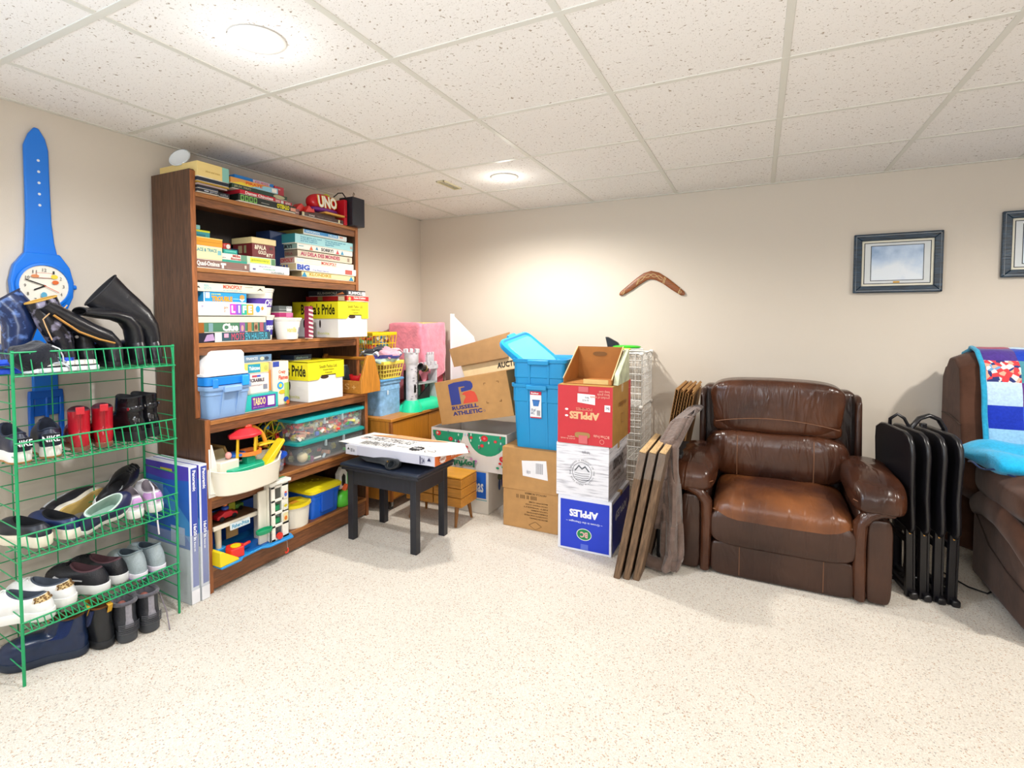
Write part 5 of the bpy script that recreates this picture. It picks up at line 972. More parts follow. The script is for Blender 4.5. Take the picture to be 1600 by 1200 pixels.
obj('cap_body', B().ell((0, .06, .055), (.075, .075, .055), 24, 14, .9, fn=lambda p: (p.x+.006*sin(p.z*90+p.y*40), p.y, p.z+.008*sin(p.x*60)+.006*sin(p.y*75))), cloth('20222a', 120, .8), ck, smooth=70)
obj('white_piping', B().sweep([(.03, -.008, .10), (.052, -.008, .088), (.066, .0, .06), (.070, .004, .03)], .0028, 6), paper('d8d8de'), ck, smooth=60)
def sandal(label, loc, rz, c, c2, rot=None):
    t = thing('flip_flop', label, 'sandal', loc, rz, 'flat sandals on the top tier', rot)
    L = .235
    def lv(z, s):
        out = []
        for i in range(30):
            a = 2*pi*i/30; q = (1-cos(a))/2; out.append(((1 if a <= pi else -1)*outline(q, L, .043)*s, L*q, z))
        return out
    obj('foot_bed', B().rings([lv(0, .95), lv(.003, 1), lv(.014, 1), lv(.016, .95)]), mat(c, .6), t, smooth=40)
    for s in (-1, 1): obj('strap', B().sweep([(s*.034, .10, .012), (s*.028, .13, .035), (s*.012, .165, .032), (0, .185, .016)], [(.006, .003)]*4, 8), mat(c2, .5), t, smooth=60)
    return t
sandal('white flip flop, upper one of the white pair on the top tier', (.385, -2.83, z+.022), W90+1.35, 'e8e4dc', '9aa8c0')
sandal('white flip flop, lower one of the white pair on the top tier', (.395, -2.825, z), W90+1.42, 'dfe2e6', 'c8ccd8')
sandal('bright blue flip flop, upper one of the blue pair on the top tier', (.37, -2.90, z+.034), W90+1.25, '1d52d8', '1d3fa8', rot=(0, rad(6), W90+1.25))
sandal('bright blue flip flop, lower one of the blue pair on the top tier', (.355, -2.955, z+.0), W90+1.2, '1648c8', '2a58e0')
# ------------------------------------------------------------------ corner furniture
cb = thing('low_cabinet', 'low golden brown wooden cabinet on casters in the room corner beside the bookshelf', 'cabinet', (.03, -1.12, 0))
cw, cd_, c0, c1 = .50, .94, .075, .655
obj('cabinet_body', B().box(.005, .012, c0, cw-.02, cd_-.005, c1-.02), OAKZ, cb, bevel=.003)
obj('top_board', B().box(-.005, -.008, c1-.02, cw+.008, cd_, c1), OAK, cb, bevel=.003)
for y0, y1 in ((.02, .46), (.47, .92)): d_ = obj('door', B().box(cw-.02, y0, c0+.02, cw-.004, y1, c1-.03), mat('b9781f', .4, kind='woodz', bs=5, var=.12), cb, bevel=.002); obj('knob', B().ell((cw+.006, y1-.04 if y0 < .1 else y0+.04, .42), (.011, .011, .011), 12, 8), OAK, d_)
obj('frame_stile', B().box(cw-.022, -.0, c0, cw+.002, .018, c1-.02), mat('9a5a22', .45, kind='woodz', bs=6, var=.2), cb, bevel=.002)
obj('front_panel', B().box(.01, -.0, c0, cw-.022, .012, c1-.02), OAKZ, cb, bevel=.002)
for x, y in ((.06, .06), (cw-.06, .06), (.06, cd_-.06), (cw-.06, cd_-.06)):
    c_ = obj('caster', B().box(x-.012, y-.012, .04, x+.012, y+.012, c0), mat('8a8a88', .3, .8), cb); obj('wheel', B().cyl((x-.011, y, .03), (x+.011, y, .03), .03, n=18), BLK, c_, bevel=.002)
    for q in (-.017, .013): obj('fork', B().box(x+q, y-.01, .02, x+q+.004, y+.01, .055), mat('a8a8a6', .3, .8), c_)
ct = .6555
bt = tote('fabric_cooler', 'light blue speckled soft cooler box under the yellow basket on the corner cabinet', 'cooler box', (.30, -.95, ct), 0, .20, .24, .245, '6aa0cc', .97, ribs=False, handle=False)
bt.children[0].data.materials[0] = mat('86b6e0', .8, bs=70, bd=.5, var=.22); bt.children[0].modifiers.clear()
obj('lid', B().box(-.115, -.14, .24, .115, .14, .262), cloth('5a98cc'), bt, bevel=.01)
obj('toggle', B().box(.108, -.06, .15, .114, -.05, .18), plast('d8e8f0'), bt)
def basket(label, x0, x1, y0, y1, z0, z1, col, taper=.03, group='yellow plastic baskets in the corner'):
    t = thing('plastic_basket', label, 'basket', ((x0+x1)/2, (y0+y1)/2, z0), 0, group); m = plast(col, .4); w = x1-x0; d = y1-y0; h = z1-z0
    def ring(k, z): return [(-w/2+k, -d/2+k, z), (w/2-k, -d/2+k, z), (w/2-k, d/2-k, z), (-w/2+k, d/2-k, z)]
    obj('rim', B().sweep(ring(0, h-.012), [(.004, .013)]*4, 8, closed=True, up=(0, 0, 1)), m, t)
    obj('base', B().box(-w/2+taper, -d/2+taper, 0, w/2-taper, d/2-taper, .006), m, t)
    for f in (.0, .33, .62): k = taper*(1-f*.8); obj('side_band', B().sweep(ring(k, .006+f*(h-.03)), [(.0022, .0035)]*4, 6, closed=True, up=(0, 0, 1)), m, t)
    n = 7; first = None
    for side in range(4):
        A = ring(taper, .004); T_ = ring(0, h-.015)
        for i in range(n+1):
            q = i/n; a = Vector(A[side]).lerp(Vector(A[(side+1) % 4]), q); b = Vector(T_[side]).lerp(Vector(T_[(side+1) % 4]), q)
            if i: obj('slat', B().sweep([a, b], .0028, 6), m, t)
    return t
basket('yellow slatted basket heaped with clothes on the blue cooler box', .225, .43, -1.07, -.84, ct+.263, 1.045, 'efd95a', .02)
bx = thing('brown_carton', 'plain brown carton under the rear yellow basket on the corner cabinet', 'carton', (.04, -.93, ct)); obj('carton_body', B().box(0, 0, 0, .17, .26, .395), card(), bx, bevel=.003); obj('tape', B().box(.06, -.0006, .05, .11, .2606, .3956), mat('c9a878', .3), bx)
basket('bright yellow basket with toys behind the clothes, against the left wall in the corner', .035, .22, -.94, -.65, 1.052, 1.245, 'f0c80a', .015)
rnd = random.Random(2); b = B()
for k in range(60): b.obox((rnd.uniform(.055, .2), rnd.uniform(-.9, -.7), rnd.uniform(1.08, 1.22)), (.03, .025, .03), Matrix.Rotation(rnd.uniform(0, 6), 3, 'X')@Matrix.Rotation(rnd.uniform(0, 6), 3, 'Y'), rnd.randrange(4))
tag(obj('small_toys', b, [plast('d84a3a'), plast('d8d8c8'), plast('5a9ad0'), plast('6ab07a')]), 'small mixed toys heaped inside the rear yellow basket', 'small toys', None, 'stuff')
def lump(name, label, cat, c, r, mats, seed=1, amp=.25, freq=9, group=None, mi=None):
    rn = random.Random(seed); ph = [rn.uniform(0, 6) for _ in range(6)]
    def fn(p):
        k = 1+amp*.5*(sin(p.x*freq*6+ph[0])*cos(p.y*freq*5+ph[1])+sin(p.z*freq*7+p.x*freq*4+ph[2])*.7)
        return (p.x*k, p.y*k, p.z*k)
    b = B().ell((0, 0, 0), r, 40, 24, .85, fn=fn)
    if mi: b.m = [mi(Vector(b.v[f[0]])) for f in b.f]
    t = thing(name, label, cat, c, 0, group); obj('folds', b, mats, t, smooth=75); return t
lump('clothes_heap', 'heap of folded pastel and dark striped clothes in the yellow basket', 'clothes', (.335, -.955, 1.075), (.12, .135, .055), [cloth('b8d0c0'), cloth('22242e'), cloth('e0a8b8'), cloth('5a58a8'), cloth('d8dce0')], 4, .35, 9,
     mi=lambda p: (1 if p.y < -.05 and p.z > .02 and p.x < .03 else 2 if p.x > .0 and p.z > .01 and p.y < .03 else 3 if abs(p.z-.0) < .012 else 4 if p.y > .04 else 0))
for k, (c, z_, s, lb) in enumerate((('d8dce4', 1.12, .0, 'pale grey'), ('2a2c38', 1.135, .02, 'black and white'), ('e0a0b0', 1.13, .06, 'pink'))):
    t = thing('folded_garment', lb+' garment draped over the clothes in the yellow basket', 'garment', (.30+s*.9, -1.0+s, z_), 0, 'garments in the yellow basket')
    obj('cloth_fold', B().grid(lambda u, v: (.11*(u-.5)*1.6, .16*(v-.5), .022*sin(u*9+k)*cos(v*4)+-.09*(u-.5)**2-.25*(v-.5)**2*.4), 16, 14), cloth(c), t, smooth=80, solid=.01)
pk = thing('pink_draped_box', 'tall box draped with a fluffy pink blanket in the room corner', 'box', (.245, -.40, ct), 0)
obj('yellow_box_top', B().box(-.13, -.13, .62, .145, .14, .664), mat('e8b878', .7), pk, bevel=.006); obj('box_body', B().box(-.155, -.145, 0, .155, .145, .62), mat('c84a58', .7), pk)
def pinkf(p):
    z = p.z; return (p.x*(1+.03*sin(p.y*30+z*9)), p.y*(1+.03*sin(p.x*26+z*11)), z)
pb_ = B(); R = []
for i in range(15):
    z = .30+.352*i/14; rg = []
    for q in range(48):
        a = 2*pi*q/48; k = .186 - .006*(i/14) + .004*sin(2*pi*q/48*7+i*.35) + .002*sin(2*pi*q/48*13-i*.6); ex = .26
        x = k*math.copysign(abs(cos(a))**ex, cos(a)); y = k*.96*math.copysign(abs(sin(a))**ex, sin(a)); lo = (.05*sin(q*.7)+(.16 if x > .12 else .0)) if i == 0 else 0
        rg.append((x, y, z-(.25 if i == 0 else 0)+(lo if i == 0 else 0)+(.006*sin(a*3) if i == 14 else 0)))
    R.append(rg)
R.append([(p[0]*.97, p[1]*.97, p[2]+.006) for p in R[-1]]); R.append([(p[0]*.8, p[1]*.8, p[2]+.002) for p in R[-1]])
pb_.rings(R, cap=(0, 0)); obj('fluffy_blanket', pb_, mat('ee8ea2', .95, bs=55, bd=1, sheen=.6, spec=.05, var=.14), pk, smooth=80)
# toy castle, long axis along the wall
cs = thing('toy_castle', 'grey toy castle with a round tower on a bright green base', 'toy castle', (.455, -.80, ct), SH-.12); cs.scale = (1.0, 1.0, 1.1)
ST = mat('cfced4', .6, bs=45, bd=.5, var=.16)
gb_ = B()
def gr(s, z, w=0): return [(.185+(.24*s+w*sin(i*1.9))*cos(2*pi*i/36), .05+(.12*s+w*cos(i*2.3))*sin(2*pi*i/36), z) for i in range(36)]
obj('green_base', B().rings([gr(1, 0, .004), gr(1.0, .012, .004), gr(.93, .035, .006), gr(.8, .05, .006), gr(.55, .066, .004)]), mat('1fd8a0', .35, bs=40, bd=.5), cs, smooth=50)
obj('tower_mound', B().lathe([(.085, 0), (.075, .03), (.06, .06), (.05, .075)], n=20, c=(.02, 0, .0)), mat('1fd8a0', .35, bs=40, bd=.5), cs, smooth=50)
tz = .07; obj('tower_wall', B().lathe([(.042, tz), (.042, .31), (.046, .325), (.053, .335), (.053, .40), (.049, .40), (.049, .385), (0, .385)], n=30, c=(.02, 0, 0), cap=(0, 0)), ST, cs, smooth=40)
for i in range(8):
    a = 2*pi*i/8; obj('merlon', B().obox((.02+.052*cos(a), .052*sin(a), .412), (.016, .022, .028), Matrix.Rotation(a, 3, 'Z')), ST, cs, bevel=.002)
obj('arrow_window', B().prism([(-.009, .13), (-.009, .175), (0, .188), (.009, .175), (.009, .13)], (.02-.008, -.044, 0), (1, -.1, 0), (0, 0, 1), (0, .003, 0)), BLK, cs)
for k in range(26): 
    a = rnd.uniform(-2.4, -.6); zz = rnd.uniform(.08, .3); obj('stone_mark', B().obox((.02+.0425*cos(a), .0425*sin(a), zz), (.003, .014, .005), Matrix.Rotation(a, 3, 'Z')), mat('8c8a94', .8), cs)
obj('castle_wall', B().box(.07, -.01, .06, .085, .13, .27), mat('2c3438', .5), cs, bevel=.002)
obj('castle_wall', B().box(.085, .10, .06, .33, .115, .30), mat('5c4a46', .6, bs=60, bd=.4, var=.3), cs, bevel=.002)
obj('castle_wall', B().box(.315, .01, .06, .33, .11, .30), ST, cs, bevel=.002)
obj('battlement', B().box(.07, .0, .27, .33, .025, .30), ST, cs, bevel=.002)
for i in range(6): obj('merlon', B().box(.085+.042*i, -.002, .30, .105+.042*i, .014, .325), ST, cs, bevel=.002)
obj('upper_floor', B().box(.085, .01, .17, .33, .11, .18), mat('a8b0b0', .5), cs); obj('teal_room', B().box(.13, .095, .07, .22, .1, .17), mat('6fa898', .5), cs)
obj('teal_pillar', B().box(.225, .03, .06, .24, .05, .17), mat('6fa898', .5), cs)
for i, (c, x) in enumerate((('b8322a', .14), ('a08a30', .18), ('c82a38', .235), ('6a5a30', .28))): obj('banner', B().box(x, .093, .195, x+.022, .098, .245), cloth(c), cs)
obj('square_turret', B().box(.25, .04, .30, .33, .12, .37), ST, cs, bevel=.003)
for x in (.25, .28, .312):
    for y in (.04, .105): obj('merlon', B().box(x, y, .37, x+.017, y+.015, .39), ST, cs, bevel=.002)
obj('stone_stair', B().prism([(0, 0), (.16, 0), (.16, .10)], (.09, .02, .06), (1, 0, 0), (0, 0, 1), (0, .012, 0)), mat('12181c', .5), cs)
obj('gold_shield', B().cyl((.30, -.065, .062), (.30, -.07, .062), .014, n=16), mat('8a5a3a', .4), cs)
cn = thing('toy_cannon', 'dark toy catapult with gold trim lying on the castle wall', 'toy', (.50, -.66, 0.965)); obj('barrel', B().lathe([(0, 0), (.02, 0), (.026, .01), (.022, .06), (.026, .07), (.018, .07), (.016, .05)], n=18, cap=(0, 1)).xf(Matrix.Rotation(1.2, 4, 'X')), mat('1c1c1c', .3), cn, smooth=40); obj('gold_band', B().lathe([(.027, .012), (.029, .016), (.027, .02)], n=18, cap=(0, 0)).xf(Matrix.Rotation(1.2, 4, 'X')), mat('c8b04a', .3, .6), cn); obj('axle_block', B().box(-.02, -.02, -.02, .02, .02, .004), mat('3a2a20', .5), cn)
wbd = thing('display_board', 'white slanted panel standing in the corner behind the tilted brown carton', 'panel', (.455, -.20, .001))
obj('panel_board', B().prism([(0, 0), (.0, 1.385), (.205, 1.20), (.22, 1.16), (.22, 0)], (0, 0, 0), (1, 0, 0), (0, 0, 1), (0, .02, 0)), plast('f2f2f4', .4), wbd, bevel=.002)
obj('edge_board', B().box(-.012, -.006, 0, -.0005, .05, 1.39), plast('f6f6f8', .4), wbd, bevel=.002)

# ------------------------------------------------------------------ cartons
KR = card('bd8f58'); KR2 = card('a87a44')
def carton(label, loc, w, d, h, m=None, rz=0, dec=(), open_=False, name='carton', cat='carton', group=None, rot=None, tape=True, flap=None, inner=None):
    t = thing(name, label, cat, loc, rz, group, rot); m = m or KR; k = .005
    b = B().box(0, 0, 0, w, k, h).box(0, d-k, 0, w, d, h).box(0, k, 0, k, d-k, h).box(w-k, k, 0, w, d-k, h).box(k, k, 0, w-k, d-k, k)
    wl_p = obj('walls', b, m, t, bevel=.001, seg=1)
    if not open_:
        obj('top_flap', B().box(.001, .001, h, w-.001, d/2-.001, h+.003), m, t); obj('top_flap', B().box(.001, d/2+.001, h, w-.001, d-.001, h+.003), m, t)
    if tape and not open_: obj('tape', B().box(-.0006, d/2-.025, h-.05, w+.0006, d/2+.025, h+.0036), mat('c8a878', .25), t)
    if dec: deco(wl_p, faces(w, d, h), dec)
    return t
carton('brown carton with small upside-down print and a diamond mark on the carpet', (1.308, -.95, .001), .378, .40, .243, dec=[('t', 'f', '||||| || |||| ||', .62, .8, .25, .9, '5a4020', .03), ('t', 'f', 'ARTICLE NUMBER', .8, .98, .4, .93, '6a5030')]+[('t', 'f', s_, .82, y_+.035, x_, y_, '6a5030') for s_, x_, y_ in (('MADE FOR HOME', .48, .72), ('GROSS WEIGHT 12 KGS', .42, .65), ('NET WEIGHT', .38, .58), ('CARTON NUMBER', .52, .51), ('DIMENSIONS', .44, .44), ('CONTENTS ONE PIECE', .4, .37), ('MADE IN ORIGIN', .5, .3))]
       +[('p', 'f', [(.48, .13), (.6, .02), (.72, .13), (.6, .24)], '7a5a32'), ('p', 'f', [(.495, .13), (.6, .033), (.705, .13), (.6, .227)], 'bd8f58')])
carton('brown carton with a crooked white address label, under the blue totes', (1.302, -.952, .2485), .382, .42, .268, dec=[('p', 'f', [(.38, .36), (.83, .32), (.80, .78), (.36, .72)], 'f0eff2'), ('t', 'f', '|||||||', .62, .45, .74, .7, '6a6a78'), ('t', 'f', 'ship to', .45, .4, .52, .52, '9a9aa8')])
carton('white carton with a blue front panel and plant print on its side', (.755, -.85, .001), .39, .42, .298, m=mat('e2ddd4', .6, bs=30, var=.03), dec=[('r', 'f', .4, .36, .955, .97, '1f62c8'), ('r', 'f', .3, .31, .97, .33, '6ab0c0'), ('t', 'f', 'Bananas', .45, .5, .9, .8, 'f0f0f0'),
       ('e', 'r', .45, .75, .05, .03, '5a6a48'), ('e', 'r', .62, .8, .03, .02, '2a3a7a'), ('e', 'r', .55, .6, .035, .05, '2a3f9a'), ('e', 'r', .4, .55, .02, .04, '3a5a9a'), ('e', 'r', .6, .42, .01, .06, '5a7a9a')])
xm = [('r', 'f', .0, 0, 1, 1, 'e6e0dc'), ('p', 'f', [(.02, .93)]+[(.02+.21*(1-cos(a)), .93-.42*sin(a)) for a in [pi*i/14 for i in range(1, 14)]]+[(.44, .93)], '2a9a72'), ('p', 'f', [(.5, .95)]+[(.5+.25*(1-cos(a)), .95-.55*sin(a)) for a in [pi*i/14 for i in range(1, 12)]]+[(.985, .25), (.985, .95)], '2a9a72'), ('p', 'f', [(.62, .45), (.8, .38), (.98, .25), (.98, .14), (.6, .3)], 'e6e0dc')]
rnd = random.Random(12)
for u, v, r in ((.1, .86, .022), (.27, .74, .018), (.72, .85, .026), (.69, .66, .014), (.86, .8, .012), (.95, .38, .024), (.55, .84, .012), (.38, .7, .01)): xm += [('e', 'f', u, v, r, r*.8, 'd8323a'), ('e', 'f', u, v, r*.35, r*.3, 'e87078')]
for k in range(26): u = rnd.uniform(.04, .96); v = rnd.uniform(.6, .93) if u < .44 or u > .54 else .9; xm.append(('e', 'f', u, v, .005, .009, rnd.choice(['c8e8d8', '9a5a7a', 'c83a44', '4a7a8a', 'b8d8e0'])))
for u, v, c in ((.44, .55, 'd04050'), (.5, .6, 'c84a58'), (.6, .2, 'b878c0'), (.56, .3, 'c890c8'), (.62, .26, 'b878c0'), (.52, .48, 'd04a58'), (.93, .28, 'd8323a'), (.9, .16, '2a9a72'), (.97, .2, '2a9a72')): xm.append(('e', 'f', u, v, .012, .008, c))
xm += [('t', 'f', 'joyful', .62, .28, .33, .08, '1f7a5a', .05), ('t', 'f', 'you', .48, .34, .36, .27, '1f7a5a', .03), ('t', 'f', '- have a -', .58, .36, .5, .32, '6a8a7a')]
carton('white festive carton with green and red leaf print and upside-down green lettering', (.688, -.86, .3015), .602, .42, .27, m=mat('e2ddd8', .6), rz=.0, dec=xm, open_=True)
# tilted carton
rc = carton('large open tilted brown carton with a blue and red R logo', (.792, -.885, .598), .575, .38, .302, rot=(0, rad(-11.5), 0), open_=True,
   dec=[('t', 'f', 'RUSSELL', .19, .30, .56, .39, '2c3478', .04), ('t', 'f', 'ATHLETIC', .19, .17, .60, .265, '2c3478', .04), ('e', 'f', .63, .2, .007, .007, '2c3478'), ('e', 'f', .63, .2, .005, .005, 'bd8f58'),
        ('p', 'f', [(.19, .42), (.19, .90), (.27, .93), (.45, .93), (.51, .90), (.53, .84), (.53, .77), (.50, .71), (.36, .69), (.36, .78), (.42, .79), (.41, .81), (.33, .81), (.33, .42)], '34408c'),
        ('p', 'f', [(.36, .42), (.57, .42), (.56, .56), (.54, .65), (.49, .69), (.40, .68), (.36, .63), (.40, .61), (.41, .56), (.38, .5)], 'd8503c'),
        ('r', 'f', .68, .8, .71, .81, '6a4a28'), ('r', 'f', .68, .76, .685, .81, '6a4a28'), ('r', 'f', .85, .8, .88, .81, '6a4a28'), ('r', 'f', .875, .76, .88, .81, '6a4a28'), ('r', 'f', .68, .35, .71, .36, '6a4a28'), ('r', 'f', .68, .35, .685, .4, '6a4a28'), ('r', 'f', .85, .35, .88, .36, '6a4a28'), ('r', 'f', .875, .35, .88, .4, '6a4a28')])
f1 = obj('rear_flap', B().prism([(.03, 0), (.585, 0), (.585, .10), (-.0, .10)], (0, .375, .302), (1, 0, 0), (0, .25, .97), (0, .004, 0)), card('d8bf94'), rc)
deco(rc, {'f': ((0, .374, .302), (.585, 0, 0), (0, .025, .1), (0, -1, .2))}, [('t', 'f', 'AUCTION', .55, .2, .93, .62, '2a2a28', .03)], .0015)
obj('folded_flap', B().prism([(-.045, .09), (.43, .09), (.47, .27), (-.07, .235)], (0, .36, .302), (1, 0, 0), (0, .1, 1), (0, .004, 0)), card('a98256'), rc)
# blue totes
TBL = '1c94d0'
lo = tote('storage_tote', 'bright blue plastic tote with a red and white product label', 'storage tote', (1.528, -.715, .5205), .04, .345, .45, .415, TBL, .87, group='blue storage totes')
deco(lo, {'f': ((-.045, -.45/2*.935-.0, .20), (.075, 0, 0), (0, -.004, .17), (0, -1, 0))}, [('r', 'f', 0, 0, 1, 1, 'f0f0f2'), ('r', 'f', 0, .87, 1, 1, 'c8283a'), ('r', 'f', 0, 0, 1, .04, 'c8283a'), ('t', 'f', 'Rubber', .1, .9, .8, .97, 'f4f4f4', .03), ('p', 'f', [(.3, .45), (.75, .45), (.85, .65), (.22, .65)], '3a78c0'), ('r', 'f', .2, .65, .88, .69, '2a60a8'), ('t', 'f', '18 gal\n68 L', .08, .14, .5, .36, '7a8aa0'), ('t', 'f', '||||||', .62, .1, .9, .3, '60687a')], .012)
up_ = tote('storage_tote', 'bright blue plastic tote nested in the top of the other blue tote', 'storage tote', (1.53, -.72, .665), .09, .345, .45, .43, TBL, .87, group='blue storage totes')
def lid(label, loc, rot):
    t = thing('tote_lid', label, 'lid', loc, 0, 'loose blue tote lids', rot); w, d = .345, .42; m = plast('1f9cd8', .3)
    obj('lid_body', B().rings([tubring(w, d, .05, 0), tubring(w+.016, d+.016, .055, .003), tubring(w+.016, d+.016, .055, .022), tubring(w-.012, d-.012, .05, .026), tubring(w-.03, d-.03, .045, .018), tubring(w-.06, d-.06, .04, .02)]), m, t, smooth=35)
    obj('lid_panel', B().rings([tubring(w-.075, d-.075, .03, .019), tubring(w-.08, d-.08, .03, .024), tubring(w-.1, d-.1, .03, .024)]), plast('5ab8ea', .3), t, smooth=35)
    for s in (-1,): obj('lid_handle', B().box(s*(w/2+.03) if s < 0 else w/2-.01, -.05, 0, s*(w/2-.01) if s < 0 else w/2+.03, .05, .024), m, t, bevel=.008, seg=3)
    return t
lid('blue tote lid leaning in the upper tote, the front one', (1.395, -.70, 1.105), (rad(10), rad(38), rad(4)))
lid('blue tote lid leaning behind the front lid in the upper tote', (1.372, -.66, 1.085), (rad(10), rad(41), rad(4)))
# apple boxes
ab = dict(w=.318, d=.455)
carton('blue and white apple carton standing on the carpet, bottom of the three-box tower', (1.742, -1.105, .001), .318, .455, .312, m=mat('e4e6f0', .5), rz=.0, dec=[('r', 'f', .05, .04, .96, .95, '2440c8'), ('t', 'f', 'APPLES', .76, .78, .22, .64, 'eef0f8', .05), ('t', 'f', '~ Grown in the Okanagan ~', .84, .58, .16, .53, 'd0d8f0', .02), ('e', 'f', .50, .33, .045, .035, 'e8f0e8'), ('e', 'f', .50, .33, .041, .031, '1f8a50'), ('t', 'f', 'BC', .57, .38, .43, .27, 'e8b0b0', .04), ('r', 'f', .44, .05, .58, .15, '5a70d8'),
   ('r', 'r', .03, .04, .97, .95, '2038b0'), ('t', 'r', 'APPLES', .8, .75, .2, .6, 'dfe4f6', .04), ('e', 'r', .2, .65, .02, .02, 'c8d0ee')])
WW = bpy.data.materials.new('whitewashed_print'); WW.use_nodes = True; _n = WW.node_tree; _tc = _n.nodes.new('ShaderNodeTexCoord'); _mp = _n.nodes.new('ShaderNodeMapping'); _mp.inputs['Scale'].default_value = (2, 2, 22); _no = _n.nodes.new('ShaderNodeTexNoise'); _no.inputs['Scale'].default_value = 4; _no.inputs['Detail'].default_value = 8
_r = _n.nodes.new('ShaderNodeValToRGB'); _r.color_ramp.elements[0].position = .3; _r.color_ramp.elements[0].color = lin('a8a8b2'); _r.color_ramp.elements[1].position = .5; _r.color_ramp.elements[1].color = lin('e8e8ee')
for a_, b_ in ((_tc.outputs['Object'], _mp.inputs[0]), (_mp.outputs[0], _no.inputs[0]), (_no.outputs[0], _r.inputs[0]), (_r.outputs[0], _n.nodes['Principled BSDF'].inputs['Base Color'])): _n.links.new(a_, b_)
sc_ = [('ring', 'f', .5, .48, .058, .0555, '30343a'), ('p', 'f', [(.35, .5), (.44, .62), (.5, .56), (.56, .61), (.65, .5)], '5a5e66'), ('p', 'f', [(.38, .5), (.44, .585), (.5, .53), (.56, .575), (.62, .5)], 'dcdce2')]
for k in range(4): sc_.append(('p', 'f', [(.35+.01*k, .47-.04*k), (.5, .455-.04*k), (.65-.01*k, .47-.04*k), (.65-.01*k, .463-.04*k), (.5, .447-.04*k), (.35+.01*k, .463-.04*k)], '44484e'))
wbx = carton('white wood-print apple carton with a round valley emblem', (1.728, -1.098, .3155), .312, .45, .308, m=WW, dec=sc_+[('t', 'f', 'fresh apples', .65, .9, .5, .83, '8a8a94'), ('t', 'r', 'ORCHARD', .75, .7, .2, .5, '6a6a74', .05), ('t', 'r', 'FRESH FRUIT', .6, .42, .2, .34, '8a6a6a', .03), ('t', 'r', 'grown here', .8, .3, .4, .22, '8a8a90')])
b = B(); WORD = 'PRODUCT OF THE VALLEY * FRESH FROM THE ORCHARD * '
for i, ch in enumerate(WORD):
    if ch in ' ': continue
    gv, gf = glyphs(ch, .0); a = pi/2-2*pi*i/len(WORD); cx_, cz_ = .5*.312, .48*.308; R_ = .066
    b.add([(cx_+cos(a)*(R_+.009*q)+sin(a)*.0062*(p-.5), -.0016, cz_+sin(a)*(R_+.009*q)-cos(a)*.0062*(p-.5)) for p, q in gv], gf)
obj('ring_lettering', b, paper('3a3e46'), wbx)
ra = carton('red and brown apple carton with upside-down lettering and a white label', (1.738, -1.105, .6275), .322, .455, .338, m=card('b08340'), dec=[('r', 'f', 0, 0, 1, 1, 'c8343c'), ('r', 'r', .86, 0, 1, 1, 'c8343c'), ('t', 'f', 'APPLES', .77, .56, .22, .43, 'e8b888', .05), ('t', 'f', 'POMMES', .64, .63, .34, .58, 'd88870', .02), ('p', 'f', [(.37, .72), (.69, .69), (.69, .86), (.37, .87)], 'f0eff2'), ('t', 'f', 'lot 4132\nfancy', .58, .83, .46, .74, '6a6a70'), ('r', 'f', .86, .59, .96, .7, 'eeecf0'), ('t', 'f', 'bc', .94, .67, .88, .62, '55555a'),
   ('e', 'f', .17, .59, .01, .006, 'eeeeee'), ('e', 'f', .17, .48, .01, .006, 'eeeeee'), ('t', 'f', 'product of canada\nfancy grade\nkeep cool', .95, .95, .6, .8, 'e09a88'), ('t', 'f', 'produit du canada\ncategorie', .33, .14, .06, .07, 'e8a898'), ('t', 'f', 'BCTree Fruits', .95, .19, .67, .14, 'e8a898'), ('ring', 'f', .82, .08, .013, .011, 'e8b0a0'), ('r', 'f', .39, .9, .57, .99, 'd0666a'), ('r', 'f', .4, .02, .56, .16, 'd0666a'),
   ('t', 'r', 'tree fruits', .7, .7, .3, .6, '8a5a28', .03), ('ring', 'r', .5, .4, .03, .026, '8a5a28')])
obj('hand_hole', B().prism([(.15+.045*math.copysign(abs(cos(a))**.6, cos(a)), .055+.017*math.copysign(abs(sin(a))**.6, sin(a))) for a in [2*pi*i/24 for i in range(24)]], (0, -.0042, 0), (1, 0, 0), (0, 0, 1), (0, .001, 0)), mat('a88250', .8), ra)
oc = thing('open_crate', 'open cut-down brown carton with hand hole, on the red apple carton', 'carton', (1.755, -1.06, .9695), .02)
W_, D_, H_ = .285, .30, .205
CI = card('a4692c')
obj('floor_panel', B().box(0, 0, 0, W_, D_, .004), CI, oc); 
def wallp(x): return B().prism([(0, .0), (.0, .03), (D_, H_), (D_, 0)], (x, 0, 0), (0, 1, 0), (0, 0, 1), (.004, 0, 0))
obj('side_panel', wallp(0), CI, oc); obj('side_panel', wallp(W_-.004), CI, oc)
obj('rear_panel', B().box(0, D_-.004, 0, W_, D_, H_), CI, oc)
obj('torn_edge', B().sweep([(W_+.001, .0, .032), (W_+.001, D_, H_+.002)], .004, 6), card('e0c090'), oc); obj('torn_edge', B().sweep([(-.001, .0, .032), (-.001, D_, H_+.002)], .003, 6), card('e0c090'), oc)
obj('hand_hole', B().prism([(W_*.5+.045*math.copysign(abs(cos(a))**.6, cos(a)), H_*.78+.014*sin(a)) for a in [2*pi*i/24 for i in range(24)]], (0, D_-.0052, 0), (1, 0, 0), (0, 0, 1), (0, .001, 0)), mat('7a5228', .8), oc)
for x, y in ((.19, .2), (.11, .12)): obj('round_hole', B().lathe([(0, 0), (.012, 0), (0, .0006)], n=16, c=(x, y, .0045), cap=(1, 0)), paper('e8e0d4'), oc)
obj('front_lip', B().box(.12, .002, .004, W_-.02, .006, .03), card('d8bc7c'), oc)
obj('printed_liner', B().prism([(.02, 0), (.05, .06), (D_+.02, H_-.01), (D_+.03, 0)], (W_+.004, 0, 0), (0, 1, 0), (0, 0, 1), (.03, 0, 0)), mat('c8d0b0', .6, bs=30, var=.3), oc, bevel=.002)
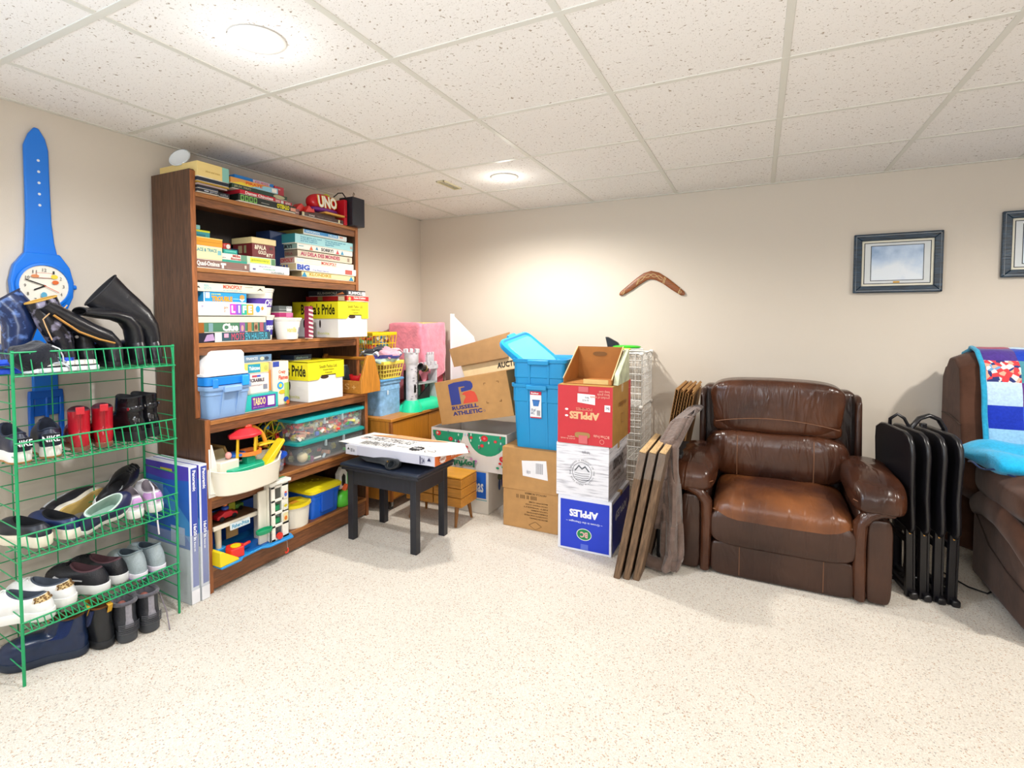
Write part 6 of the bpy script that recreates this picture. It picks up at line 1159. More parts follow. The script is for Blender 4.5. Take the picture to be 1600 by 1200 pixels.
# wire cubes
wc = thing('wire_cube_shelf', 'white wire grid cube shelf behind the apple cartons against the back wall', 'wire shelf', (1.72, -.375, 0))
WHT = plast('ecebe6', .4); CS = .355
def gridp(o, u, v, n=8):
    b = B(); o, u, v = Vector(o), Vector(u), Vector(v)
    for i in range(n+1):
        r = .0034 if i in (0, n) else .0026
        b.cyl(o+u*i/n, o+u*i/n+v, r, n=5); b.cyl(o+v*i/n, o+v*i/n+u, r, n=5)
    return b
for lv_ in range(4):
    z = .012+.366*lv_; obj('wire_shelf_panel', gridp((0, 0, z), (CS, 0, 0), (0, CS, 0)), WHT, wc)
    for x, y in ((0, 0), (CS, 0), (0, CS-.005), (CS, CS-.005)): obj('corner_connector', B().ell((x, y, z), (.016, .016, .013), 14, 8, .7), WHT, wc, smooth=50)
    if lv_ < 3:
        for x in (0, CS): obj('wire_side_panel', gridp((x, 0, z), (0, CS, 0), (0, 0, .366)), WHT, wc)
        obj('wire_back_panel', gridp((0, CS-.005, z), (CS, 0, 0), (0, 0, .366)), WHT, wc)
        obj('wire_front_panel', gridp((0, 0, z), (CS, 0, 0), (0, 0, .366)), WHT, wc)
bg = thing('green_box_lid', 'flat green and white box lid lying on top of the wire cube shelf', 'box lid', (1.88, -.30, 1.128), .3); obj('green_top', B().ell((.08, .08, .02), (.1, .06, .012), 20, 8, .8), plast('3ac82a'), bg, smooth=50); obj('white_tray', B().box(0, .02, 0, .19, .15, .01), plast('e8e8e4'), bg, bevel=.003); obj('yellow_edge', B().box(-.01, .0, .0, .1, .018, .014), plast('e0e060'), bg, bevel=.003)
bfn = thing('black_fin', 'black pointed plastic piece sticking up behind the open crate', 'plastic piece', (1.80, -.22, 1.128)); obj('fin', B().prism([(0, 0), (-.02, .09), (.0, .088), (.07, .05), (.10, .0)], (0, 0, 0), (1, 0, 0), (0, 0, 1), (0, .03, 0)), BLK, bfn, bevel=.004)

# ------------------------------------------------------------------ boards, blanket
BW = mat('6e5640', .8, kind='woodz', bs=10, bd=.6, var=.4); BWt = mat('c9a676', .75, kind='woody', bs=10, bd=.4, var=.25)
for k in range(3):
    t = thing('long_board', ('worn brown edged board leaning by the apple tower, '+('left', 'middle', 'right')[k]+' one of three'), 'board', (2.125+.047*k, -1.325+.012*k, .001), 0, 'front boards leaning beside the recliner', rot=(0, rad(10.5), 0))
    obj('board_core', B().box(0, 0, 0, .034, .46, .69), BW, t, bevel=.004)
    obj('pale_top', B().box(.002, -.0, .6905, .032, .46, .694), BWt, t); obj('shrink_wrap', B().box(-.001, -.0015, .55, .035, .2, .688), mat('b8b0a8', .2, alpha=.18, bs=20, bd=1), t)
COR = mat('8a6236', .8, kind='woodx', bs=12, bd=.8, var=.5)
for k in range(4):
    t = thing('corrugated_sheet', 'tall corrugated brown sheet leaning behind the front boards, '+('first', 'second', 'third', 'fourth')[k]+' from the left', 'sheet', (2.175+.03*k, -.62+.01*k, .001), 0, 'corrugated sheets leaning on the back wall', rot=(0, rad(9.5), 0))
    b = B()
    b.box(0, 0, 0, .003, .5, .93-.012*k); b.box(.017, 0, 0, .02, .5, .93-.012*k)
    obj('liner_board', b, mat('9a7040', .8), t)
    fl = B()
    for i in range(46): z = .01+.02*i; fl.add([(.003, .0, z), (.017, .0, z+.01), (.017, .5, z+.01), (.003, .5, z)], [(0, 1, 2, 3)]); fl.add([(.017, .0, z+.01), (.003, .0, z+.02), (.003, .5, z+.02), (.017, .5, z+.01)], [(0, 1, 2, 3)])
    f_ = obj('flutes', fl, mat('b98a50', .8), t); f_['kind'] = 'stuff'
bc = thing('black_case', 'black case standing on the carpet under the grey plush blanket', 'case', (2.285, -.98, .001), -.02)
obj('case_body', B().box(0, 0, 0, .13, .36, .60), mat('15161a', .5), bc, bevel=.008); obj('grey_strap', B().box(.05, -.004, 0, .062, .0, .5), mat('5a6a6a', .4), bc); obj('latch', B().box(.02, -.006, .3, .1, .0, .33), mat('30343a', .3), bc, bevel=.002)
bl = thing('plush_blanket', 'taupe grey plush ribbed blanket draped beside the recliner down to the carpet', 'blanket', (0, 0, 0))
PL = mat('6f5d55', .95, bs=55, bd=1, sheen=.35, spec=.05, var=.2)
def strip(rows, name, th=.028):
    "rows: list of (left point, right point, bulge)"
    n = len(rows)
    def fn(u, v):
        f = u*(n-1); i = min(int(f), n-2); q = f-i; q = q*q*(3-2*q)
        a = Vector(rows[i][0]).lerp(Vector(rows[i+1][0]), q); b_ = Vector(rows[i][1]).lerp(Vector(rows[i+1][1]), q)
        p = a.lerp(b_, v); bulge = rows[i][2]*(1-q)+rows[i+1][2]*q
        rib = .007*abs(sin(u*n*4.2))
        return (p.x+.006*sin(v*9+u*7), p.y-bulge*sin(pi*v)*1.3-rib-.014*sin(v*10+u*4)-.006*sin(v*23-u*9), p.z)
    return obj(name, B().grid(fn, 70, 22), PL, bl, smooth=80, solid=th)
strip([((2.41, -.55, .80), (2.47, -.50, .80), 0), ((2.335, -.85, .745), (2.43, -.82, .78), .0), ((2.30, -1.04, .66), (2.40, -1.05, .70), .02), ((2.285, -1.07, .5), (2.385, -1.09, .52), .03), ((2.235, -1.07, .36), (2.375, -1.09, .36), .035), ((2.22, -1.06, .23), (2.33, -1.08, .22), .03)], 'left_fold')
strip([((2.36, -.80, .76), (2.44, -.78, .78), .01), ((2.335, -1.06, .66), (2.40, -1.06, .66), .02), ((2.345, -1.10, .48), (2.42, -1.10, .48), .03), ((2.35, -1.12, .28), (2.435, -1.12, .28), .03), ((2.34, -1.12, .10), (2.435, -1.12, .10), .03), ((2.33, -1.13, .03), (2.42, -1.13, .03), .03)], 'right_fold')
obj('floor_curl', B().sweep([(2.23, -1.08, .08), (2.24, -1.12, .045), (2.29, -1.13, .035), (2.34, -1.14, .035), (2.39, -1.13, .05)], [(.03, .035), (.04, .042), (.034, .034), (.034, .034), (.03, .035)], 16), PL, bl, smooth=70)
obj('care_tag', B().box(2.235, -1.135, .205, 2.265, -1.132, .235), paper('efe8da'), bl)

# ------------------------------------------------------------------ stool and sewing box
sl = thing('black_stool', 'black wooden stool with a black padded top, holding the wrapping paper box', 'stool', (.515, -1.615, 0))
SB = mat('22242c', .38, kind='woodz', bs=6, var=.2)
for x in (.04, .505):
    for y in (.035, .33): obj('leg', B().box(x, y, 0, x+.042, y+.042, .43), SB, sl, bevel=.002)
for a in ((.05, .04, .345, .54, .058, .435), (.05, .345, .345, .54, .363, .435), (.042, .05, .345, .06, .36, .435), (.527, .05, .345, .545, .36, .435)): obj('apron', B().box(*a), SB, sl, bevel=.0015)
obj('seat_board', B().box(.012, .012, .435, .575, .395, .452), SB, sl, bevel=.004)
obj('padded_top', B().box(.004, .004, .452, .583, .403, .475), mat('1c2434', .3, bs=200, bd=.1), sl, bevel=.010, seg=4)
jk = thing('black_jeans', 'dark rolled garment lying on the stool under the wrapping paper box', 'garment', (.62, -1.52, .475), .0)
dj = cloth('1a2026', 260, .6)
obj('roll', B().sweep([(-.02, .06, .03), (.06, .03, .022), (.16, .01, .03), (.25, -.02, .028), (.285, -.05, .026)], [(.05, .024), (.06, .022), (.05, .028), (.042, .028), (.04, .026)], 20), dj, jk, smooth=70)
obj('cuff', B().lathe([(.022, 0), (.036, 0), (.038, .03), (.034, .04), (.024, .04), (.022, .02)], n=22, cap=(0, 0)).xf(Matrix.Translation((.275, -.04, .028))@Matrix.Rotation(rad(78), 4, 'X')@Matrix.Rotation(.5, 4, 'Z')@Matrix.Diagonal((1.15, .75, 1, 1))), dj, jk, smooth=50)
obj('flat_fold', B().ell((.15, .18, .016), (.24, .12, .016), 28, 10, .7, fn=lambda p: (p.x, p.y, p.z*(1+.3*sin(p.x*30)))), dj, jk, smooth=70)
obj('brass_button', B().cyl((.262, -.082, .05), (.262, -.086, .052), .005, n=10), mat('b8904a', .3, 1), jk)
wp = thing('wrapping_paper_box', 'long white and orange wrapping paper box lying on the stool', 'box', (.515, -1.545, .516), .0)
obj('carton_body', B().box(0, 0, 0, .652, .33, .058), mat('c9cad8', .5), wp, bevel=.0015)
obj('end_panel', B().box(.652, .001, .001, .654, .329, .057), mat('e0702e', .5), wp)
tp = B().prism([(-.09, .03), (.655, -.006), (.78, .16), (.65, .335), (-.06, .335)], (0, 0, .0585), (1, 0, 0), (0, 1, 0), (0, 0, .002)); obj('top_flap', tp, paper('f2f1f0'), wp)
deco(wp, {'f': ((0, 0, 0), (.65, 0, 0), (0, 0, .058), (0, -1, 0)), 't': ((-.03, .0, .0605), (.67, 0, 0), (0, .33, 0), (0, 0, 1)), 'r': ((.654, 0, 0), (0, .33, 0), (0, 0, .058), (1, 0, 0))},
     [('t', 't', "PAPIER D'EMBALLAGE", .13, .46, .60, .72, '1c1c1e', .0), ('t', 't', 'WRAPPING PAPER', .13, .12, .48, .38, '1c1c1e', .0), ('t', 't', 'ULINE', .01, .55, .10, .66, '333338', .03), ('r', 't', .01, .48, .1, .5, 'd85a2a'), ('t', 't', 'for moving and storage', .63, .5, .82, .55, '6a6a6e'), ('t', 't', 'demenagement', .52, .25, .66, .3, '6a6a6e'),
      ('p', 't', [(.74+(.075 if i % 2 else .055)*cos(2*pi*i/28), .28+(.17 if i % 2 else .12)*sin(2*pi*i/28)) for i in range(28)], '2a2a30'), ('t', 't', 'PRATIQUE', .70, .24, .78, .33, 'e8e8ea', .03), ('ring', 't', .90, .22, .035, .031, '2a2a30'), ('t', 't', 'recycle', .87, .18, .93, .26, '5a5a5e'), ('p', 't', [(.02, .75), (.6, .78), (.9, .95), (.3, 1.0)], 'eda878'),
      ('r', 'f', .0, .0, .14, 1, 'd4d4de'), ('t', 'f', '18 in', .06, .3, .11, .7, '38383e', .02), ('p', 'f', [(.02, .5), (.035, .8), (.05, .5)], '2a2a30'), ('r', 'f', .85, .1, .86, .9, '4a4a68'), ('t', 'f', '24', .87, .2, .9, .75, '4a4a68', .02), ('p', 'f', [(.93, .5), (.95, .85), (.97, .5)], '2a2a50'),
      ('p', 'r', [(.12+(.12 if i % 2 else .09)*cos(2*pi*i/20)+.1, .5+(.45 if i % 2 else .33)*sin(2*pi*i/20)) for i in range(20)], 'f2e8e0'), ('t', 'r', 'HANDY', .14, .38, .3, .65, 'a84a1a', .03), ('t', 'r', 'PAPIER', .5, .3, .9, .7, 'f4d8c4', .03)])
sw = thing('sewing_box', 'golden wooden cantilever sewing box on splayed legs behind the stool', 'sewing box', (.66, -1.13, 0), .0)
sx, sy = .435, .205
for k in range(3):
    z = .13+.062*k
    for x0_, x1_, nm in ((0, sx*.49, 'left_tray'), (sx*.51, sx, 'right_tray')): obj('tray', B().box(x0_, 0, z, x1_, sy, z+.058), OAKX, sw, bevel=.003)
for x0_, x1_ in ((0, sx*.495), (sx*.505, sx)): obj('lid', B().box(x0_, 0, .316, x1_, sy, .326), mat('dc9a2c', .35, kind='woodx', bs=5, var=.12), sw, bevel=.002)
for q in ((sx*.62, .20, sx*.75, .255), (sx*.62, .145, sx*.75, .2)): obj('hinge_arm', B().sweep([(q[0], -.004, q[3]), (q[2], -.004, q[1])], [(.008, .003)]*2, 6), mat('7a4c1c', .5), sw)
obj('centre_rail', B().box(sx*.24, -.003, .13, sx*.27, .003, .32), mat('7a4c1c', .5), sw)
for x, y, dx, dy in ((.05, .03, -.02, -.03), (sx-.05, .03, .01, -.035), (.05, sy-.03, -.02, .02), (sx-.05, sy-.03, .015, .02)):
    obj('leg', B().cyl((x+dx, y+dy, 0), (x, y, .135), .008, .016, n=14), mat('8a5a26', .45, kind='woodz', bs=8, var=.2), sw, smooth=50)
# ------------------------------------------------------------------ leather recliner
def leather(c='5a2e1c', r=.3, warm='8a4f28', name='leather'):
    m = bpy.data.materials.new(name); m.use_nodes = True; nt = m.node_tree; N = nt.nodes; L = nt.links; b = N['Principled BSDF']
    tc = N.new('ShaderNodeTexCoord'); n = N.new('ShaderNodeTexNoise'); n.inputs['Scale'].default_value = 3.2; n.inputs['Detail'].default_value = 6; L.new(tc.outputs['Object'], n.inputs[0])
    rp = N.new('ShaderNodeValToRGB'); rp.color_ramp.elements[0].position = .38; rp.color_ramp.elements[0].color = lin(c); rp.color_ramp.elements[1].position = .7; rp.color_ramp.elements[1].color = lin(warm)
    L.new(n.outputs[0], rp.inputs[0]); L.new(rp.outputs[0], b.inputs['Base Color'])
    b.inputs['Roughness'].default_value = r; b.inputs['Specular IOR Level'].default_value = .5
    mp = N.new('ShaderNodeMapping'); mp.inputs['Scale'].default_value = (9, 2.5, 2.2); L.new(tc.outputs['Object'], mp.inputs[0])
    w = N.new('ShaderNodeTexNoise'); w.inputs['Scale'].default_value = 1.6; w.inputs['Detail'].default_value = 2; w.inputs['Distortion'].default_value = 1.2; L.new(mp.outputs[0], w.inputs[0])
    g = N.new('ShaderNodeTexVoronoi'); g.inputs['Scale'].default_value = 260; L.new(tc.outputs['Object'], g.inputs[0])
    b1 = N.new('ShaderNodeBump'); b1.inputs['Strength'].default_value = .55; b1.inputs['Distance'].default_value = .018; L.new(w.outputs[0], b1.inputs['Height'])
    b2 = N.new('ShaderNodeBump'); b2.inputs['Strength'].default_value = .1; b2.inputs['Distance'].default_value = .001; L.new(g.outputs['Distance'], b2.inputs['Height']); L.new(b1.outputs[0], b2.inputs['Normal']); L.new(b2.outputs[0], b.inputs['Normal'])
    return m
LE = leather('301911', .26, '54301d'); LS = leather('43251a', .34, '8a532c', 'seat_leather'); LF = leather('301c15', .33, '442a1e', 'frame_leather')
ST_ = mat('7a5238', .6)
rc_ = thing('recliner', 'brown leather recliner armchair against the back wall', 'armchair', (2.88, -.60, 0), 0)
def cush(name, c, r, m, e=.45, e2=.6, fn=None, nu=48, nv=26, R=None, parent=None):
    return obj(name, B().ell(c, r, nu, nv, e, e2, fn=fn, R=R), m, parent or rc_, smooth=80)
X0_, = (-.0,)
# frame shell behind the back cushion
sh = B().prism([(-.44, .0), (-.425, .33), (-.418, .89), (-.395, .92), (.385, .92), (.408, .89), (.425, .33), (.44, 0)], (0, .16, .01), (1, 0, 0), (0, .06, 1), (0, .12, 0))
obj('back_shell', sh, LF, rc_, bevel=.025, seg=4)
for s in (-1, 1): obj('wing', B().prism([(.10, .40), (.06, .50), (.10, .88), (.14, .915), (.22, .915), (.22, .40)], (s*.42 if s < 0 else .385, 0, 0), (0, 1, 0), (0, 0, 1), (.035, 0, 0)), LF, rc_, bevel=.014, seg=3)
# upper back cushion with gathered edges
def ub(p):
    w = 1+.03*sin(p.z*14)
    ripple = .004*sin(p.z*95)*(abs(p.x)/.34)**4 + .006*sin(p.x*34+p.z*9)*(1-(abs(p.x)/.36))
    return (p.x*w, p.y-.02*cos(p.x*4)+ripple-(.02 if p.y < 0 else 0)*(1-(p.x/.35)**2), p.z-.018*(p.x/.34)**2*(1 if p.z > 0 else -.3))
cush('head_cushion', (-.01, .085, .845), (.335, .105, .155), LE, .2, .36, ub, 64, 34)
cush('head_lower_roll', (-.01, .075, .725), (.328, .10, .062), LE, .24, .6, lambda p: (p.x, p.y-.012*(1-(p.x/.33)**2), p.z+.02*(1-(p.x/.33)**2)))
def lb(p):
    k = 1+.0*p.x; seam = .018*math.exp(-((abs(p.x)-.19)/.012)**2)+.0
    return (p.x*(1+.04*sin(p.z*9+1)), p.y+(seam if p.y < 0 else 0)+.006*sin(p.x*40+sin(p.z*16)*1.2)*(1 if abs(p.x) < .17 else .4)-.012*cos(p.x*5), p.z)
cush('lumbar_cushion', (-.01, .05, .56), (.35, .12, .145), LE, .3, .55, lb, 72, 30)
for s in (-.19, .19): obj('seam', B().sweep([(-.01+s, -.066-.018*sin(pi*i/8)+.0, .445+.23*i/8) for i in range(9)], .0022, 6), ST_, rc_, smooth=60)
obj('seam', B().sweep([(-.01+x, -.036-.026*(1-(x/.33)**2), .738+.045*(1-(x/.33)**2)) for x in [-.31+.62*i/20 for i in range(21)]], .0022, 6), ST_, rc_, smooth=60)
# seat cushion
def sc(p):
    front = max(0, (-p.y-.12)/.18)
    z = p.z+.012*cos(p.x*5)*cos(p.y*5)+.003*sin(p.x*30+p.y*20)
    return (p.x*(1+.01*sin(p.y*20)), p.y, z-.05*front*(1 if p.z > 0 else .0)*.6)
cush('seat_cushion', (.01, -.20, .325), (.315, .27, .115), LS, .22, .42, sc, 64, 30)
obj('seat_front', B().ell((.01, -.405, .27), (.322, .055, .105), 56, 24, .22, .5, fn=lambda p: (p.x, p.y-.012*cos(p.z*12)+.003*sin(p.z*110)*(abs(p.x)/.32)**5, p.z)), LF, rc_, smooth=80)
obj('seam', B().sweep([(.01+x, -.455+.012*(x/.3)**2, .352-.0*x) for x in [-.31+.62*i/20 for i in range(21)]], .0025, 6), ST_, rc_, smooth=60)
# footrest
obj('footrest_panel', B().ell((.01, -.385, .095), (.322, .055, .092), 48, 18, .18, .25), LF, rc_, smooth=80)
for s in (-.17, .2): obj('seam', B().cyl((s, -.4415, .02), (s, -.4415, .172), .0018, n=6), ST_, rc_)
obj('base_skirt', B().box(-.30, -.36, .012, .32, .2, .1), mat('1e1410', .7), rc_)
# arms
for s in (-1, 1):
    cx_ = -.385 if s < 0 else .395
    obj('arm_body', B().prism([(-.41, 0), (-.42, .40), (-.36, .455), (.16, .46), (.20, .40), (.20, 0)], (cx_-.062, 0, .008), (0, 1, 0), (0, 0, 1), (.124, 0, 0)), LF, rc_, bevel=.022, seg=4)
    # rolled front: from outer top over and down the inner edge
    ix = cx_-s*.052; ox = cx_+s*.075
    P_ = [(ox, -.415, .445), (cx_+s*.03, -.43, .452), (cx_-s*.02, -.435, .43), (ix, -.438, .385), (ix-s*.004, -.438, .28), (ix, -.434, .15), (ix+s*.004, -.428, .018)]
    obj('front_roll', B().sweep(P_, [(.022, .03), (.028, .036), (.03, .036), (.03, .034), (.028, .034), (.026, .032), (.024, .03)], 16, up=(0, 1, 0)), LE, rc_, smooth=70)
    obj('front_panel', B().ell((cx_+s*.026, -.418, .21), (.05, .022, .20), 24, 16, .35, .35), LF, rc_, smooth=80)
    def af(p, s=s):
        fr = max(0, -p.y/.27)
        rip = .006*sin(p.y*46+p.x*22)*(1-abs(p.z)/.12)*.9
        return (p.x*(1+.12*fr)+s*.012*fr, p.y, p.z*(1+.05*fr)-.045*fr**2+rip*(1 if p.z > 0 else .2)+.012*cos(p.x*14))
    cush('arm_pad', (cx_+s*.012, -.19, .525), (.108, .285, .078), LE, .5, .62, af, 52, 26)
    obj('seam', B().sweep([(cx_+s*.012-.095+.19*i/10, -.468+.03*abs(i/5-1)**2, .485-.02*sin(pi*i/10)*(1)+.012) for i in range(11)], .002, 6), ST_, rc_, smooth=60)
    for y in (-.35, .12): obj('foot', B().cyl((cx_, y, 0), (cx_, y, .012), .022, n=14), BLK, rc_)

# ------------------------------------------------------------------ folded tray tables
TBK = mat('17161a', .3, kind='woodz', bs=6, var=.25)
def traytable(label, x, y, lean, first=None):
    t = thing('folding_tray_table', label, 'tray table', (x, y, .001), 0, 'folded black tray tables beside the recliner', rot=(0, rad(lean), rad(9)))
    # local: thin along x, depth along y (front edge at y=0), height z
    for y0 in (0.0, .30):
        obj('leg', B().prism([(0, 0), (.026, 0), (.026, .70), (.013, .715), (0, .70)], (-.012, y0, 0), (0, 1, 0), (0, 0, 1), (.028, 0, 0)), TBK, t, bevel=.002)
        obj('leg', B().prism([(0, 0), (.026, 0), (.026, .66), (.013, .67), (0, .66)], (.018, y0+.004, .02), (0, 1, 0), (0, 0, 1), (.01, 0, 0)), TBK, t, bevel=.002)
    obj('foot_bar', B().box(-.004, -.03, 0, .03, .36, .035), TBK, t, bevel=.010, seg=3)
    obj('stretcher', B().box(.0, .02, .25, .012, .31, .28), TBK, t, bevel=.002)
    pro = [(-.03, .335), (-.05, .36), (-.047, .42), (-.035, .50), (-.042, .60), (-.05, .70), (-.04, .75), (-.015, .782), (.03, .795), (.10, .792), (.25, .792), (.31, .785), (.365, .76), (.375, .70), (.37, .5), (.375, .38), (.36, .355), (.0, .345)]
    obj('table_top', B().prism(pro, (-.014, 0, 0), (0, 1, 0), (0, 0, 1), (.02, 0, 0)), TBK, t, bevel=.004, seg=3)
    obj('table_rim', B().sweep([(-.004, p[0], p[1]) for p in pro], .0115, 10, closed=True), TBK, t, smooth=60)
    for z in (.315, .67): obj('brass_pin', B().cyl((.003, -.0005, z), (.003, -.003, z), .0045, n=12), mat('d8a860', .25, .9), t)
    return t
LBT = ('nearest the recliner', 'second from the recliner', 'third from the recliner', 'nearest the sofa')
for k in range(4): traytable('folded black wooden tray table, '+LBT[k], 3.452+.052*k, -.862-.0*k, -1.5+.6*k)
rkk = thing('tray_table_stand', 'black carrying stand with a rounded handle holding the folded tray tables', 'stand', (3.50, -.66, .001), rad(9))
obj('post', B().box(.02, -.01, 0, .045, .02, .82), TBK, rkk, bevel=.003); obj('base_bar', B().box(-.11, -.02, 0, .18, .03, .03), TBK, rkk, bevel=.008)
obj('handle', B().sweep([(-.03+.0, -.01, .74), (-.02, -.01, .80), (.01, -.01, .845), (.05, -.01, .862), (.09, -.01, .845), (.115, -.01, .80), (.12, -.01, .74)], [(.011, .018)]*7, 12), TBK, rkk, smooth=60)
obj('hook_arm', B().sweep([(-.09, .06, .78), (-.10, .03, .83), (-.08, .0, .86), (-.05, -.0, .84), (-.03, .0, .80)], .008, 8), TBK, rkk, smooth=60)
for k in range(3): obj('spacer', B().cyl((-.06+.06*k, -.02, .72), (-.03+.06*k, -.02, .72), .005, n=8), mat('c8b8a0', .3, .8), rkk)
tag(obj('power_cable', B().sweep([(3.66, -.45, .006), (3.70, -.54, .006), (3.74, -.62, .006), (3.80, -.66, .006), (3.85, -.6, .006)], .004, 8), BLK, smooth=60), 'thin black cord on the carpet between the tray tables and the sofa', 'cord')

# ------------------------------------------------------------------ sofa with quilt
MF = mat('4c3226', .9, bs=24, bd=.35, sheen=.12, spec=.1, var=.25)
sf = thing('sofa', 'brown microfibre sofa cut off by the right edge of the photo', 'sofa', (3.76, -.10, 0))
# local +x right, y toward camera is negative
def slab(name, prof, x0, x1, m=MF, r=.03, nseg=10):
    "rounded cushion extruded along x from a (y,z) profile"
    n = len(prof); b = B(); rings = []
    for i in range(nseg+1):
        q = i/nseg; x = x0+(x1-x0)*q; e = min(q, 1-q)*(x1-x0); k = 1-(1-min(1, e/r))**2*.10
        cy = sum(p[0] for p in prof)/n; cz = sum(p[1] for p in prof)/n
        rings.append([(x, cy+(p[0]-cy)*k, cz+(p[1]-cz)*k) for p in prof])
    b.rings(rings); return obj(name, b, m, sf, smooth=60, bevel=.012, seg=3)
LEN = 2.1
slab('back_outer', [(-.02, .05), (-.02, 1.06), (-.07, 1.13), (-.16, 1.12), (-.20, .5), (-.2, .05)], -.03, LEN, r=.04)
slab('back_cushion', [(-.10, .42), (-.08, 1.10), (-.14, 1.165), (-.25, 1.17), (-.33, 1.12), (-.36, 1.02), (-.38, .84), (-.44, .62), (-.47, .46), (-.40, .40)], -.035, LEN*.5, r=.08, nseg=14)
slab('back_cushion', [(-.10, .42), (-.08, 1.10), (-.14, 1.165), (-.25, 1.17), (-.33, 1.12), (-.36, 1.02), (-.38, .84), (-.44, .62), (-.47, .46), (-.40, .40)], LEN*.5+.01, LEN, r=.08, nseg=14)
obj('seam', B().sweep([(-.04, -.09, .82), (-.045, -.2, .83), (-.045, -.30, .82), (-.04, -.385, .80)], .004, 6), mat('3a2a22', .9), sf, smooth=60)
def armf(p): return (p.x*(1+.05*sin(p.y*14)), p.y, p.z*(1+.08*sin(p.y*9+1))+.008*sin(p.x*40+p.y*20)+.03*p.y)
for cx_, s in ((.16, -1), (LEN-.14, 1)):
    obj('arm_body', B().prism([(-.36, .03), (-.36, .47), (-.45, .52), (-1.0, .50), (-1.06, .44), (-1.06, .03)], (cx_-.13, 0, 0), (0, 1, 0), (0, 0, 1), (.26, 0, 0)), MF, sf, bevel=.03, seg=4)
    obj('arm_pad', B().ell((cx_-.0, -.72, .565), (.17, .37, .09), 44, 24, .5, .6, fn=armf), MF, sf, smooth=80)
    obj('arm_roll', B().sweep([(cx_+s*.135, -.40, .40), (cx_+s*.145, -.55, .45), (cx_+s*.15, -.75, .46), (cx_+s*.15, -.95, .43), (cx_+s*.14, -1.06, .36)], [(.02, .05), (.03, .06), (.03, .06), (.03, .06), (.02, .05)], 14), MF, sf, smooth=70)
obj('side_seam', B().sweep([(.027, -.42, .36), (.026, -.6, .26), (.026, -.8, .22), (.026, -1.05, .20)], .003, 6), mat('3a2a22', .9), sf, smooth=60)
obj('seat_base', B().box(.28, -.98, .04, LEN-.26, -.2, .32), MF, sf, bevel=.02, seg=3)
for k in range(2): obj('seat_cushion', B().ell((.28+.39+.79*k, -.66, .38), (.39, .36, .1), 40, 20, .3, .5), MF, sf, smooth=80)
# quilt over the back
QP = [(-.06, .92), (-.055, 1.08), (-.10, 1.165), (-.19, 1.19), (-.28, 1.175), (-.355, 1.10), (-.385, 1.0), (-.40, .90), (-.42, .80), (-.455, .69), (-.49, .59), (-.50, .50)]
LQ = [0]
for a, b_ in zip(QP, QP[1:]): LQ.append(LQ[-1]+math.dist(a, b_))
def qp(t):
    t = max(0, min(LQ[-1]-1e-6, t))
    for i in range(len(LQ)-1):
        if LQ[i] <= t <= LQ[i+1]:
            q = (t-LQ[i])/(LQ[i+1]-LQ[i]); return (QP[i][0]*(1-q)+QP[i+1][0]*q, QP[i][1]*(1-q)+QP[i+1][1]*q)
ql = thing('patchwork_quilt', 'blue, white and purple patchwork quilt with turquoise edge draped over the sofa back', 'quilt', (3.76, -.10, 0))
def PS(x, t, h=.006):
    y, z = qp(t); y2, z2 = qp(t+.004); y1, z1 = qp(t-.004); n = Vector((0, -(z2-z1), (y2-y1))); 
    n = Vector((0, (z2-z1), -(y2-y1))).normalized() if n.length > 0 else Vector((0, 0, 1))
    if n.y > 0 and t > .25: n = -n
    if t <= .25 and n.z < 0: n = -n
    return Vector((x, y, z))+n*(h+.0025*sin(x*40)*sin(t*38))
QC = [['5a3a8a', 'a03a58', '4a3484', 'flower', 'b8d0ea', '1c34a8', '8ab8d8'], ['a03a58', 'b8d4ec', '1d3fb0', '4a8a98', '5a3078', '3a58c0', '2a9ac0'], ['flower', '3a58b8', 'd0d8ec', '5a2a78', '9cc4e0', '2a48b0', '6a3a8a'], ['1d3fb0', 'c8dcf0', '8a4a98', 'flower', '3a58c0', 'a0c8e0', '5a3a8a'], ['c8dcf0', '5a3a8a', '2038a0', '8ab8d8', 'flower', '4aa890', '2a48b0'], ['8a4a98', '1d3fb0', 'flower', 'c8dcf0', '2038a0', '5a3a8a', 'a0c8e0'], ['c8dcf0', 'flower', '4aa890', '2a48b0', '8ab8d8', 'c8dcf0', '5a3a8a']]
FLW = bpy.data.materials.new('flower_cotton'); FLW.use_nodes = True; _n = FLW.node_tree; _tc = _n.nodes.new('ShaderNodeTexCoord'); _v = _n.nodes.new('ShaderNodeTexVoronoi'); _v.inputs['Scale'].default_value = 48
_s = _n.nodes.new('ShaderNodeSeparateColor'); _r = _n.nodes.new('ShaderNodeValToRGB'); _r.color_ramp.interpolation = 'CONSTANT'
for p_, c_ in ((0, 'e0d8d0'), (.3, 'd03a40'), (.55, '28306a'), (.75, 'e8a088'), (.88, '6a98c0')):
    e = _r.color_ramp.elements[0] if p_ == 0 else (_r.color_ramp.elements[1] if p_ == .3 else _r.color_ramp.elements.new(p_)); e.position = p_; e.color = lin(c_)
_n.links.new(_tc.outputs['Object'], _v.inputs[0]); _n.links.new(_v.outputs['Color'], _s.inputs[0]); _n.links.new(_s.outputs[0], _r.inputs[0]); _n.links.new(_r.outputs[0], _n.nodes['Principled BSDF'].inputs['Base Color']); _n.nodes['Principled BSDF'].inputs['Roughness'].default_value = .9
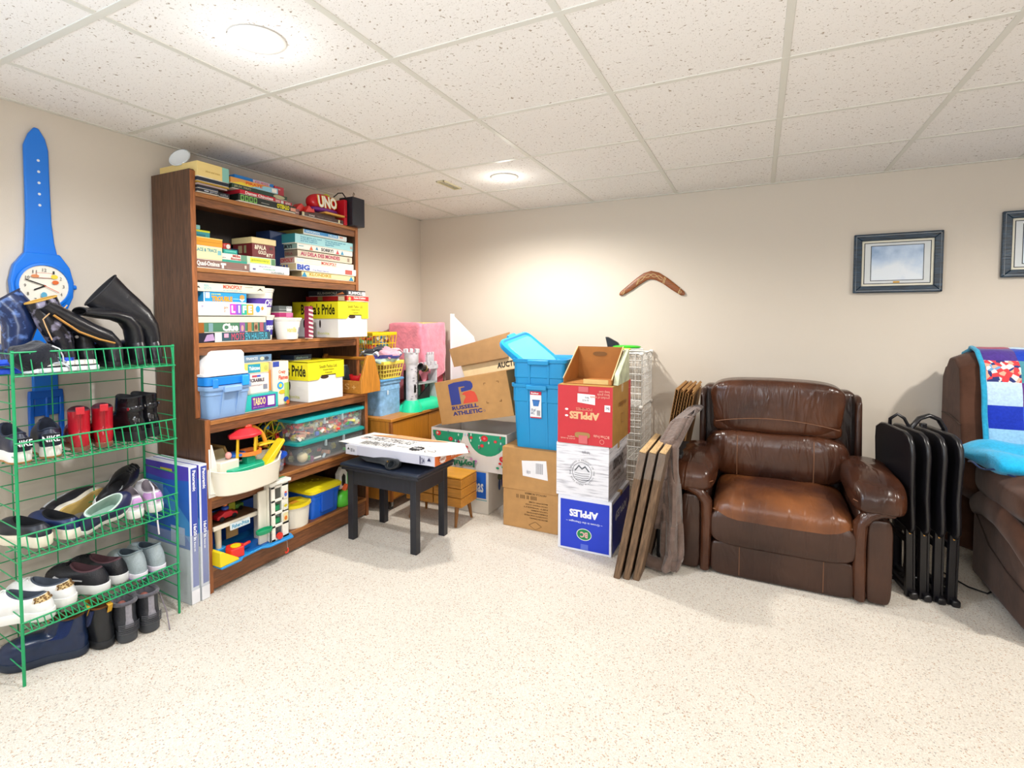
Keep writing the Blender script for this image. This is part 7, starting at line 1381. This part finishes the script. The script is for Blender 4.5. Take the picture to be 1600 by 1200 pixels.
PWX, PT = .135, .118
xq0 = .04
for i in range(7):
    for j in range(7):
        x0 = xq0+.018+PWX*i; t0 = .15+PT*j
        def fn(u, v, x0=x0, t0=t0):
            puff = .006*(sin(pi*u)*sin(pi*v))**.5 if 0 < u < 1 and 0 < v < 1 else 0
            return tuple(PS(x0+PWX*u-.05*(1 if False else 0), t0+PT*v, .007+puff))
        c = QC[i][j]; obj('patch', B().grid(fn, 8, 8), FLW if c == 'flower' else cloth(c, 240, .3), ql, smooth=80)
obj('backing', B().grid(lambda u, v: tuple(PS(xq0+.01+PWX*7.1*u, .12+PT*7.2*v, .003)), 30, 50), cloth('4a8ac0'), ql, smooth=80)
obj('turquoise_edge', B().sweep([PS(xq0+.008, .12+PT*7.2*i/40, .006) for i in range(41)], [(.012, .009)]*41, 10), cloth('2a9ac0'), ql, smooth=70)
obj('turquoise_edge', B().sweep([PS(xq0+PWX*7.1*i/20, .12+PT*7.2, .006) for i in range(21)], [(.012, .009)]*21, 10), cloth('2a9ac0'), ql, smooth=70)
tb_ = thing('turquoise_fleece', 'turquoise fleece blanket with dark stitched edge heaped on the sofa arm', 'blanket', (3.935, -.68, .665))
def ff(p): return (p.x*(1+.12*sin(p.y*16)), p.y*(1+.08*sin(p.x*18)), p.z*(1+.35*sin(p.y*19+p.x*11)+.2*sin(p.x*24-p.y*7)))
obj('fleece_folds', B().ell((0.02, 0, .015), (.25, .26, .055), 60, 28, .8, .8, fn=ff), cloth('1fa8d8', 200, .5), tb_, smooth=85)
0 and obj('hanging_fold', B().grid(lambda u, v: (-.21-.012*sin(u*9)+.03*v*(1-v)-.02*v, -.20+.36*u, .03-.09*v+.02*sin(u*7)), 24, 10), cloth('1a9ccc', 200, .5), tb_, smooth=80, solid=.012)
obj('stitched_edge', B().sweep([(.02-.25*cos(u*1.5), -.255*sin(u*1.5)-.0, -.012+.008*sin(u*17)) for u in [i/30 for i in range(31)]], .0045, 6), cloth('1c3a6a'), tb_, smooth=70)
